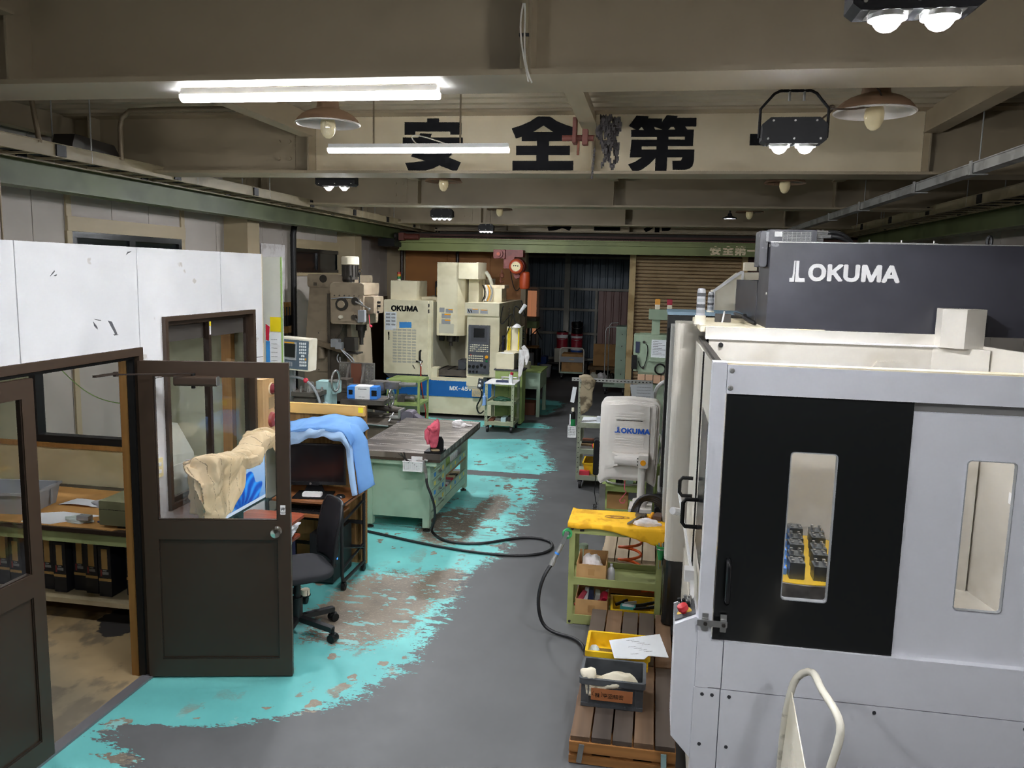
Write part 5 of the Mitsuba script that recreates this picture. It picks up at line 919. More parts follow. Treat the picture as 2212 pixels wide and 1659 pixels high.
# fixture plate with holes and machine vise on the mill table
t = thing('fixture_plate', 'upright steel fixture plate with rows of holes standing on the mill table', 'fixture', (-3.80, 9.95, .975))
P = sbox(-.24, 0, .24, .36)
for i in range(12):
    for j in range(9):
        if abs(i-5.5) > 2.4: P = P.difference(Point(-.22+.04*i, .03+.037*j).buffer(.010, 3))
part(t, 'plate', MB().prism(P, 'xz', -.02, .02), 'm_brushed'); part(t, 'rust_strip', MB().box(-.075, .07, -.022, -.018, .0, .35), 'm_rust')
for x in (-.10, .11): part(t, 'rib', MB().prism([(-.02, .35), (-.02, 0), (-.22, 0), (-.20, .02)], 'yz', x-.012, x+.012), 'm_brushed')
t = thing('machine_vise', 'long machine vise with a steel handle bar on the mill table', 'vise', (-3.55, 9.74, .975))
part(t, 'body', MB().box(-.42, .18, -.08, .10, 0, .05, .006), 'm_castiron'); part(t, 'fixed_jaw', MB().box(-.42, -.27, -.1, .12, .05, .17, .008), 'm_castiron'); part(t, 'moving_jaw', MB().box(.02, .22, -.1, .12, .05, .16, .008).box(.18, .40, -.05, .07, .07, .16, .006), 'm_brushed')
part(t, 'screw', MB().cyl((-.27, 0, .09), (.10, 0, .09), .022, n=12), 'm_steel'); part(t, 'bar', MB().cyl((.38, 0, .125), (.62, 0, .135), .028, n=14).cyl((.44, 0, .127), (.48, 0, .13), .034, n=14), 'm_steel', 30)
t = thing('coolant_unit', 'blue and white boxed unit on the near edge of the mill table', 'device', (-3.54, 9.72, .97))
t2 = place[t]
place[t] = T().translate([-3.52, 9.45, .955]).rotate([0, 0, 1], 4)
part(t, 'body', MB().box(-.19, .19, -.08, .10, 0, .15, .012), 'm_machineblue'); part(t, 'white_cover', MB().box(-.09, .10, -.088, .108, -.002, .156, .008), 'm_white'); part(t, 'dark_port', MB().box(.12, .185, -.083, -.08, .04, .11), 'm_black'); part(t, 'dark_port', MB().box(-.17, -.12, -.083, -.08, .05, .11), 'm_black'); part(t, 'print_line', MB().box(-.05, .06, -.0895, -.088, .118, .128).box(-.04, .04, -.0895, -.088, .022, .027), 'm_labelgrey')
part(t, 'base_plate', MB().box(-.25, .30, -.16, .14, -.06, -.002, .006), 'm_castiron')
part(t, 'support', MB().box(-.20, .0, -.1, .1, -.955, -.06, .01), 'm_milldark')
# lathe between the mill and the board screen
t = thing('lathe', 'lathe with tilted control panel behind the fibreboard screen', 'lathe', (-3.95, 8.6, 0))
part(t, 'bed', MB().box(-.75, .45, -.25, .35, 0, .92, .02), 'm_castiron')
cp = part(t, 'control_panel', MB().rbox((0, -.10, 1.585), (.37, .20, .36), rotm((0, 1, 0), 3), .015), 'm_cream', label='cream framed control panel with dark screen')
fr = MB().rbox((0, -.202, 1.585), (.345, .006, .325), rotm((0, 1, 0), 3), .002); part(cp, 'face', fr, mat('panelgrey', '#4d5a66', .45))
part(cp, 'screen_frame', MB().rbox((-.06, -.208, 1.625), (.19, .012, .20), rotm((0, 1, 0), 3), .004), 'm_greyplastic'); part(cp, 'screen', MB().rbox((-.06, -.216, 1.63), (.165, .006, .15), rotm((0, 1, 0), 3), .002), 'm_blackgloss'); part(cp, 'orange_strip', MB().rbox((-.06, -.217, 1.718), (.15, .006, .012), rotm((0, 1, 0), 3)), mat('amber', '#e29a1f', .35))
for i in range(4):
    for j in range(8):
        if (i, j) not in ((0, 4), (3, 4)): part(cp, 'key', MB().rbox((.075+.022*i, -.207, 1.71-.035*j), (.015, .004, .022), rotm((0, 1, 0), 3)), 'm_white' if j != 5 or i < 3 else 'm_amber')
for i in range(6): part(cp, 'key', MB().rbox((-.135+.022*i, -.207, 1.475), (.012, .004, .05), rotm((0, 1, 0), 3)), 'm_greyplastic')
part(cp, 'arm', MB().cyl((-.12, 0, .92), (-.12, 0, 1.5), .04, n=14), 'm_greyplastic')
tp = part(t, 'tool_post', MB().box(-.05, .22, -.12, .12, .92, 1.08, .01).box(-.07, .24, -.14, .14, 1.10, 1.15, .006).box(-.03, .2, -.1, .1, 1.08, 1.10), 'm_castiron'); part(tp, 'hub', MB().cyl((.09, 0, 1.15), (.09, 0, 1.25), .06, .05, n=20), 'm_steel', 30)
for i in range(8): part(tp, 'bolt', MB().cyl((-.05+.085*(i % 4), -.11+.2*(i//4), 1.15), (-.05+.085*(i % 4), -.11+.2*(i//4), 1.185), .014, n=8), 'm_steel')
part(t, 'tailstock', MB().box(.10, .34, .16, .34, 1.10, 1.24, .01).box(.15, .30, .15, .30, .92, 1.12, .01), mat('paleteal', worn('#9fc0bf', '#8fb0af', 5), .5))
part(t, 'hand_wheel', MB().tube([(.36, .12+.12*math.cos(a), 1.26+.12*math.sin(a)) for a in np.linspace(0, 2*math.pi, 28, endpoint=False)], .012, 8, True).cyl((.28, .12, 1.26), (.38, .12, 1.26), .02, n=10), 'm_steel', True)
part(t, 'coolant_hose', MB().tube(spline([(-.25, -.1, 1.32), (.0, -.14, 1.32), (.12, -.16, 1.29), (.24, -.16, 1.16), (.30, -.16, .98), (.31, -.15, .9)], 30), .016, 8), 'm_greyplastic', True); part(t, 'red_band', MB().sph((.12, -.16, 1.29), .03), 'm_redknob', True)
one('clear_bag', 'pale blue clear plastic bag on the lathe', 'bag', crumple(-3.63, 8.52, .92, .11, .1, .13, 4), 'm_clearbag', True)
# tool board, white sheet on the wall
t = thing('tool_board', 'wooden tool board with dark tools on the left wall under a white sheet', 'tool board', (-5.55, 11.3, 0))
part(t, 'board', MB().box(.002, .02, -.38, .40, 1.10, 2.02), 'm_ochrewood')
for i in range(7): part(t, 'tool', MB().box(.02, .05, -.33+.10*i, -.27+.10*i, 1.66, 1.82, .008).cyl((.035, -.30+.10*i, 1.82), (.035, -.30+.10*i, 1.95), .012, n=8), 'm_black')
for i in range(5): part(t, 'tool', MB().box(.02, .06, -.3+.14*i, -.24+.14*i, 1.25, 1.55, .01), 'm_darkmetal')
k = one('wall_sheet', 'white sheet hung on the left wall above the tool board', 'sheet', MB().sheet(np.array([[(-5.53+.02*math.sin(u*9+v*2)*(v), 10.75+.75*u, 2.03+.85*(1-v)) for v in np.linspace(0, 1, 8)] for u in np.linspace(0, 1, 14)]), .004), 'm_whitecloth', True)
# bench with the grey vise, left of the iron table's far end
t = thing('vise_bench', 'worn dark steel cabinet bench beside the mill', 'bench', (-3.06, 9.25, 0))
part(t, 'body', MB().box(-.44, .18, -.12, .30, .02, .66, .012), mat('worngrey', worn('#6e6254', '#55493d', 5), .55)); part(t, 'top', MB().box(-.46, .22, -.14, .32, .66, .70, .004), 'm_milldark'); part(t, 'panel', MB().box(-.40, .10, -.124, -.12, .36, .58, .004), 'm_worngrey'); part(t, 'towel_bar', MB().cyl((-.36, -.16, .70), (-.02, -.16, .69), .010, n=8), 'm_steel')
t = thing('bench_vise', 'grey bench vise on the dark bench at the far end of the iron table', 'vise', (-2.94, 9.28, .70))
part(t, 'body', MB().prism(rrect(-.02, .02, .14, .16, .06, 8), 'xz', -.08, .10).box(-.06, .12, -.1, .12, 0, .03, .004).prism([(.10, .02), (.30, .0), (.30, .02), (.14, .12)], 'xz', -.06, .08), mat('visegrey', '#6a6570', .4, .3), 30); part(t, 'jaw', MB().box(-.05, -.02, -.09, .11, .08, .17, .004), 'm_steel')
for y in (-.03, .05): part(t, 'boss', MB().cyl((-.06, y, .12), (-.02, y, .12), .03, n=14), 'm_greyplastic')
part(t, 'screw', MB().cyl((-.18, 0, .06), (-.05, 0, .06), .03, n=14).cyl((-.17, -.09, .02), (-.17, .09, .1), .01, n=8), 'm_steel', 30)
one('depth_gauge', 'steel bar gauge with a brass slider on the bench behind the iron table', 'gauge', MB().box(-2.83, -2.55, 9.36, 9.39, .70, .712, .002).box(-2.70, -2.66, 9.35, 9.40, .712, .73, .003), 'm_brushed')
# green steel stand in front of the machining centre
def lstand(name, label, cat, x0, x1, y0, y1, zs, m, leg=.035, lips=.04, place_=None):
    t = thing(name, label, cat)
    for x in (x0, x1):
        for y in (y0, y1):
            sx = 1 if x == x0 else -1; sy = 1 if y == y0 else -1
            part(t, 'leg', MB().box(x, x+sx*leg, y, y+sy*.004, zs['legs'][0], zs['legs'][1]).box(x, x+sx*.004, y, y+sy*leg, zs['legs'][0], zs['legs'][1]), m)
    for z in zs['shelves']: part(t, 'shelf', MB().box(x0+.004, x1-.004, y0+.004, y1-.004, z-.006, z).box(x0+.004, x1-.004, y0, y0+.006, z-lips, z).box(x0+.004, x1-.004, y1-.006, y1, z-lips, z).box(x0, x0+.006, y0, y1, z-lips, z).box(x1-.006, x1, y0, y1, z-lips, z), m)
    return t
mat('limegreen', worn('#8fa160', '#7d8f52', 5), .5)
lstand('steel_stand', 'yellow-green steel stand before the old machining centre', 'stand', -4.28, -3.72, 12.55, 13.1, {'legs': (0, .76), 'shelves': (.765, .38)}, 'm_limegreen')
one('drill_chuck', 'steel chuck block on the lower shelf of the green stand', 'tool', MB().cyl((-4.05, 12.7, .44), (-3.85, 12.72, .44), .05, n=16).box(-4.12, -4.0, 12.62, 12.8, .38, .50, .01), 'm_brushed')
# ------------------------------------------------------------------ old cream and blue machining centre
mat('mxcream', worn('#dcd4b6', '#cdc4a4', 3), .45); mat('mxgrey', '#b9b6a4', .5); mat('mxblue', '#1f62a8', .4); mat('mxdark', '#3c3d42', .45); mat('mxpanel', '#45474d', .45)
YF = 13.5
t = thing('machining_centre', 'old cream machining centre with blue base band and dark control panel, at the far left', 'machine')
def mx(zx): return -4.65+(zx-40)*.00198
def mz(zy): return 2.03-(zy-370)*.00203
db = part(t, 'cabinet', MB().box(-4.66, -3.86, YF, YF+.5, .74, 2.03, .012), 'm_mxcream')
part(db, 'top_box', MB().box(-4.62, -4.14, YF+.25, YF+.9, 2.03, 2.36, .01), 'm_mxcream'); part(db, 'lower_lip', MB().prism([(-4.66, .74), (-3.86, .74), (-3.93, .66), (-4.56, .66)], 'xz', YF+.02, YF+.45), 'm_mxdark')
part(db, 'lettering', MB().text('OKUMA', .085, (mx(226), YF-.002, mz(462)), depth=.004, bold=True, center=True, sx=1.1, fat=.004), 'm_ink')
part(db, 'paper', MB().box(mx(48), mx(152), YF-.003, YF, mz(630), mz(475)), 'm_paper')
for i in range(8): part(db, 'print_line', MB().box(mx(56+(i % 2)*50), mx(94+(i % 2)*48), YF-.004, YF-.003, mz(492+30*(i//2)+8), mz(488+30*(i//2)-3)), 'm_labelgrey')
part(db, 'blue_note', MB().prism([(mx(178), mz(558)), (mx(288), mz(555)), (mx(289), mz(604)), (mx(180), mz(608))], 'xz', YF-.003, YF), 'm_stickblue')
for i in range(5):
    for j in range(12): part(db, 'louvre', MB().prism([(mx(120+44*i), mz(635+25*j)), (mx(156+44*i), mz(635+25*j)), (mx(156+44*i), mz(619+25*j)), (mx(120+44*i), mz(619+25*j))], 'xz', YF-.003, YF+.001) if 0 else MB().box(mx(120+44*i), mx(156+44*i), YF-.012, YF, mz(624+25*j), mz(618+25*j)).box(mx(120+44*i), mx(156+44*i), YF-.002, YF, mz(635+25*j), mz(624+25*j)), 'm_mxgrey')
part(db, 'lock', MB().box(mx(76), mx(88), YF-.015, YF, mz(670), mz(645), .003).box(mx(80), mx(88), YF-.012, YF-.004, mz(715), mz(670)), 'm_darkmetal')
part(db, 'door_handle', MB().tube([(mx(375), YF, mz(880)), (mx(375), YF-.05, mz(875)), (mx(375), YF-.05, mz(805)), (mx(375), YF, mz(800))], .018, 8).box(mx(335), mx(395), YF-.02, YF, mz(900), mz(885), .004), 'm_black', True)
part(db, 'tool_hook', MB().bar((mx(305), YF-.01, mz(925)), (mx(325), YF-.01, mz(955)), .03, .006), 'm_darkmetal')
part(db, 'hinge_post', MB().box(-3.86, -3.80, YF+.02, YF+.12, .66, 2.03, .01), 'm_mxcream')
for z in (1.95, 1.85): part(db, 'hinge', MB().cyl((-3.85, YF+.01, z-.03), (-3.85, YF+.01, z+.03), .012, n=8), 'm_darkmetal')
part(t, 'rear_frame', MB().box(-4.15, -3.72, YF+.55, YF+1.6, 1.45, 2.08, .01).box(-4.15, -3.7, YF+1.6, YF+2.0, 2.0, 2.33, .01), 'm_mxcream')
part(t, 'tool_changer', MB().box(-3.96, -3.76, YF+.8, YF+1.2, 2.08, 2.36, .03), 'm_black'); part(t, 'tool_changer_mark', MB().box(-3.93, -3.91, YF+.79, YF+.8, 2.1, 2.25), 'm_gold')
st = part(t, 'signal_tower', MB().cyl((-4.58, YF+.6, 2.36), (-4.58, YF+.6, 2.39), .03, n=14), 'm_cream')
for c, z in (('green', 2.39), ('yellow', 2.43), ('red', 2.47)): part(st, 'light', MB().cyl((-4.58, YF+.6, z), (-4.58, YF+.6, z+.04), .032, n=14), mat('sig'+c, {'green': '#1f7a45', 'yellow': '#c98a20', 'red': '#a02a24'}[c], .3))
hd = part(t, 'spindle_head', MB().prism([(-3.77, YF+.25), (-3.40, YF+.25), (-3.30, YF+.40), (-3.30, YF+.9), (-3.77, YF+.9)], 'xy', 1.42, 2.70), 'm_mxcream')
part(hd, 'upper_cover', MB().box(-3.38, -3.03, YF+.22, YF+.9, 2.42, 2.70, .008).box(-3.06, -3.03, YF+.21, YF+.9, 2.42, 2.71), 'm_mxcream'); part(hd, 'panel_seam', MB().box(-3.73, -3.46, YF+.247, YF+.25, 1.46, 1.63, .001), 'm_mxgrey')
for x0, x1, y0, y1 in ((515, 560, 430, 470), (572, 637, 438, 472), (535, 617, 480, 520), (535, 615, 530, 570)): part(hd, 'warning_label', MB().box(mx(x0)-.012, mx(x1)-.012, YF+.244, YF+.25, mz(y1), mz(y0)), 'm_greyplastic'); 
for x0, x1, y0 in ((590, 637, 440), (555, 617, 482), (560, 615, 532)): part(hd, 'warning_stripe', MB().box(mx(x0), mx(x1)-.012, YF+.242, YF+.244, mz(y0+10), mz(y0)), 'm_amber')
part(hd, 'spindle', MB().cyl((-3.57, YF+.5, 1.30), (-3.57, YF+.5, 1.42), .08, n=20).cyl((-3.57, YF+.5, 1.22), (-3.57, YF+.5, 1.30), .03, n=14), 'm_darkmetal', 30); part(hd, 'nozzle', MB().cyl((-3.47, YF+.45, 1.42), (-3.46, YF+.42, 1.31), .015, n=8).cyl((-3.43, YF+.45, 1.42), (-3.42, YF+.42, 1.30), .015, n=8).cyl((-3.78, YF+.5, 1.36), (-3.70, YF+.5, 1.36), .06, n=14), 'm_black')
part(t, 'column', MB().box(-3.40, -3.06, YF+.9, YF+1.9, .6, 2.42, .01).box(-3.26, -3.08, YF+.5, YF+.9, 1.62, 2.42, .006), 'm_mxcream')
part(t, 'wrapped_cable', MB().tube(spline([(-3.02, YF+.8, 2.55), (-2.93, YF+.8, 2.40), (-2.90, YF+.82, 2.25), (-2.92, YF+.8, 2.05)], 16), .035, 8), 'm_mxgrey', True)
for i, c in enumerate(('m_black', 'm_white', 'm_amber', 'm_greyplastic')): part(t, 'cable', MB().tube(spline([(-3.02+.045*i, YF+.55, 2.32), (-2.98+.045*i, YF+.56, 2.2), (-3.02+.045*i, YF+.55, 2.04)], 10), .012, 6), c, True)
rc = part(t, 'operator_cabinet', MB().box(-3.2, -2.60, YF-.02, YF+.5, 1.80, 2.02, .008).box(-3.17, -2.60, YF+.03, YF+.5, .74, 1.80, .008).box(-2.95, -2.60, YF+.5, YF+2.2, .05, 2.02, .008), 'm_mxcream')
part(rc, 'header_label', MB().box(-3.16, -2.96, YF-.023, YF-.02, 1.84, 1.92), 'm_greyplastic'); part(rc, 'header_label', MB().box(-2.93, -2.80, YF-.023, YF-.02, 1.84, 1.91), 'm_greyplastic')
part(rc, 'header_stripe', MB().box(-3.07, -2.97, YF-.025, YF-.023, 1.905, 1.918), 'm_amber'); part(rc, 'header_stripe', MB().box(-2.92, -2.81, YF-.025, YF-.023, 1.895, 1.908), 'm_amber')
part(rc, 'header_mark', MB().prism([(-3.15, 1.905), (-3.13, 1.905), (-3.11, 1.85), (-3.125, 1.85)], 'xz', YF-.025, YF-.023).prism([(-3.105, 1.90), (-3.09, 1.90), (-3.07, 1.85), (-3.085, 1.85)], 'xz', YF-.025, YF-.023), 'm_ink')
cp = part(rc, 'control_panel', MB().box(-3.13, -2.76, YF-.03, YF+.05, .80, 1.64, .008), 'm_mxpanel', label='dark control panel with small screen and keys')
part(cp, 'screen_frame', MB().box(-3.08, -2.80, YF-.036, YF-.03, 1.36, 1.62, .003), 'm_mxdark'); part(cp, 'screen', MB().box(-3.035, -2.845, YF-.04, YF-.036, 1.43, 1.59), 'm_blackgloss')
for r in range(4):
    for c in range(9):
        part(cp, 'key', MB().box(-3.10+.037*c, -3.073+.037*c, YF-.037, YF-.03, 1.31-.035*r-.018, 1.31-.035*r, .002), 'm_cream' if (r+c) % 5 else 'm_greyplastic')
for r in range(3):
    for c in range(7): part(cp, 'key', MB().box(-3.12+.038*c, -3.092+.038*c, YF-.037, YF-.03, 1.12-.04*r-.022, 1.12-.04*r, .002), 'm_cream')
part(cp, 'stop_button', MB().cyl((-2.80, YF-.03, 1.10), (-2.80, YF-.06, 1.10), .028, n=16), 'm_amber'); part(cp, 'start_button', MB().cyl((-2.80, YF-.03, 1.03), (-2.80, YF-.05, 1.03), .018, n=14), 'm_siggreen'); part(cp, 'red_button', MB().cyl((-3.08, YF-.03, 1.13), (-3.08, YF-.04, 1.13), .012, n=12), 'm_sigred')
for i, (x, z) in enumerate(((-3.10, .93), (-3.03, .93), (-2.96, .93), (-2.89, .96), (-2.83, .93), (-3.09, .84), (-3.03, .84), (-2.97, .84))): part(cp, 'dial', MB().cyl((x, YF-.03, z), (x, YF-.055, z), .024 if i < 5 else .018, n=14), 'm_black')
part(rc, 'lower_box', MB().box(-3.16, -2.86, YF+.0, YF+.35, .58, .74, .01), 'm_mxcream'); part(rc, 'grey_tray', MB().box(-3.14, -2.90, YF+.01, YF+.3, .52, .60, .01), 'm_mxgrey')
pd = part(rc, 'pulse_pendant', MB().rbox((-2.90, YF-.06, .64), (.075, .05, .17), rotm((0, 1, 0), 8), .01), 'm_mxpanel'); part(pd, 'dial', MB().cyl((-2.905, YF-.085, .61), (-2.905, YF-.10, .61), .026, n=16).cyl((-2.893, YF-.085, .68), (-2.893, YF-.095, .68), .014), 'm_white')
part(pd, 'cable', MB().tube(spline([(-2.91, YF-.05, .55), (-2.87, YF-.06, .45), (-2.93, YF-.05, .30), (-2.96, YF-.02, .22), (-2.92, YF-.02, .12), (-2.84, YF-.02, .16)], 26), .012, 6), 'm_black', True)
part(rc, 'side_switch', MB().box(-2.60, -2.575, YF+.3, YF+.42, 1.20, 1.45, .004), 'm_navy'); part(rc, 'side_wire', MB().tube(spline([(-2.58, YF+.35, 1.2), (-2.57, YF+.45, 1.05), (-2.575, YF+.6, 1.0), (-2.57, YF+.7, 1.3), (-2.57, YF+.8, 1.9)], 24), .006, 6), 'm_black', True)
part(rc, 'top_box', MB().box(-3.0, -2.70, YF+.7, YF+1.15, 2.02, 2.26, .01), 'm_mxcream'); part(rc, 'top_tray', MB().box(-3.02, -2.66, YF+.75, YF+1.2, 2.26, 2.32, .006), 'm_dustcream')
bs = part(t, 'base', MB().box(-4.6, -2.62, YF+.05, YF+2.2, .06, .37, .01), 'm_mxcream'); part(bs, 'blue_band', MB().box(-4.62, -2.64, YF+.03, YF+.8, .37, .65, .006), 'm_mxblue')
part(bs, 'lettering', MB().text('MX-45V', .066, (-3.47, YF+.027, .490), depth=.004, bold=True, sx=1.05, fat=.0025), 'm_white')
part(t, 'chamber', MB().box(-3.86, -3.84, YF+.1, YF+1.6, .65, 2.0).box(-3.84, -3.2, YF+1.55, YF+1.6, .65, 1.45).box(-3.84, -3.2, YF+.85, YF+1.55, .65, .70).box(-3.22, -3.2, YF+.5, YF+1.6, .65, 1.8), 'm_mxgrey')
wt = part(t, 'work_table', MB().box(-3.72, -3.2, YF+.15, YF+.75, .72, .83, .006), 'm_castiron')
for i in range(3): part(wt, 'slot', MB().box(-3.70+.16*i, -3.665+.16*i, YF+.148, YF+.74, .826, .834), 'm_black')
part(wt, 'rotary_unit', MB().box(-3.36, -3.17, YF+.2, YF+.55, .83, 1.0, .012).cyl((-3.27, YF+.2, .91), (-3.27, YF+.14, .91), .07, n=18), 'm_mxdark'); part(t, 'sill', MB().box(-3.80, -3.16, YF+.03, YF+.16, .645, .70, .006), 'm_mxcream'); part(t, 'chip_guard', MB().box(-3.82, -3.70, YF+.05, YF+.3, .70, .86, .01), 'm_mxcream')
part(t, 'foot', MB().box(-4.5, -4.35, YF+.15, YF+.3, 0, .06).box(-2.85, -2.7, YF+.15, YF+.3, 0, .06).box(-4.5, -4.35, YF+1.9, YF+2.05, 0, .06).box(-2.85, -2.7, YF+1.9, YF+2.05, 0, .06), 'm_black')
t = thing('plastic_basket', 'small beige basket hung on the blue base band of the old machining centre', 'basket', (-2.955, YF-.02, .47))
P = sbox(-.09, -.06, .09, .07)
for i in range(8):
    for j in range(5): P = P.difference(sbox(-.08+.021*i, -.05+.02*j, -.068+.021*i, -.04+.02*j))
part(t, 'body', MB().prism(P, 'xz', -.04, -.036).box(-.09, .09, -.04, .045, -.064, -.06).box(-.09, -.086, -.04, .045, -.06, .07).box(.086, .09, -.04, .045, -.06, .07), mat('beigeplastic', '#cbb994', .5))
one('red_hose', 'thin red air hose hanging down from the cabinet handle of the old machining centre', 'hose', MB().tube(spline([(mx(392), YF-.07, mz(905)), (mx(390), YF-.08, mz(1000)), (mx(400), YF-.09, mz(1100)), (mx(430), YF-.12, mz(1250)), (mx(455), YF-.2, .10), (mx(460), YF-.25, .02)], 40), .011, 8), mat('hosered', '#a83326', .5), True)
one('air_nozzle', 'steel air nozzle hooked on the old machining centre door', 'nozzle', MB().cyl((mx(380), YF-.06, mz(890)), (mx(396), YF-.075, mz(930)), .014, n=8).cyl((mx(360), YF-.06, mz(885)), (mx(395), YF-.06, mz(892)), .010, n=8), 'm_steel')
t = thing('vise_stand', 'blue machine vise on a pedestal on the floor before the old machining centre', 'vise', (-3.02, 12.1, 0))
place[t] = T().translate([-2.95, 11.0, 0])
part(t, 'pedestal', MB().box(-.09, .09, -.08, .08, .03, .30, .01).box(-.14, .14, -.12, .12, 0, .03), mat('viseblue', '#2b5d9a', .4)); part(t, 'top', MB().box(-.16, .18, -.10, .10, .30, .36, .008), 'm_viseblue'); part(t, 'jaw', MB().box(-.12, .04, -.09, .09, .36, .385, .003).cyl((.1, -.05, .26), (.18, -.05, .30), .03, n=14).cyl((.10, 0, .36), (.10, 0, .40), .02, n=10), 'm_steel')
# ------------------------------------------------------------------ carts and cabinets beside the old machining centre
mat('cartgreen', worn('#979c80', '#848a6e', 5), .5); mat('caster', '#1b1b1d', .5)
def castors(t, xs, ys, r=.05):
    for x in xs:
        for y in ys: part(t, 'castor', MB().cyl((x-.014, y, r), (x+.014, y, r), r, n=16).box(x-.025, x+.025, y-.03, y+.03, r+.02, 2*r+.02, .006), 'm_caster')
def holes(t, x, y, z0, z1, nx=0): 
    m = MB(); z = z0
    while z < z1: m.cyl((x, y, z), (x, y-.0015, z), .006, n=8); z += .06
    part(t, 'hole_row', m, 'm_black')
t = lstand('tool_cart', 'pale green slotted-angle cart with white board top beside the old machining centre', 'cart', -2.60, -2.13, 12.42, 12.98, {'legs': (.11, .79), 'shelves': (.50, .17)}, 'm_cartgreen', .045, .05)
castors(t, (-2.56, -2.17), (12.47, 12.93)); part(t, 'top', MB().box(-2.61, -2.12, 12.41, 12.99, .785, .80, .003), 'm_white')
for x in (-2.578, -2.152): holes(t, x, 12.42, .2, .76)
part(t, 'tall_post', MB().box(-2.135, -2.13, 12.94, 12.98, .79, 1.30).box(-2.165, -2.13, 12.976, 12.98, .79, 1.30), 'm_galv')
one('scale_tray', 'dark blue flat gauge case on the white cart top', 'case', MB().box(-2.45, -2.25, 12.55, 12.62, .80, .83, .004).box(-2.40, -2.28, 12.62, 12.68, .80, .825, .004), 'm_navy')
one('rod_tool', 'thin steel rod lying across the white cart top', 'rod', MB().cyl((-2.42, 12.85, .85), (-2.15, 12.82, .85), .012, n=10).cyl((-2.40, 12.85, .80), (-2.40, 12.85, .85), .014, n=8), 'm_steel')
one('brush_cup', 'white cup with a red top at the right corner of the white cart', 'cup', MB().cyl((-2.20, 12.5, .80), (-2.20, 12.5, .90), .035, n=16).cyl((-2.20, 12.5, .90), (-2.20, 12.5, .94), .03, n=14), 'm_white')
one('red_cap', 'red cap standing in the white cup on the cart', 'loose_cap', MB().cyl((-2.19, 12.5, .94), (-2.18, 12.5, .975), .025, n=14), 'm_crimson')  # loose red cap, no pen body below it
one('green_brush', 'dark green coiled rope on the middle shelf of the cart', 'rope', crumple(-2.36, 12.6, .50, .16, .10, .07, 9), mat('darkgreen', '#1f4a35', .6), True)
for i in range(4): one('steel_block', ('rusty', 'grey', 'pale blue', 'dark')[i]+' block on the bottom shelf of the cart, '+('first', 'second', 'third', 'fourth')[i]+' from the left', 'block', MB().box(-2.55+.10*i, -2.47+.10*i, 12.5+.05*(i % 2), 12.75, .17, .20+.015*i, .004), ('m_rust', 'm_brushed', 'm_clearbag', 'm_darkmetal')[i])
one('spray_bottle', 'clear bottle with a blue label hung on the left side of the cart', 'bottle', MB().lathe([(.001, 0), (.028, 0), (.03, .01), (.03, .13), (.012, .16), (.012, .19), (.001, .19)], (-2.60, 12.38, .45), n=16).box(-2.632, -2.60, 12.36, 12.40, .44, .47), mat('bottleblue', '#86a6d8', .25), 30)
t = thing('tool_cabinet', 'lime green cabinet on the floor behind the cart', 'cabinet')
part(t, 'body', MB().box(-2.58, -2.12, 13.14, 13.5, .03, .93, .008), 'm_limegreen'); part(t, 'shelf_top', MB().box(-2.60, -2.10, 13.12, 13.5, .92, .945, .003), 'm_mxdark'); part(t, 'plinth', MB().box(-2.56, -2.14, 13.15, 13.45, 0, .03), 'm_black')
part(t, 'door_seam', MB().box(-2.352, -2.348, 13.138, 13.14, .05, .90), 'm_darkgreen')
t = thing('file_box', 'beige steel drawer box on the lime green cabinet', 'box', (-2.42, 13.28, .945)); part(t, 'body', MB().box(-.15, .15, -.13, .13, 0, .26, .005), 'm_mxcream'); part(t, 'side_face', MB().box(.15, .153, -.12, .12, .02, .24), 'm_mxgrey'); part(t, 'paper', MB().box(-.10, .12, -.1, .1, .26, .264), 'm_paper')
for i in range(4): one('black_tool', 'black small tool right of the beige drawer box, '+('first', 'second', 'third', 'last')[i]+' from the box', 'tool', MB().box(-2.24+.025*i, -2.225+.025*i, 13.2+.03*(i % 2), 13.26, .945, 1.10+.03*(i % 3), .004), 'm_black', group='black tools on the lime green cabinet')
t = thing('work_lamp_box', 'glass fronted box with yellow rods and a hanging lamp beside the old machining centre', 'box', (-2.32, 13.40, 1.235))
part(t, 'back', MB().box(-.15, .14, .12, .14, 0, .40), 'm_mxcream'); part(t, 'side_panel', MB().box(.13, .16, -.13, .14, -.05, .42, .004), 'm_olive'); part(t, 'base', MB().box(-.15, .14, -.1, .14, -.03, 0), 'm_mxcream')
for x in (-.11, -.08, .07): part(t, 'yellow_rod', MB().cyl((x, .05, .0), (x, .05, .38), .011, n=10), 'm_yellow')
part(t, 'lamp_hood', MB().lathe([(.02, .06), (.06, .03), (.09, 0)], (.05, -.02, .40), n=18), 'm_white', 30)
part(t, 'lamp_arm', MB().tube(spline([(.05, -.02, .46), (-.02, .05, .58), (.0, .1, .75), (.12, .1, .62), (.10, .05, .85)], 24), .010, 6), 'm_black', True)
for i in range(6): part(t, 'knob', MB().cyl((.16, -.05, .05+.06*i), (.185, -.05, .05+.06*i), .018, n=10), 'm_black')
part(t, 'tangle', MB().tube(spline([(-.2, 0, .75), (-.15, -.04, .5), (-.05, -.02, .62), (-.1, 0, .35), (-.22, -.02, .1), (-.25, 0, -.1)], 40), .008, 6), 'm_black', kind='stuff')
one('spot_lamp', 'white clip lamp above the glass fronted box', 'lamp', MB().cyl((-2.22, 13.3, 1.88), (-2.12, 13.28, 2.02), .022, .035, n=14), 'm_white')
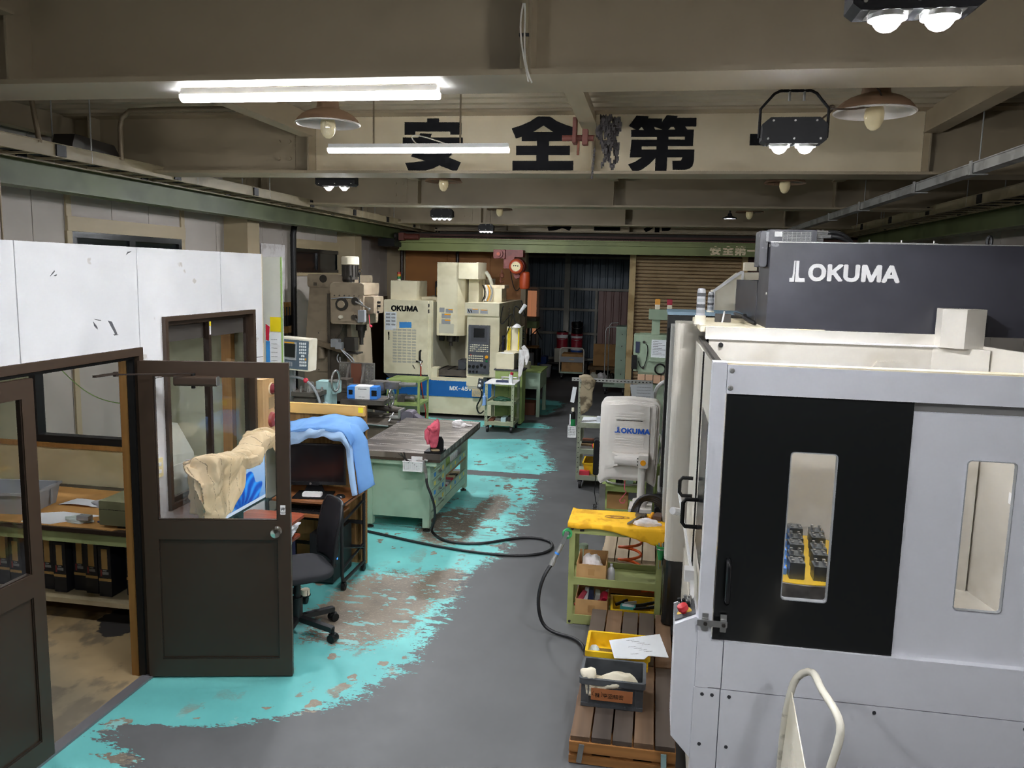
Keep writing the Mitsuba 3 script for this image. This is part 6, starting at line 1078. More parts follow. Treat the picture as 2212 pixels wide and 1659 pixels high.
ribbon(rg := MB(), [(-2.125, 12.96, 1.30), (-2.10, 12.97, 1.20), (-2.115, 12.95, 1.0), (-2.13, 12.94, .86)], [(.03, .01, 0), (.045, .02, 0), (.04, .01, 0), (.025, 0, 0)], .02, 14, .01, 6); ribbon(rg, [(-2.10, 12.98, 1.36), (-2.05, 12.98, 1.30), (-2.02, 12.98, 1.18), (-2.03, 12.97, 1.05)], [(.03, 0, .02), (.05, 0, 0), (.04, 0, 0), (.012, 0, 0)], .018, 14, .01, 7)
one('white_towel', 'white towels hung over the tall post of the cart', 'towel', rg, 'm_whitecloth', True)
t = thing('green_workbench', 'pale green bench standing past the cart at the annex opening', 'bench')
part(t, 'top', MB().box(-2.5, -1.92, 14.0, 14.9, .80, .825, .004), 'm_limegreen'); part(t, 'apron', MB().box(-2.48, -1.94, 14.02, 14.88, .50, .80), 'm_tablegreen')
for x in (-2.46, -1.97):
    for y in (14.05, 14.85): part(t, 'leg', MB().box(x-.03, x+.03, y-.03, y+.03, 0, .5), 'm_tablegreen')
one('wooden_crate', 'small brown wooden crate under the pale green bench', 'crate', MB().box(-2.38, -2.05, 14.2, 14.6, 0, .22, .004), 'm_rust')
one('white_pail_small', 'white cloth covered pot on the pale green bench', 'pot', MB().cyl((-2.25, 14.4, .825), (-2.25, 14.4, .95), .08, n=16), 'm_mxgrey')

# ------------------------------------------------------------------ annex
mat('drillgreen', worn('#8a9c62', '#72844e', 4), .5); mat('canred', '#8e2230', .35, coat=.3); mat('canblue', '#2b4f9a', .35); mat('canwhite', '#c9c9cc', .4); mat('cardboard', worn('#a77f4e', '#977044', 5), .75)
t = thing('drill_press', 'green pedestal drill press in the annex before the glowing panel', 'drill press', (-2.85, 18.4, 0))
part(t, 'head', MB().box(-.2, .22, -.25, .25, 1.30, 1.46, .03), 'm_drillgreen'); part(t, 'belt_cover', MB().box(-.22, .22, -.3, .3, 1.46, 1.54, .03), 'm_olive'); part(t, 'quill', MB().cyl((.05, -.1, 1.30), (.05, -.1, 1.15), .05, n=14).cyl((.05, -.1, 1.15), (.05, -.1, 1.0), .02, n=10), 'm_steel', 30)
part(t, 'feed_lever', MB().cyl((.2, -.1, 1.25), (.34, -.2, 1.05), .012, n=8).cyl((.2, -.1, 1.25), (.3, -.2, 1.32), .012, n=8).cyl((.2, -.1, 1.25), (.08, -.2, 1.12), .012, n=8), 'm_darkmetal'); part(t, 'column', MB().cyl((0, .15, 0), (0, .15, 1.35), .06, n=16), 'm_darkmetal', 30)
part(t, 'table', MB().box(-.22, .25, -.25, .1, .84, .88, .01), 'm_ochrewood'); part(t, 'base', MB().box(-.25, .3, -.3, .25, 0, .08, .01).box(-.2, .2, -.2, .2, .08, .5, .01), 'm_darkmetal'); part(t, 'gear', MB().cyl((-.05, -.12, .62), (-.05, .05, .62), .16, n=20).cyl((.2, 0, .5), (.2, 0, .82), .11, n=18), 'm_black', 30)
def pail(name, label, loc, r, h, m, band=None, grp=None):
    t = thing(name, label, 'can', loc, group=grp)
    part(t, 'body', MB().lathe([(.001, 0), (r*.97, 0), (r*.97, .012), (r*.95, .02), (r, h-.06), (r*1.03, h-.05), (r*1.0, h-.03), (r*1.03, h), (.001, h)], n=28), m, 30)
    part(t, 'lid', MB().cyl((0, 0, h), (0, 0, h+.012), r*.93, n=24).cyl((r*.4, 0, h+.012), (r*.4, 0, h+.03), .03, n=12), 'm_black')
    part(t, 'label', MB().lathe([(r*.985, h*.62), (r*1.008, h*.85)], n=28), band or 'm_white', 30); part(t, 'handle', MB().tube([(r*1.02*math.cos(a), r*1.02*math.sin(a)-.02, h*.8-.10*math.sin((a+math.pi)*1)) for a in np.linspace(math.pi, 2*math.pi, 14)], .005, 6), 'm_steel')
    return t
one('can_rack', 'low dark steel rack under the oil cans in the annex', 'rack', MB().box(-2.6, -1.6, 20.0, 20.6, .30, .34, .004).box(-2.6, -2.54, 20.0, 20.6, 0, .30).box(-1.66, -1.6, 20.0, 20.6, 0, .30), 'm_darkmetal')
pail('oil_can', 'red oil can standing alone on the annex rack', (-2.27, 20.3, .68), .145, .40, 'm_canred')
one('oil_crate', 'grey box under the single red oil can', 'box', MB().box(-2.44, -2.1, 20.1, 20.5, .34, .68, .006), 'm_mxgrey')
pail('oil_can', 'red and white oil can in the middle of the stack of three', (-1.90, 20.3, .72), .15, .34, 'm_canred', 'm_canwhite'); pail('oil_can', 'white and black oil can at the top of the stack of three', (-1.90, 20.3, 1.08), .145, .26, 'm_black', 'm_canwhite'); pail('oil_can', 'white and blue oil can at the bottom of the stack of three', (-1.90, 20.3, .34), .15, .36, 'm_canwhite', 'm_canblue')
t = thing('platform_cart', 'platform cart with tube handle carrying brown cardboard in the annex', 'trolley', (-1.92, 19.35, 0))
part(t, 'deck', MB().box(-.30, .30, 0, .62, .15, .19, .008), 'm_tablegreen'); part(t, 'handle', MB().tube([(-.29, -.01, .17), (-.29, -.01, .70), (-.275, -.01, .75), (-.24, -.01, .775), (.24, -.01, .775), (.275, -.01, .75), (.29, -.01, .70), (.29, -.01, .17)], .016, 8), 'm_tubecream', True)
part(t, 'cross_plate', MB().box(-.28, .28, -.02, .0, .43, .56, .003), 'm_greyplastic'); part(t, 'cross_mark', MB().box(-.06, .06, -.022, -.02, .48, .51), 'm_shutter')
castors(t, (-.24, .24), (.06, .55), .06)
one('cardboard_box', 'brown cardboard box standing on the platform cart in the annex', 'box', MB().box(-2.17, -1.66, 19.40, 19.90, .19, .62, .006), 'm_cardboard')
one('plywood_sheet', 'brown plywood sheet standing on a low pallet in the annex', 'board', MB().box(-1.45, -.90, 20.0, 20.06, .30, .84, .003), 'm_cardboard')
t = thing('timber_pallet', 'dark wooden pallet with rags beneath the plywood sheet', 'pallet'); part(t, 'deck', MB().box(-1.55, -.8, 19.7, 20.5, .22, .30, .006), mat('oldwood', worn('#6e5638', '#54422c', 6), .8)); part(t, 'block', MB().box(-1.5, -1.35, 19.75, 20.4, 0, .22).box(-1.0, -.85, 19.75, 20.4, 0, .22), 'm_oldwood')
for i in range(3): one('rag_heap', 'grey rag heap on the floor before the plywood sheet, '+('left', 'middle', 'right')[i]+' one', 'rag', crumple(-1.38+.2*i, 19.5, 0, .12, .1, .2, 20+i), ('m_mxgrey', 'm_whitecloth', 'm_darkmetal')[i], True)
t = thing('rolling_cabinet', 'tall pale green cabinet trolley with chrome tube handle beside the shutter', 'trolley', (-.70, 17.2, 0))
part(t, 'body', MB().box(-.08, .14, 0, .6, .22, 1.46, .01), 'm_tablegreen'); part(t, 'deck', MB().box(-.32, .16, 0, .65, .16, .22, .006), 'm_tablegreen'); part(t, 'handle', MB().tube([(-.30, .04, .2), (-.30, .04, 1.36), (-.285, .04, 1.42), (-.24, .04, 1.45), (-.06, .04, 1.45)], .014, 8).tube([(-.24, .3, .2), (-.24, .3, 1.45), (-.2, .3, 1.52), (-.05, .3, 1.53)], .012, 8), 'm_steel', True)
castors(t, (-.27, .11), (.06, .56), .07)
for z in (.45, .75, 1.05, 1.3): part(t, 'rivet', MB().cyl((.05, 0, z), (.05, -.006, z), .012, n=8), 'm_darkmetal')
one('blue_bin', 'dark blue plastic bin lid under the annex drill press', 'bin', MB().box(-2.98, -2.63, 20.0, 20.4, .30, .46, .02).box(-2.95, -2.66, 20.03, 20.37, 0, .30, .02), 'm_canblue')
one('bucket', 'white plastic bucket on the annex floor beside the drill press', 'bucket', MB().lathe([(.001, 0), (.12, 0), (.145, .28), (.155, .30), (.14, .30), (.115, .02), (.001, .02)], (-2.6, 19.7, 0), n=22), 'm_canwhite', 30)
t = thing('sand_blaster', 'dark tank machine with grey panel beside the annex drill press', 'machine', (-2.85, 17.5, 0)); part(t, 'tank', MB().cyl((0, 0, .1), (0, 0, .62), .2, n=22), 'm_milldark', 30); part(t, 'panel', MB().box(.1, .26, -.1, .12, .3, .8, .01), 'm_greyplastic'); part(t, 'stand', MB().box(-.2, .2, -.2, .2, 0, .1), 'm_black')

# ------------------------------------------------------------------ green machine, slotted cart, pendant on the right of the aisle
mat('palegreen', worn('#98a991', '#889a82', 3), .5)
t = thing('green_machine', 'pale green machine with control cabinet and two signal lights before the shutter', 'machine', (0, 12.0, 0))
part(t, 'control_box', MB().box(-.20, .55, 0, .4, 1.10, 1.69, .012).box(-.28, -.20, .04, .4, 1.14, 1.68, .01), 'm_palegreen'); part(t, 'door', MB().box(-.17, .5, -.02, 0, 1.13, 1.66, .006), 'm_palegreen'); part(t, 'ledge', MB().prism([(-.06, 1.30), (.5, 1.30), (.5, 1.36), (-.03, 1.36)], 'xz', -.06, -.02), 'm_palegreen')
pp = part(t, 'paper', MB().box(-.02, .22, -.026, -.021, 1.36, 1.62), 'm_paper')
for i in range(9): part(t, 'print_line', MB().box(0, .08+.1*((i*7) % 3)/2, -.028, -.026, 1.59-.024*i, 1.598-.024*i), 'm_labelgrey')
for z in (1.2, 1.58): part(t, 'latch', MB().cyl((-.13, -.02, z), (-.13, -.035, z), .02, n=12), 'm_darkmetal')
part(t, 'cable_coil', MB().tube([(.12+.075*math.cos(a), -.03-.002*k_, 1.19+.075*math.sin(a)) for k_ in range(4) for a in np.linspace(.2, 6.1, 20)], .012, 6), 'm_black')
part(t, 'pillar', MB().box(-.03, .09, .1, .25, 1.69, 1.92, .006), 'm_palegreen'); part(t, 'cross_box', MB().box(-.08, .60, .05, .3, 1.91, 2.06, .01), 'm_palegreen')
for x, c in ((.04, 'amber'), (.215, 'crimson')):
    b = part(t, 'signal_light', MB().box(x-.035, x+.035, .1, .2, 2.06, 2.13, .004), 'm_cream'); part(b, 'lens', MB().box(x-.038, x+.038, .095, .205, 2.13, 2.21, .01), 'm_'+c)
part(t, 'blue_device', MB().box(-.25, -.19, -.01, .04, 1.42, 1.58, .004), 'm_navy'); part(t, 'phone', MB().rbox((-.26, -.03, 1.28), (.08, .06, .2), None, .015), 'm_black'); part(t, 'cord', MB().tube(spline([(-.26, -.02, 1.2), (-.27, -.02, .9), (-.25, -.02, .7), (-.3, -.02, .9)], 20), .008, 6).tube(spline([(-.2, -.02, 1.3), (-.14, -.03, 1.2), (-.08, -.03, 1.35), (-.1, -.02, 1.55)], 20), .006, 6), 'm_black')
part(t, 'bed', MB().box(-.2, .7, .05, 1.6, 0, .95, .02), 'm_palegreen'); part(t, 'base_shelf', MB().box(-.35, .0, -.2, .3, .62, .66, .004), 'm_limegreen'); part(t, 'base_leg', MB().box(-.33, -.28, -.18, .28, 0, .62).box(-.06, -.01, -.18, .28, 0, .62), 'm_limegreen'); part(t, 'support', MB().box(-.15, .5, .05, .35, .95, 1.10), 'm_milldark')
for i in range(4): one('cloth_strip', 'beige cloth pad hanging under the green control cabinet, '+('first', 'second', 'third', 'fourth')[i]+' from the left', 'cloth', MB().box(-.20+.115*i, -.095+.115*i, 11.93, 11.99, .98, 1.10, .01), mat('peach', '#c7a184', .8) if i == 0 else 'm_peach')
for i in range(3): one('steel_part', ('dark', 'grey', 'red')[i]+' machine part on the low lime shelf by the shutter', 'part', MB().box(-.32+.1*i, -.24+.1*i, 11.85, 12.0, .66, .74+.04*i, .006), ('m_darkmetal', 'm_brushed', 'm_redknob')[i])
t = thing('slotted_cart', 'grey slotted-angle shelf cart behind the white operator panel', 'cart')
gm = mat('slotgrey', worn('#8f9482', '#7b806f', 6), .5)
x0, x1, y0, y1 = -.84, -.08, 9.40, 9.92
for x, y, zt in ((x0, y0, 1.34), (x1, y0, 1.34), (x0, y1, .80), (x1, y1, .80)):
    sx = 1 if x == x0 else -1; sy = 1 if y == y0 else -1
    part(t, 'post', MB().box(x, x+sx*.04, y, y+sy*.004, .11, zt).box(x, x+sx*.004, y, y+sy*.04, .11, zt), gm)
for z in (.80, .48, .16): part(t, 'shelf', MB().box(x0+.004, x1-.004, y0+.004, y1-.004, z-.006, z).box(x0, x1, y0, y0+.005, z-.055, z).box(x0, x1, y1-.005, y1, z-.055, z).box(x0, x0+.005, y0, y1, z-.055, z), gm)
part(t, 'top_bar', MB().box(-.92, .02, y0-.012, y0-.004, 1.30, 1.34).box(-.92, .02, y0-.012, y0+.03, 1.336, 1.34), 'm_galv')
m = MB()
for i in range(22): m.box(-.90+.042*i, -.88+.042*i, y0-.0135, y0-.012, 1.315, 1.325)
part(t, 'slots', m, 'm_black'); holes(t, x0+.02, y0, .2, 1.3); holes(t, x1-.02, y0, .85, 1.3)
castors(t, (-.79, -.13), (9.45, 9.87), .055)
ribbon(rg := MB(), [(-.79, 9.43, 1.32), (-.77, 9.40, 1.36), (-.72, 9.375, 1.31), (-.745, 9.37, 1.18), (-.74, 9.37, 1.03), (-.76, 9.375, .93)], [(.05, 0, .02), (.07, 0, .01), (.085, 0, 0), (.075, 0, 0), (.07, 0, 0), (.045, 0, .03)], .022, 18, .016, 13); ribbon(rg, [(-.80, 9.36, 1.30), (-.72, 9.35, 1.24), (-.66, 9.36, 1.27)], [(0, 0, .03), (0, 0, .045), (0, 0, .02)], .02, 12, .012, 15)
one('dirty_rag', 'oil-stained beige rag hung over the bar of the grey shelf cart', 'rag', rg, mat('stainedcloth', worn('#9c8f76', '#5f5442', 14), .9), True)
t = thing('spray_can', 'black and green spray can held at the side of the grey shelf cart', 'can', (-.90, 9.42, .74)); part(t, 'body', MB().lathe([(.001, 0), (.033, 0), (.033, .17), (.02, .19), (.001, .19)], n=18), 'm_black', 30); part(t, 'cap', MB().cyl((0, 0, .19), (0, 0, .235), .016, n=12), 'm_cream'); part(t, 'green_label', MB().lathe([(.0335, .02), (.0335, .10)], n=18), 'm_siggreen', 30); part(t, 'stripe', MB().box(-.034, -.02, -.03, -.02, .02, .16), 'm_white')
t = thing('can_holder', 'white perforated holder on the side of the grey shelf cart', 'holder', (-.90, 9.42, .62)); P = sbox(-.05, 0, .05, .14)
for i in range(5):
    for j in range(6): P = P.difference(sbox(-.04+.018*i, .015+.02*j, -.031+.018*i, .025+.02*j))
part(t, 'body', MB().prism(P, 'xz', -.045, -.042).box(-.05, .05, -.042, .045, 0, .004).box(-.05, -.047, -.045, .045, 0, .14).box(.047, .05, -.045, .045, 0, .14), 'm_white')
one('white_sheet_clip', 'white paper sheet clipped to the left post of the grey shelf cart', 'paper', MB().rbox((-.90, 9.43, 1.13), (.05, .004, .19), rotm((0, 1, 0), 8)), 'm_paper')
t = thing('hanging_paper', 'printed paper hanging from the right end of the slotted bar', 'paper'); part(t, 'sheet', MB().prism([(-.24, 1.29), (.02, 1.31), (.06, 1.0), (-.19, .98)], 'xz', 9.375, 9.379), mat('greypaper', '#a9adb1', .7))
for i in range(7): part(t, 'print_line', MB().box(-.16, -.0, 9.373, 9.375, 1.26-.035*i, 1.268-.035*i), 'm_labelgrey')
one('white_papers', 'white papers and a ruler on the top shelf of the grey cart', 'papers', MB().box(-.80, -.50, 9.44, 9.8, .80, .806).box(-.62, -.58, 9.5, 9.6, .806, .86), 'm_paper'); one('steel_ruler', 'steel rule lying across the papers on the grey cart', 'ruler', MB().bar((-.80, 9.46, .812), (-.5, 9.6, .812), .025, .003), 'm_brushed'); one('blue_tape', 'light blue tape roll on the papers of the grey cart', 'tape', MB().tube([(-.47+.045*math.cos(a), 9.6+.045*math.sin(a), .825) for a in np.linspace(0, 6.28, 18, endpoint=False)], .018, 6, True), 'm_stickblue', True)
one('blue_folder', 'blue folder edge standing beside the white operator panel', 'folder', MB().box(-.475, -.455, 9.42, 9.7, .81, 1.02), mat('greyblue', '#7f98b5', .5))
for i in range(4): one('flat_bar', ('thin grey steel', 'dark wooden', 'black steel', 'rusty steel')[i]+' flat bar on the middle shelf of the grey cart', 'bar', MB().box(-.80, -.2, 9.45+.1*i, 9.52+.1*i, .48, .50+.012*i, .003), ('m_brushed', 'm_oldwood', 'm_darkmetal', 'm_rust')[i], group='flat stock on the middle shelf of the grey cart')
tray('yellow_tray', 'yellow plastic tray on the bottom shelf of the grey cart', 'tray', (-.55, 9.66, .16), 0, .42, .36, .14, mat('crateyellow', worn('#e0b81c', '#b8940f', 9, .5, .75), .5)); one('red_pouch', 'pink red pouch in front of the yellow tray', 'pouch', MB().box(-.80, -.68, 9.43, 9.5, .16, .21, .01), 'm_redknob')
one('tube_frame', 'white bent tube handle standing between the operator panel and the black cabinet', 'frame', MB().tube(spline([(.16, 9.5, 1.33), (.06, 9.5, 1.22), (.045, 9.5, 1.0), (.05, 9.5, .78), (.14, 9.5, .66), (.16, 9.5, .3), (.16, 9.5, .0)], 40), .022, 10), 'm_white', True)
# operator panel: its back faces the camera
mat('panelwhite', '#f0ebe4', .4); mat('logoblue', '#1d55b8', .45)
t = thing('operator_panel', 'white rounded operator panel with blue maker lettering on a swivel post', 'control panel', (-.18, 7.5, .57), -1.5)
W, Hh = .275, .82
outl = Polygon(arc((W-.06, Hh-.06), .06, 0, 90, 6)+[(0, Hh+.012)]+arc((-W+.06, Hh-.06), .06, 90, 180, 6)+[(-W-.005, .25), (-W-.01, .04), (-W+.02, 0), (-.17, .05), (.17, .05), (W-.02, 0), (W-.01, .04), (W-.002, .25)])
part(t, 'shell', MB().prism(outl, 'xz', .03, .22).prism(outl.buffer(-.022), 'xz', .005, .03).prism(outl.buffer(-.035), 'xz', -.005, .005), 'm_panelwhite')
cv = part(t, 'rear_cover', MB().prism(Polygon([(-.19, .34), (.0, .325), (.19, .34), (.185, .775), (.0, .79), (-.185, .775)]), 'xz', -.02, 0), 'm_panelwhite')
for z in [.70-.024*i for i in range(7)]+[.475-.024*i for i in range(5)]: part(cv, 'rib', MB().box(-.13, .14, -.026, -.02, z-.007, z+.007, .003), 'm_panelwhite')
part(cv, 'slot', MB().box(-.12, .12, -.0275, -.02, .632, .638), 'm_black')
part(cv, 'emblem', MB().prism(unary_union([Polygon([(-.118, .515), (-.104, .515), (-.104, .57), (-.110, .57), (-.110, .53), (-.118, .523), (-.135, .523), (-.135, .515)]), Polygon([(-.100, .57), (-.094, .57), (-.094, .53), (-.088, .523), (-.082, .523), (-.082, .515), (-.100, .515)])]), 'xz', -.0275, -.02), 'm_logoblue')
part(cv, 'lettering', MB().text('OKUMA', .044, (-.078, -.0235, .516), depth=.004, bold=True, sx=1.18, fat=.0018), 'm_logoblue')
am = part(t, 'arm', MB().cyl((-.12, -.06, .27), (.10, -.06, .27), .055, n=22).prism([(-.145, .20), (-.145, .335), (-.09, .31), (-.09, .22)], 'xz', -.10, .0), 'm_panelwhite', 30); part(am, 'joint', MB().cyl((.08, -.06, .27), (.175, -.06, .27), .06, n=22), 'm_panelwhite', 30)
part(am, 'yellow_cap', MB().cyl((.145, -.125, .262), (.145, -.115, .262), .026, n=20), 'm_amber'); part(am, 'joint_block', MB().box(.10, .19, -.12, .0, .21, .33, .012), 'm_panelwhite')
for dz in (-.03, 0, .03): part(am, 'screw', MB().cyl((.095, -.12, .27+dz), (.095, -.124, .27+dz), .006, n=8), 'm_darkmetal')
part(t, 'post', MB().cyl((.135, -.06, -.11), (.135, -.06, .24), .036, n=22), 'm_panelwhite', 30); part(t, 'flange', MB().cyl((.135, -.06, -.13), (.135, -.06, -.105), .075, n=24).cyl((.135, -.06, -.17), (.135, -.06, -.13), .06, n=22), 'm_panelwhite', 30); part(t, 'post_base', MB().box(.03, .24, -.16, .10, -.57, -.17, .01), 'm_panelwhite')
part(t, 'hand_control', MB().box(-.33, -.275, .02, .16, .08, .42, .02), 'm_lampblack'); part(t, 'stop_button', MB().cyl((-.35, .08, .35), (-.33, .08, .35), .02, n=14), 'm_estop'); part(t, 'yellow_button', MB().cyl((-.34, .08, .35), (-.325, .08, .35), .026, n=14), 'm_estopring')
sp = [(-.30+.018*math.cos(a*5), .06+.018*math.sin(a*5), -.22-.012*a) for a in np.linspace(0, 18, 120)]
part(t, 'coiled_cord', MB().tube([(-.30, .06, .1), (-.31, .06, -.1), (-.29, .06, -.2)]+sp, .004, 5), 'm_black')
hk = MB().tube([(-.02, -.02, .06), (-.02, -.03, -.02), (-.0, -.03, -.05), (-.05, -.03, -.12)]+[(-.035+.025*math.cos(a), -.03, -.135+.025*math.sin(a)) for a in np.radians(np.linspace(170, 390, 10))], .005, 6)
part(t, 'pink_hook', hk, 'm_pinkcloth', True)
t = lstand('steel_stand', 'lime green stand with a cardboard box under the white operator panel', 'stand', -.43, .0, 7.72, 8.1, {'legs': (0, .50), 'shelves': (.50, .27)}, 'm_limegreen', .04, .05)
part(t, 'grey_plate', MB().box(-.45, -.39, 7.70, 7.715, .22, .52, .003), 'm_galv'); part(t, 'ring', MB().tube([(-.21+.19*math.cos(a), 7.9+.15*math.sin(a), .515) for a in np.linspace(0, 6.28, 26, endpoint=False)], .012, 8, True), 'm_steel', True)
one('cardboard_box', 'small brown cardboard box on the lime green stand under the operator panel', 'box', MB().box(-.375, -.17, 7.74, 7.95, .27, .41, .004), 'm_cardboard')
for i in range(3): one('small_bottle', 'small dark and clear bottles under the operator panel, '+('left', 'middle', 'right')[i]+' one', 'bottle', MB().box(-.30+.1*i, -.23+.1*i, 7.86, 7.96, .50, .57, .006), ('m_black', 'm_clearbag', 'm_darkmetal')[i])
one('green_cup', 'lime green cup with thin rods right of the post', 'cup', MB().cyl((.09, 7.9, .0), (.09, 7.9, .66), .02, n=8).lathe([(.001, .60), (.04, .60), (.05, .70), (.045, .70), (.035, .61), (.001, .61)], (.09, 7.9, 0), n=16).cyl((.09, 7.9, .62), (.11, 7.9, 1.0), .006, n=6).cyl((.10, 7.9, .62), (.15, 7.9, .95), .005, n=6), 'm_limegreen')
one('motor_box', 'black motor housing at the foot of the swivel post', 'housing', MB().box(.08, .25, 6.9, 7.35, .0, .56, .02), 'm_lampblack')
# ------------------------------------------------------------------ large white and black machining centre on the right
mat('mwhite', '#d9dae0', .38, coat=.2); mat('mbeige', worn('#c6c1b7', '#bab4a8', 3), .4); mat('mblack', '#101212', .22, coat=.4)
mat('mdark', proc(lambda p, n, uv: mix(mix(lin('#232329'), lin('#2c2c32'), smoothstep(.35, .7, fbm(p.x*2, p.y*2, p.z*2, 4))), lin('#77777b'), smoothstep(.70, .74, fbm(p.x*16, p.y*16, p.z*16, 4))*smoothstep(2.62, 2.74, p.z)*smoothstep(1.2, .9, p.x)*.55)), .33)
mat('mgrey', '#8f8e8a', .4); mat('logogrey', '#d2d2d4', .5); mat('dustcream', worn('#e3d7b8', '#cdbf9c', 9), .6)
mat('screw', '#4a4b50', .4, .5); mat('estop', '#b8252c', .3); mat('estopring', '#e3b51c', .4); mat('plate', '#3b3c3f', .45)
t = thing('machining_centre', 'large white and black five-axis machining centre with two windowed doors, at the right', 'machine')
Y0 = 3.70
part(t, 'corner_post', MB().box(.272, .334, Y0, Y0+.10, .618, 2.172, .004), 'm_mwhite')
tb = part(t, 'top_beam', MB().box(.336, 3.2, Y0, Y0+.07, 2.032, 2.163, .004), 'm_mwhite')
for x, z in ((.355, 2.138), (.352, 2.058)): part(tb, 'bolt', MB().lathe([(.012, 0), (.012, -.004), (.007, -.007), (.001, -.007)], (x, Y0, z), (0, 1, 0), n=14), 'm_steel', 30)
part(t, 'beam_cap', MB().box(.336, 3.2, Y0+.005, Y0+.09, 2.163, 2.170), 'm_dustcream')
P = sbox(.341, .860, 1.134, 2.030).difference(rrect(.634, 1.083, .838, 1.781, .018))
d1 = part(t, 'black_door', MB().prism(P, 'xz', Y0+.012, Y0+.045), 'm_mblack', label='glossy black door with tall window')
part(d1, 'pane', MB().add([(.63, Y0+.03, 1.08), (.842, Y0+.03, 1.08), (.842, Y0+.03, 1.785), (.63, Y0+.03, 1.785)], [[0, 1, 2, 3]]), 'm_glass')
part(d1, 'window_trim', MB().prism(rrect(.634, 1.083, .838, 1.781, .018).difference(rrect(.638, 1.087, .834, 1.777, .016)), 'xz', Y0+.008, Y0+.04), 'm_greyplastic')
part(d1, 'handle', MB().tube([(.392, Y0+.01, 1.065), (.392, Y0-.03, 1.06), (.392, Y0-.045, 1.08), (.392, Y0-.045, 1.235), (.392, Y0-.03, 1.255), (.392, Y0+.01, 1.25)], .013, 10), 'm_blackgloss', True)
P = sbox(1.136, .860, 3.2, 1.985).difference(rrect(1.376, 1.098, 1.578, 1.786, .018))
d2 = part(t, 'white_door', MB().prism(P, 'xz', Y0+.03, Y0+.06), 'm_mwhite', label='white door with tall window')
part(d2, 'window_trim', MB().prism(rrect(1.376, 1.098, 1.578, 1.786, .018).difference(rrect(1.380, 1.102, 1.574, 1.782, .016)), 'xz', Y0+.026, Y0+.05), 'm_greyplastic')
part(d2, 'pane', MB().add([(1.37, Y0+.045, 1.09), (1.582, Y0+.045, 1.09), (1.582, Y0+.045, 1.79), (1.37, Y0+.045, 1.79)], [[0, 1, 2, 3]]), 'm_glass')
part(t, 'head_rail', MB().box(1.134, 3.2, Y0+.064, Y0+.09, 1.97, 2.03), 'm_mgrey')
part(t, 'sill_rail', MB().prism([(Y0, .857), (Y0+.06, .866), (Y0+.06, .62), (Y0, .62)], 'yz', .395, 3.2), 'm_mwhite')
part(t, 'post_foot', MB().box(.272, .391, Y0, Y0+.06, .622, .855, .003), 'm_mwhite')
for a, b in ((.268, .389), (.393, 1.75), (1.754, 3.2)):
    q = part(t, 'lower_panel', MB().box(a, b, Y0, Y0+.05, .04, .616, .004), 'm_mwhite')
    for x, z in ((b-.035, .585), (a+.04, .585), (a+.04, .33)):
        if x > .3: part(q, 'screw', MB().cyl((x, Y0, z), (x, Y0-.003, z), .0085, n=12), 'm_screw')
    if a > .39 and a < 1: part(q, 'screw', MB().cyl((1.08, Y0, .585), (1.08, Y0-.003, .585), .0085, n=12), 'm_screw')
h = part(t, 'hasp', MB().box(.265, .402, Y0-.022, Y0-.016, .933, .962, .003), 'm_steel')
for x in (.302, .385): part(h, 'bracket', MB().box(x-.014, x+.014, Y0-.008, Y0, .905, .99, .002).box(x-.014, x+.014, Y0-.018, Y0, .925, .97, .003), 'm_steel')
for x in (.302, .385): part(h, 'pin', MB().cyl((x, Y0-.03, .947), (x, Y0, .947), .009, n=10), 'm_darkmetal')
# operator side (faces the aisle): rails, edge panels, handles
part(t, 'sliding_rail', MB().box(.292, .318, Y0+.08, 5.45, 2.150, 2.168, .003), 'm_darkmetal')
part(t, 'side_door', MB().box(.284, .312, Y0+.12, 4.55, .72, 2.14, .008).box(.276, .30, 4.56, 5.36, .72, 2.14, .008), 'm_mbeige')
part(t, 'side_door_window', MB().box(.281, .285, 3.95, 4.42, 1.1, 1.85), 'm_blackgloss')
part(t, 'door_seal', MB().box(.276, .284, 4.55, 4.575, .72, 2.14), 'm_black')
for y, s in ((4.30, .075), (4.85, .055)): part(t, 'door_handle', MB().tube([(.28, y, 1.29+s), (.215, y, 1.29+s), (.2, y, 1.29+s-.02), (.2, y, 1.29-s+.02), (.215, y, 1.29-s), (.28, y, 1.29-s)], .011, 10), 'm_black', True)
part(t, 'side_post', MB().prism(rrect(.145, 5.40, .345, 5.75, .05), 'xy', .62, 2.245), 'm_mbeige')
part(t, 'side_post_foot', MB().prism(rrect(.145, 5.40, .345, 5.75, .05), 'xy', .16, .62), 'm_mblack')
part(t, 'side_base', MB().box(.27, .34, Y0+.05, 5.5, .04, .72, .006), 'm_mbeige')
part(t, 'edge_panel', MB().prism(rrect(.125, 5.8, .20, 6.15, .03), 'xy', .25, 2.20), 'm_mgrey')
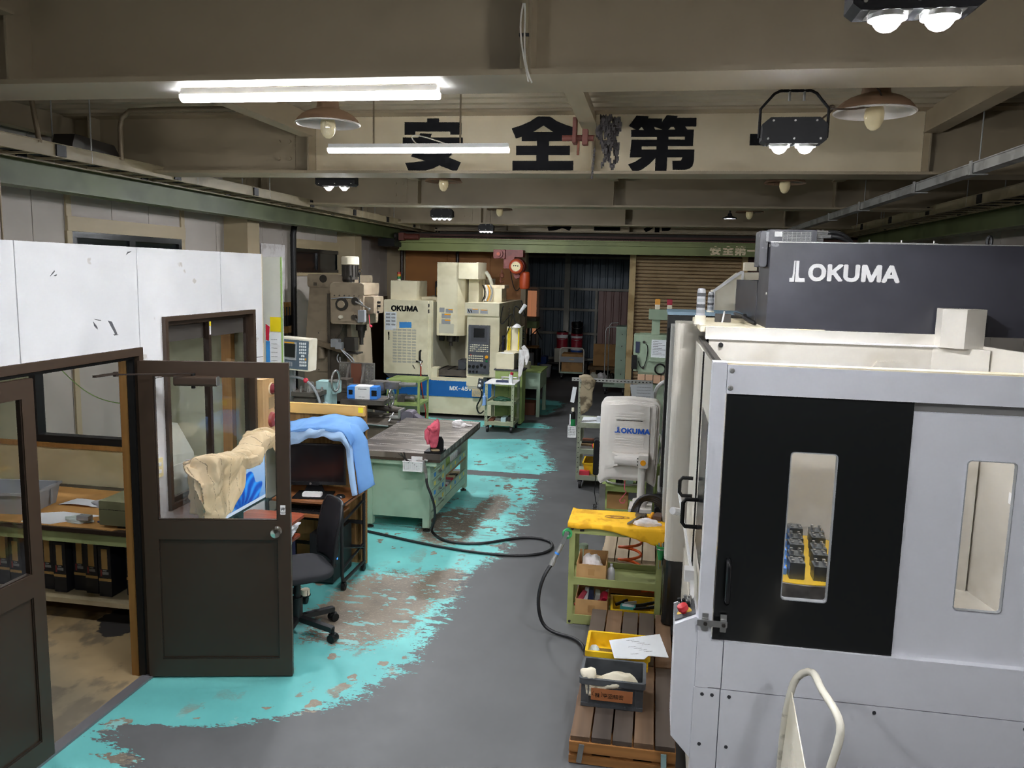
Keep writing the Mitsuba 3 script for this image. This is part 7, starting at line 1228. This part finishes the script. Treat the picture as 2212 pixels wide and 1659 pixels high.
# stays and small pipe of the open guard
part(t, 'guard_stay', MB().bar((.20, 5.0, 1.23), (.255, 4.1, 1.02), .012, .02).bar((.255, 4.1, 1.02), (.25, 3.85, .93), .02, .014).box(.215, .262, 4.05, 4.12, 1.0, 1.06), 'm_white')
part(t, 'drain_stub', MB().cyl((.20, 4.75, 1.16), (.16, 4.7, 1.18), .022, n=12), 'm_white')
c = part(t, 'console', MB().prism([(.272, .24), (.272, .955), (.262, .962), (.165, .915), (.168, .79), (.172, .35)], 'xz', Y0+.01, Y0+.27), 'm_mwhite', label='low white operator console')
cm = MB().box(-.052, .052, -.10, .10, -.002, .003)
Rx = rotm((0, 1, 0), -24)
part(c, 'button_plate', cm.xf(Rx, (.212, Y0+.14, .942)), 'm_plate')
eb = part(c, 'stop_button', MB().lathe([(.026, 0), (.026, .018), (.024, .023), (.001, .025)], (.205, Y0+.085, .962), (-.4, -.15, .9), n=18).cyl((.208, Y0+.085, .945), (.203, Y0+.084, .963), .013), 'm_estop', 30)
part(eb, 'ring', MB().cyl((.211, Y0+.088, .941), (.209, Y0+.087, .945), .038, n=22), 'm_estopring')
for i, (u, v) in enumerate(((.19, .16), (.215, .19), (.24, .17), (.235, .14), (.245, .21), (.195, .215), (.225, .23))):
    part(c, 'switch', MB().cyl((u, Y0+v, .935+.4*(u-.2)), (u-.008, Y0+v, .965+.4*(u-.2)), .009, n=10), 'm_black' if i % 2 else 'm_steel')
for i in range(8): part(c, 'legend', MB().box(.205+.008*(i % 4), .213+.008*(i % 4), Y0+.12+.03*(i//2), Y0+.13+.03*(i//2), .948+.0035*(i % 4), .9505+.0035*(i % 4)), 'm_white')
part(t, 'plinth', MB().box(.30, 3.2, Y0+.1, 6.9, 0, .12), 'm_black')
# inside of the enclosure
part(t, 'chamber_back', MB().box(.33, 1.82, 4.95, 4.97, .8, 2.186), 'm_mbeige'); part(t, 'chamber_fascia', MB().box(.31, 1.85, 4.99, 5.02, 2.186, 2.252, .003), 'm_mbeige')
part(t, 'chamber_edge', MB().box(.31, 1.85, 4.935, 4.995, 2.182, 2.19), 'm_white')
part(t, 'chamber_lining', MB().box(.33, .336, Y0+.1, 4.95, .8, 2.15).box(.33, 3.2, Y0+.1, 4.97, .78, .80), 'm_mbeige')
part(t, 'chamber_wing', MB().prism([(1.82, 4.95), (1.60, 3.80), (1.585, 3.80), (1.80, 4.96)], 'xy', .8, 2.19) if 0 else MB().prism([(1.815, 4.96), (2.02, 3.80), (2.04, 3.80), (1.835, 4.97)], 'xy', .8, 2.20), 'm_mbeige')
part(t, 'corner_fillet', MB().prism([(1.58, 4.949), (1.83, 4.80), (1.84, 4.96)], 'xy', .8, 2.186), 'm_mbeige')
part(t, 'pressed_plate', MB().prism([(1.20, 1.9), (1.235, 2.02), (1.285, 2.09), (1.45, 2.09), (1.50, 2.02), (1.54, 1.9)], 'xz', 4.93, 4.95), 'm_mbeige')
part(t, 'knob', MB().cyl((.40, 4.95, 2.15), (.40, 4.93, 2.15), .014).cyl((1.745, 4.90, 2.13), (1.745, 4.87, 2.13), .012).cyl((1.77, 4.90, 2.13), (1.77, 4.87, 2.13), .012), 'm_black')
part(t, 'ledge', MB().box(.28, 1.0, 5.02, 6.1, 2.22, 2.256, .004), 'm_dustcream')
part(t, 'corner_box', MB().prism([(1.60, 5.0), (1.60, 4.90), (1.70, 4.82), (1.83, 4.90), (1.83, 5.0)], 'xy', 2.186, 2.405), 'm_mbeige')
part(t, 'chamber_seam', MB().box(1.70, 1.705, 4.86, 4.90, .9, 1.75), 'm_mgrey')
tt = part(t, 'work_table', MB().cyl((.80, 4.35, .8), (.80, 4.35, 1.075), .42, n=40), 'm_brushed')
part(tt, 'yellow_band', MB().cyl((.80, 4.35, 1.04), (.80, 4.35, 1.078), .405, n=40), mat('mustard', '#c9a32c', .4))
mat('blockdark', worn('#4a4f52', '#3b4042', 12), .3, .5); mat('bluefilm', '#4f86d8', .35)
k = 0
for r in range(5):
    for cc in range(3):
        x = .64+.115*cc+.022*r; y = 4.05+.145*r
        b = part(tt, 'clamp_block', MB().box(x-.036, x+.036, y-.045, y+.045, 1.078, 1.15+.012*((r+cc) % 2), .004), 'm_blockdark')
        for sx in (-.02, .02): part(b, 'bolt_head', MB().cyl((x+sx, y-.02, 1.14), (x+sx, y-.02, 1.17), .008, n=8).cyl((x+sx, y+.022, 1.14), (x+sx, y+.022, 1.17), .008, n=8), 'm_steel')
    part(tt, 'blue_insert', MB().box(.68+.022*r, .715+.022*r, 4.06+.145*r, 4.16+.145*r, 1.078, 1.11), 'm_bluefilm')
part(tt, 'warning_label', MB().box(1.86, 1.861, 4.4, 4.46, 1.42, 1.48), 'm_white')
# dark upper housing
h = part(t, 'housing', MB().prism([(.662, 2.245), (3.4, 2.245), (3.4, 2.3), (2.42, 2.50), (2.03, 2.765), (.662, 2.765)], 'xz', 5.03, 5.52), 'm_mdark', label='dark grey upper housing with maker lettering')
part(h, 'top_lip', MB().box(.66, 2.03, 5.028, 5.034, 2.763, 2.769), 'm_steel')
part(h, 'rear_housing', MB().box(.655, 2.4, 5.52, 6.9, 2.26, 2.535, .004), 'm_mdark')
lg = MB().text('OKUMA', .088, (.878, 5.028, 2.548), depth=.003, bold=True, sx=1.12, fat=.0035)
part(h, 'lettering', lg, 'm_logogrey')
part(h, 'emblem', MB().prism(unary_union([Polygon([(.812, 2.658), (.829, 2.658), (.829, 2.575), (.836, 2.556), (.865, 2.556), (.868, 2.533), (.812, 2.533)]), Polygon([(.779, 2.533), (.806, 2.533), (.808, 2.658), (.800, 2.658), (.797, 2.575), (.792, 2.556), (.779, 2.556)])]).difference(sbox(.8085, 2.5, .8115, 2.70)), 'xz', 5.025, 5.03), 'm_logogrey')
for x, z in ((.655, 2.745), (.655, 2.46)): part(h, 'bolt', MB().cyl((.66, 5.06, z), (.655, 5.06, z), .008, n=10), 'm_steel')
u = part(h, 'cooling_unit', MB().box(.655, .93, 5.10, 5.36, 2.765, 2.842, .01).box(.61, .655, 5.12, 5.36, 2.62, 2.835, .012), 'm_mdark')
for i in range(6): part(u, 'grille_bar', MB().box(.735, .90, 5.097, 5.101, 2.778+.009*i, 2.781+.009*i), 'm_mgrey')
for i in range(7): part(u, 'grille_bar', MB().box(.735+.026*i, .738+.026*i, 5.096, 5.1005, 2.775, 2.83), 'm_mgrey')
part(u, 'label', MB().box(.688, .732, 5.097, 5.1, 2.80, 2.83), 'm_white')
part(u, 'side_label', MB().box(.640, .655, 5.098, 5.1, 2.77, 2.83), 'm_greyplastic')
for z, l in ((2.834, .08), (2.81, .10), (2.785, .05)): part(u, 'hose_fitting', MB().cyl((.93, 5.2, z), (.93+l, 5.2, z), .012, n=10).cyl((.945, 5.2, z), (.96, 5.2, z), .016, n=10).cyl((.975, 5.2, z), (.985, 5.2, z), .016, n=8), 'm_steel')
part(u, 'hose', MB().tube(spline([(1.01, 5.2, 2.834), (1.08, 5.21, 2.83), (1.15, 5.24, 2.79), (1.18, 5.26, 2.76)], 16), .013, 8).tube(spline([(1.03, 5.2, 2.81), (1.08, 5.2, 2.805), (1.14, 5.22, 2.775), (1.16, 5.25, 2.75)], 16), .013, 8), 'm_black', True)
pp = part(h, 'hatch_plate', MB().box(1.22, 1.62, 5.15, 5.45, 2.766, 2.778, .003), 'm_mgrey')
for x in (1.24, 1.42, 1.6): part(pp, 'stud', MB().cyl((x, 5.16, 2.775), (x, 5.16, 2.792), .005, n=8), 'm_steel')
part(h, 'lifting_eye', MB().tube([(1.95+.012*math.cos(a), 5.3, 2.80+.03*math.sin(a)) for a in np.linspace(-1, 4.1, 12)], .01, 6).box(1.86, 2.0, 5.25, 5.35, 2.766, 2.774), 'm_black')
part(h, 'cable_tangle', MB().tube(spline([(.62, 5.2, 2.27), (.58, 5.5, 2.30), (.62, 5.8, 2.29), (.55, 6.05, 2.27)], 20), .012, 6).tube(spline([(.63, 5.3, 2.27), (.6, 5.6, 2.29), (.56, 5.9, 2.30)], 20), .01, 6), 'm_black', kind='stuff')
# signal lamps on the ledge
mat('clearplastic', '#a9a9ac', .12, spec=.8, coat=.6)
for (x, y, z0, s, l) in ((.285, 5.2, 2.256, 1.0, 0), (.42, 6.35, 2.25, .85, 1)):
    q = part(t, 'signal_lamp', MB().lathe([(.038*s, 0), (.036*s, .03*s), (.033*s, .055*s), (.001, .056*s)], (x, y, z0), n=20), 'm_cream', 30)
    part(q, 'tube', MB().lathe([(.027*s, .055*s), (.027*s, .20*s), (.022*s, .222*s), (.001, .226*s)], (x, y, z0), n=20), 'm_clearplastic', 30)
    for j in range(4): part(q, 'light_ring', MB().cyl((x, y, z0+s*(.068+.035*j)), (x, y, z0+s*(.09+.035*j)), .0275*s, n=20), 'm_plate' if j % 2 else 'm_greyplastic')
part(t, 'bracket', MB().box(.40, .50, 5.5, 5.56, 2.256, 2.31, .004), 'm_darkmetal')
part(t, 'white_lead', MB().tube(spline([(.44, 5.45, 2.258), (.45, 5.46, 2.31), (.455, 5.5, 2.325), (.46, 5.55, 2.30)], 12), .006, 6), 'm_white', True)
# black rear cabinet behind the ledge
r = part(t, 'rear_cabinet', MB().box(.105, .85, 6.22, 6.6, .92, 2.262, .006), 'm_mblack', label='black rear cabinet with blue-grey top')
part(r, 'top_plate', MB().box(.100, .86, 6.2, 6.75, 2.262, 2.285, .004), mat('bluegrey', '#6f8796', .4))
# hood of the next white machine farther back
t = thing('machine_hood', 'white slant fronted machine far behind the large dark housing', 'machine', (0, 8.0, 0))
part(t, 'body', MB().prism([(.56, 0), (.56, 2.42), (.60, 2.43), (.80, 2.60), (1.5, 2.62), (1.5, 0)], 'xz', 0, .6), 'm_cream'); part(t, 'edge', MB().prism([(.545, 2.2), (.545, 2.43), (.79, 2.615), (.82, 2.615), (.82, 2.2), (.80, 2.2), (.80, 2.59), (.565, 2.415), (.565, 2.2)], 'xz', -.02, 0), 'm_white')
part(t, 'top_box', MB().box(.84, .95, .1, .3, 2.62, 2.70, .004), 'm_cream'); part(t, 'top_box', MB().box(.97, 1.15, .12, .4, 2.62, 2.74, .004), 'm_mgrey')
# hand truck handle in front of the machine
t = thing('platform_trolley', 'cream tube handle of a platform trolley rising before the white machine', 'trolley')
hz = .91
part(t, 'handle', MB().tube(np.vstack([spline([(.62, 3.42, .18), (.635, 3.42, .5), (.655, 3.41, .80), (.68, 3.40, .875), (.715, 3.375, hz), (.735, 3.28, hz), (.755, 3.08, hz), (.765, 3.01, .88), (.755, 2.985, .82), (.735, 2.975, .74), (.70, 2.97, .5), (.66, 2.97, .18)], 60)]), .0155, 12), mat('tubecream', worn('#cfcabb', '#a59f90', 22, .6, .8), .35), True)
part(t, 'panel', MB().add([(.625, 3.40, .30), (.62, 2.99, .30), (.655, 2.99, .66), (.652, 3.40, .80), (.630, 3.40, .30), (.625, 2.99, .30), (.660, 2.99, .66), (.657, 3.40, .80)], [[0, 1, 2, 3], [7, 6, 5, 4], [0, 4, 5, 1], [1, 5, 6, 2], [2, 6, 7, 3], [3, 7, 4, 0]]), 'm_cream')
part(t, 'deck', MB().box(.1, .68, 2.6, 3.45, .13, .18, .01) if 0 else MB().box(.60, 1.3, 2.95, 3.45, .13, .18, .01), 'm_darkmetal')
for x in (.68, 1.2):
    for y in (3.02, 3.38): part(t, 'castor', MB().cyl((x-.02, y, .06), (x+.02, y, .06), .06, n=16).box(x-.03, x+.03, y-.03, y+.03, .1, .13), 'm_black')
# ------------------------------------------------------------------ green cart, pallets and crates in the foreground
mat('cart2', worn('#8f965f', '#7d844f', 4), .5); mat('towelyellow', worn('#d9a820', '#b98710', 12), .95, sheen=.4); mat('kraftbox', worn('#b58e5e', '#a37d50', 6), .75); mat('orangehose', '#d85a1e', .4)
t = thing('tool_cart', 'olive green three-tier tool cart with yellow towel top in the foreground', 'cart')
x0, x1, y0, y1 = -.53, .14, 5.62, 5.99
for x in (x0, x1):
    for y in (y0, y1):
        sx = 1 if x == x0 else -1; sy = 1 if y == y0 else -1
        part(t, 'post', MB().box(x, x+sx*.042, y, y+sy*.006, 0, .75, .002).box(x, x+sx*.006, y, y+sy*.042, 0, .75, .002), 'm_cart2')
for z, d in ((.755, .065), (.36, .055), (.075, .07)):
    part(t, 'shelf', MB().box(x0+.006, x1-.006, y0+.006, y1-.006, z-d+.008, z-d+.014), 'm_cart2'); part(t, 'front_rail', MB().box(x0+.04, x1-.04, y0-.001, y0+.008, z-d, z, .002), 'm_cart2'); part(t, 'rear_rail', MB().box(x0+.04, x1-.04, y1-.008, y1+.001, z-d, z, .002), 'm_cart2')
    part(t, 'side_rail', MB().box(x0, x0+.006, y0+.04, y1-.04, z-d, z).box(x1-.006, x1, y0+.04, y1-.04, z-d, z), 'm_cart2')
part(t, 'shelf', MB().box(x0, x1, y0, y1, .745, .755), 'm_cart2')
for x in (x0+.02, x1-.02):
    for z in (.725, .02): part(t, 'bolt', MB().cyl((x, y0, z), (x, y0-.005, z), .010, n=8), 'm_darkmetal')
part(t, 'plate', MB().box(x0+.075, x0+.105, y0-.002, y0-.0005, .708, .738), 'm_darkmetal')
nu, nv = 60, 40
U, V = np.meshgrid(np.linspace(0, 1, nu), np.linspace(0, 1, nv), indexing='ij')
x = x0-.015+(x1-x0+.03)*U; drop = .012+.085*np.clip((U-.35)/.55, 0, 1)**1.3*(1+.12*np.sin(U*60)*.3); d = V*(.40+drop)
yv = np.where(d < .385, y1+.005-d, y1+.005-.385-.006*np.clip((d-.385)/.02, 0, 1)); zv = .763-np.clip(d-.385, 0, None)+.012*(hfbm(x*9, d*12, 0, 3, 2)-.5)+.012*np.exp(-((x+.38)**2+(yv-5.75)**2)/.004)
zv = np.where(U < .02, zv+.004, zv)
k = thing('towel', 'yellow towel spread over the top of the olive green cart', 'towel')
part(k, 'cloth', MB().sheet(np.stack([x, yv, zv], -1), .007), 'm_towelyellow', True)
part(k, 'print', MB().tube([(-.20+.09*math.cos(a), 5.83+.03*math.sin(a), .770) for a in np.linspace(0, 6.28, 24, endpoint=False)], .0022, 4, True).tube([(-.20+.05*math.cos(a), 5.83+.02*math.sin(a), .770) for a in np.linspace(0, 6.28, 18, endpoint=False)], .0022, 4, True), 'm_ochrewood')
one('rag', 'white crumpled rag on the yellow towel', 'rag', crumple(.02, 5.70, .766, .105, .045, .05, 31), 'm_whitecloth', True)
one('hammer', 'steel hammer head with handle on the yellow towel left of the white rag', 'hammer', MB().bar((-.115, 5.66, .778), (-.03, 5.86, .778), .018, .012, .004).rbox((-.03, 5.875, .785), (.075, .025, .025), rotm((0, 0, 1), -15), .006), 'm_brushed')
one('wood_block', 'dark brown block at the back right of the yellow towel', 'block', MB().rbox((.10, 5.86, .787), (.06, .11, .035), rotm((0, 0, 1), -12), .004), mat('walnut', '#4d3930', .6)); one('yellow_handle', 'yellow handle between the hammer and the brown block', 'yellow_handle', MB().cyl((.035, 5.80, .783), (.06, 5.93, .788), .013, n=12), 'm_amber'); one('putty_knife', 'small steel scraper behind the white rag', 'scraper', MB().box(-.01, .015, 5.80, 5.93, .772, .784, .003), 'm_darkmetal')  # the yellow piece is a tool handle alone, without a blade
def carton(name, label, xa, xb, ya, yb, z, h, m='m_kraftbox'):
    t = thing(name, label, 'box')
    w = .004; part(t, 'body', MB().box(xa, xb, ya, yb, z, z+w).box(xa, xb, ya, ya+w, z+w, z+h).box(xa, xb, yb-w, yb, z+w, z+h*1.15).box(xa, xa+w, ya+w, yb-w, z+w, z+h).box(xb-w, xb, ya+w, yb-w, z+w, z+h), m)
    part(t, 'tape', MB().box(xa+(xb-xa)*.4, xa+(xb-xa)*.62, ya-.0008, ya, z+h*.4, z+h*.75), 'm_cardboard'); return t
carton('cardboard_box', 'open brown cardboard box with white cloth on the middle shelf of the green cart', -.475, -.26, 5.65, 5.92, .318, .135)
one('rag', 'white cloth in the cardboard box on the middle shelf of the green cart', 'rag', crumple(-.37, 5.80, .34, .09, .08, .15, 41), 'm_whitecloth', True)
carton('cardboard_box', 'open cardboard box with red and clear packets on the green cart bottom shelf', -.475, -.24, 5.65, 5.93, .02, .165)
for i, (c, l) in enumerate((('m_crimson', 'red'), ('m_white', 'white'), ('m_navy', 'navy'), ('m_sleeve', 'clear'), ('m_crimson', 'second red'))): one('packet', l+' packet sticking out of the box on the bottom shelf of the green cart', 'packet', MB().rbox((-.44+.038*i, 5.74+.03*(i % 2), .15+.012*(i % 3)), (.035, .06, .13), rotm((1, .4*(i-2), .3), 22*(i-2)), .006), c)
one('grey_bracket', 'bent grey bracket in the box on the bottom shelf of the green cart', 'bracket', MB().tube([(-.30, 5.72, .16), (-.26, 5.74, .20), (-.25, 5.82, .20), (-.28, 5.85, .15)], .009, 6), 'm_galv')
one('plastic_bottle', 'clear crumpled bottle right of the cardboard box on the middle shelf', 'bottle', MB().lathe([(.001, 0), (.028, 0), (.03, .06), (.026, .08), (.01, .10), (.01, .12), (.001, .12)], (-.225, 5.74, .318), n=14), 'm_clearplastic', 30); one('green_lid', 'pale green lid behind the cardboard box on the middle shelf', 'green_lid', MB().cyl((-.45, 5.95, .318), (-.45, 5.95, .50), .035, n=16), 'm_palegreen')  # the green cylinder is a loose lid
k = tray('yellow_tray', 'yellow tray with dark tools on the bottom shelf of the green cart', 'tray', (-.055, 5.79, .02), 3, .31, .26, .11, 'm_crateyellow')
part(k, 'tape', MB().box(-.05, .06, -.145, -.138, .05, .08), mat('paperlabel', '#c98f62', .7))
one('teal_case', 'teal open case in the yellow tray on the bottom shelf', 'case', MB().rbox((-.09, 5.72, .115), (.11, .06, .05), rotm((0, 0, 1), -6), .006), mat('teal', '#3a8c88', .4)); part('teal_case', 'paper', MB().rbox((-.09, 5.715, .1415), (.085, .04, .003), rotm((0, 0, 1), -6)), 'm_paper')
for i in range(5): one('socket_tool', ('black', 'steel', 'black', 'black', 'steel')[i]+' long tool in the yellow tray, '+('first', 'second', 'third', 'fourth', 'fifth')[i]+' from the left', 'tool', MB().cyl((-.18+.06*i, 5.76+.03*(i % 2), .12), (-.10+.07*i, 5.83-.03*(i % 3), .135), .012, n=10), ('m_black', 'm_steel', 'm_black', 'm_black', 'm_steel')[i])
one('black_bar', 'black flat bar resting out of the yellow tray to the right', 'tool', MB().bar((-.05, 5.69, .13), (.12, 5.72, .145), .022, .014, .003), 'm_black')
# gun in a green holder left, screwdrivers right
one('green_ring', 'green round holder ring wired to the left post of the green cart', 'holder', MB().lathe([(.035, -.012), (.04, 0), (.035, .012), (.02, .012), (.02, -.012)], (-.545, 5.60, .69), (.6, -1, .2), n=20), mat('green', '#2f8a4f', .4), 30)
t = thing('air_gun', 'chrome air gun hung in the green ring on the left post of the green cart', 'air gun')
part(t, 'body', MB().bar((-.545, 5.58, .71), (-.575, 5.57, .62), .032, .026, .008).cyl((-.575, 5.57, .62), (-.635, 5.53, .50), .016, n=12), 'm_steel', 30); part(t, 'blue_band', MB().cyl((-.606, 5.55, .56), (-.612, 5.546, .548), .018, n=12), 'm_machineblue'); part(t, 'coupling', MB().cyl((-.63, 5.535, .51), (-.645, 5.52, .47), .02, n=12), 'm_galv')
one('air_hose', 'black air hose hanging from the chrome gun down to the pallet', 'hose', MB().tube(spline([(-.645, 5.52, .475), (-.68, 5.48, .42), (-.715, 5.44, .30), (-.71, 5.42, .16), (-.66, 5.42, .05), (-.58, 5.40, .02), (-.45, 5.34, .02), (-.37, 5.20, .03), (-.345, 5.05, .10), (-.30, 5.02, .165), (-.2, 5.03, .165)], 70), .0125, 8), 'm_rubber', True)
t = thing('screwdriver_holder', 'green cup with screwdrivers wired to the right post of the green cart', 'holder', (.125, 5.585, .61)); part(t, 'cup', MB().lathe([(.018, -.05), (.032, .045), (.036, .05), (.028, .05), (.014, -.05)], n=16), 'm_green', 30); part(t, 'wire', MB().tube([(.034*math.cos(a), .034*math.sin(a), .03) for a in np.linspace(0, 6.28, 18, endpoint=False)], .003, 5, True), 'm_steel')
for i in range(4): one('screwdriver', ('thin steel', 'yellow handled', 'second thin steel', 'dark')[i]+' screwdriver standing in the green cup on the right post', 'screwdriver', MB().cyl((.115+.008*i, 5.585+.006*(i % 2), .49+.01*i), (.115+.007*i, 5.585, .62), .003, n=6).cyl((.115+.007*i, 5.585, .62), (.11+.012*i, 5.585, .68+.008*(i % 2)), .007, n=8), ('m_steel', 'm_sigyellow', 'm_steel', 'm_darkmetal')[i], group='screwdrivers in the green cup')
# cable bundle and orange coil behind the cart
cb = MB()
for i in range(4): cb.tube(spline([(-.11+.012*i, 6.05+.01*i, .62), (-.09+.012*i, 6.05, .78), (-.02, 6.05+.012*i, .88-.014*i), (.09, 6.05, .885-.016*i), (.165-.012*i, 6.05, .78), (.19-.01*i, 6.04, .55), (.20-.008*i, 6.03, .25), (.20-.01*i, 6.0, .02)], 40), .0135, 7)
one('cable_bundle', 'thick black cable bundle arched behind the green cart down to the floor', 'cable', cb, 'm_rubber', True, kind='stuff')
one('black_hose', 'black hose loop under the top of the green cart', 'hose', MB().tube(spline([(-.27, 6.05, .72), (-.25, 6.04, .62), (-.18, 6.04, .565), (-.10, 6.04, .60), (-.07, 6.05, .72)], 30), .014, 8), 'm_rubber', True)
co = [(-.10+.085*math.cos(a), 6.10+.05*math.sin(a), .30+.016*a) for a in np.linspace(0, 15, 90)]
one('orange_hose', 'orange spiral air hose behind the green cart', 'hose', MB().tube(np.array(co+[(-.13, 6.1, .60), (-.09, 6.1, .74)]), .011, 7).tube([(0, 6.02, .14), (.06, 6.02, .15), (.1, 6.04, .13)], .012, 7), 'm_orangehose', True)
# pallets
mat('palletdark', wood('#4f443b', '#382f29', 1, .5), .75); mat('palletbrown', wood('#6d543e', '#4f3c2b', 1, .5), .75); mat('palletfront', wood('#a5723e', '#7f5429', 0, .6), .75); mat('palletpale', wood('#a7977f', '#8a7a64', 1, .5), .8)
def pallet(label, xa, xb, ya, yb, z, mats, n=5, fm='m_palletfront', straps=False):
    t = thing('pallet', label, 'pallet'); w = (xb-xa)/n
    for i in range(n): part(t, 'plank', MB().box(xa+i*w+.005, xa+(i+1)*w-.005, ya, yb, z+.122, z+.148+.003*((i*3) % 2), .003), mats[i % len(mats)])
    for y in (ya+.01, (ya+yb)/2-.05, yb-.11): part(t, 'bearer', MB().box(xa, xb, y, y+.10, z+.06, z+.122, .003), fm)
    for i, (a, b) in enumerate(((xa, xa+.12), ((xa+xb)/2-.06, (xa+xb)/2+.06), (xb-.12, xb))): part(t, 'skid', MB().box(a, b, ya+.005, yb, z, z+.06, .003), fm)
    part(t, 'front_board', MB().box(xa, xb, ya-.012, ya+.008, z+.066, z+.122, .002), fm); part(t, 'front_board', MB().box(xa+.0, xb, ya-.012, ya+.008, z+.004, z+.046, .002), fm)
    if straps: 
        for x in (xa+.06, xb-.06): part(t, 'strap', MB().rbox((x, ya-.015, z+.062), (.028, .004, .105), rotm((0, 1, 0), 7 if x < 0 else -2), .001), 'm_galv' if x < 0 else 'm_paleteal')
    return t
pallet('dark planked wooden pallet nearest the camera with metal straps on its front', -.335, .215, 3.935, 4.78, 0, ('m_palletbrown', 'm_palletdark', 'm_palletdark', 'm_palletbrown', 'm_palletdark'), straps=True)
pallet('dark wooden pallet under the yellow crate before the green cart', -.345, .215, 4.795, 5.58, 0, ('m_palletdark', 'm_palletbrown', 'm_palletdark'))
pallet('lower pale wooden pallet of the stack behind the green cart', -.36, .20, 6.12, 6.95, 0, ('m_palletpale',)); pallet('upper pale wooden pallet of the stack behind the green cart', -.33, .21, 6.25, 7.0, .152, ('m_palletpale',), 5, 'm_palletpale')
# crates
def crate(name, label, xa, xb, ya, yb, z, h, m, cat='crate'):
    t = thing(name, label, cat, ((xa+xb)/2, (ya+yb)/2, z)); a, b = (xb-xa)/2, (yb-ya)/2; w = .006
    part(t, 'body', MB().box(-a+.015, a-.015, -b+.015, b-.015, 0, .008).box(-a+.012, a-.012, -b+.012, -b+.012+w, 0, h).box(-a+.012, a-.012, b-.012-w, b-.012, 0, h).box(-a+.012, -a+.012+w, -b+.012, b-.012, 0, h).box(a-.012-w, a-.012, -b+.012, b-.012, 0, h), m)
    part(t, 'rim', MB().prism(rrect(-a, -b, a, b, .02).difference(rrect(-a+.016, -b+.016, a-.016, b-.016, .016)), 'xy', h-.035, h), m)
    part(t, 'rib', MB().box(-a+.05, -a+.056, -b+.002, -b+.014, .01, h-.03).box(a-.056, a-.05, -b+.002, -b+.014, .01, h-.03).box(-a+.012, a-.012, -b+.004, -b+.012, .0, .02), m); return t
k = crate('crate', 'dark grey plastic crate with a brown name label and a rag inside', -.318, .05, 4.235, 4.50, .151, .165, mat('crategrey', worn('#4a4d50', '#3b3e41', 8), .5))
part(k, 'floor_sheet', MB().box(-.165, .165, -.11, .11, .008, .012), 'm_black')  # flat black sheet over the crate bottom
lb = part(k, 'name_label', MB().box(-.115, .115, -.1345, -.1325, .045, .115), mat('labelbrown2', '#9a5f3a', .6)); part(lb, 'lettering', glyphs(MB(), '(株)平沼精密', .0295, (-.106, -.135, .068), depth=.0007, adv=1.0), 'm_ink')
for x in (-.07, .075): part(k, 'latch', MB().cyl((x, -.128, .012), (x, -.136, .012), .008, n=10), 'm_crategrey')
ribbon(rg := MB(), [(-.27, 4.37, .29), (-.275, 4.31, .325), (-.27, 4.27, .33), (-.255, 4.255, .27), (-.25, 4.26, .22)], [(.03, 0, 0), (.045, 0, 0), (.045, 0, 0), (.035, 0, 0), (.03, 0, 0)], .018, 16, .016, 3); ribbon(rg, [(-.27, 4.30, .28), (-.20, 4.28, .27), (-.12, 4.275, .305), (-.04, 4.29, .30), (.01, 4.30, .24)], [(0, .03, .02), (0, .04, .02), (0, .045, .02), (0, .04, .02), (0, .03, .01)], .022, 16, .016, 8)
one('rag', 'cream rag bunched in the dark grey crate', 'rag', rg, mat('creamcloth', worn('#d8d0bb', '#bdb298', 14), .9), True)
one('dial_case', 'small grey case lying in the dark grey crate', 'case', MB().box(-.16, -.03, 4.30, 4.40, .165, .27, .004), 'm_galv')
k = crate('yellow_crate', 'yellow plastic crate with paper and brass rods on the pallet', -.325, .075, 4.70, 5.0, .151, .10, 'm_crateyellow')
for i in range(7): one('brass_rod', 'brass coloured rod lying in the yellow crate', 'rod', MB().cyl((-.28, 4.78+.016*i, .19), (-.10, 4.77+.016*i, .19), .006, n=8), mat('brass', '#a58a4a', .35, .8) if i == 0 else 'm_brass', group='brass rods in the yellow crate')
one('plastic_wrap', 'crinkled clear plastic at the ends of the brass rods', 'wrap', crumple(-.275, 4.85, .165, .035, .07, .05, 51), 'm_bubble', True)
t = thing('drawing_sheet', 'white printed drawing in a clear sleeve lying across the yellow crate', 'paper')
R = rotm((0, 0, 1), 14)@rotm((0, 1, 0), -2)@rotm((1, 0, 0), 12); o = np.array([-.01, 4.77, .278])
part(t, 'sheet', MB().add(o+np.array([(-.16, -.10, 0), (.02, -.12, 0), (.05, -.09, 0), (.17, -.115, 0), (.17, .11, 0), (-.16, .07, 0), (-.16, -.10, .003), (.02, -.12, .003), (.05, -.09, .003), (.17, -.115, .003), (.17, .11, .003), (-.16, .07, .003)])@R.T, [[6, 7, 8], [6, 8, 11], [8, 9, 10], [8, 10, 11], [2, 1, 0], [5, 2, 0], [4, 3, 2], [5, 4, 2], [0, 1, 7], [0, 7, 6], [1, 2, 8], [1, 8, 7], [2, 3, 9], [2, 9, 8], [3, 4, 10], [3, 10, 9], [4, 5, 11], [4, 11, 10], [5, 0, 6], [5, 6, 11]]), 'm_paper')
ln = MB()
for i in range(9): ln.rbox(o+np.array([.0+.03*((i*5) % 4)-.03, .06-.016*i, .0036])@R.T, (.05+.03*((i*3) % 3), .0025, .0006), R)
part(t, 'print_line', ln, 'm_labelgrey')
one('bark_scrap', 'torn brown timber strip between the pallet and the white machine', 'scrap', MB().bar((.235, 5.5, .02), (.245, 5.0, .24), .03, .05, .008), 'm_palletbrown')
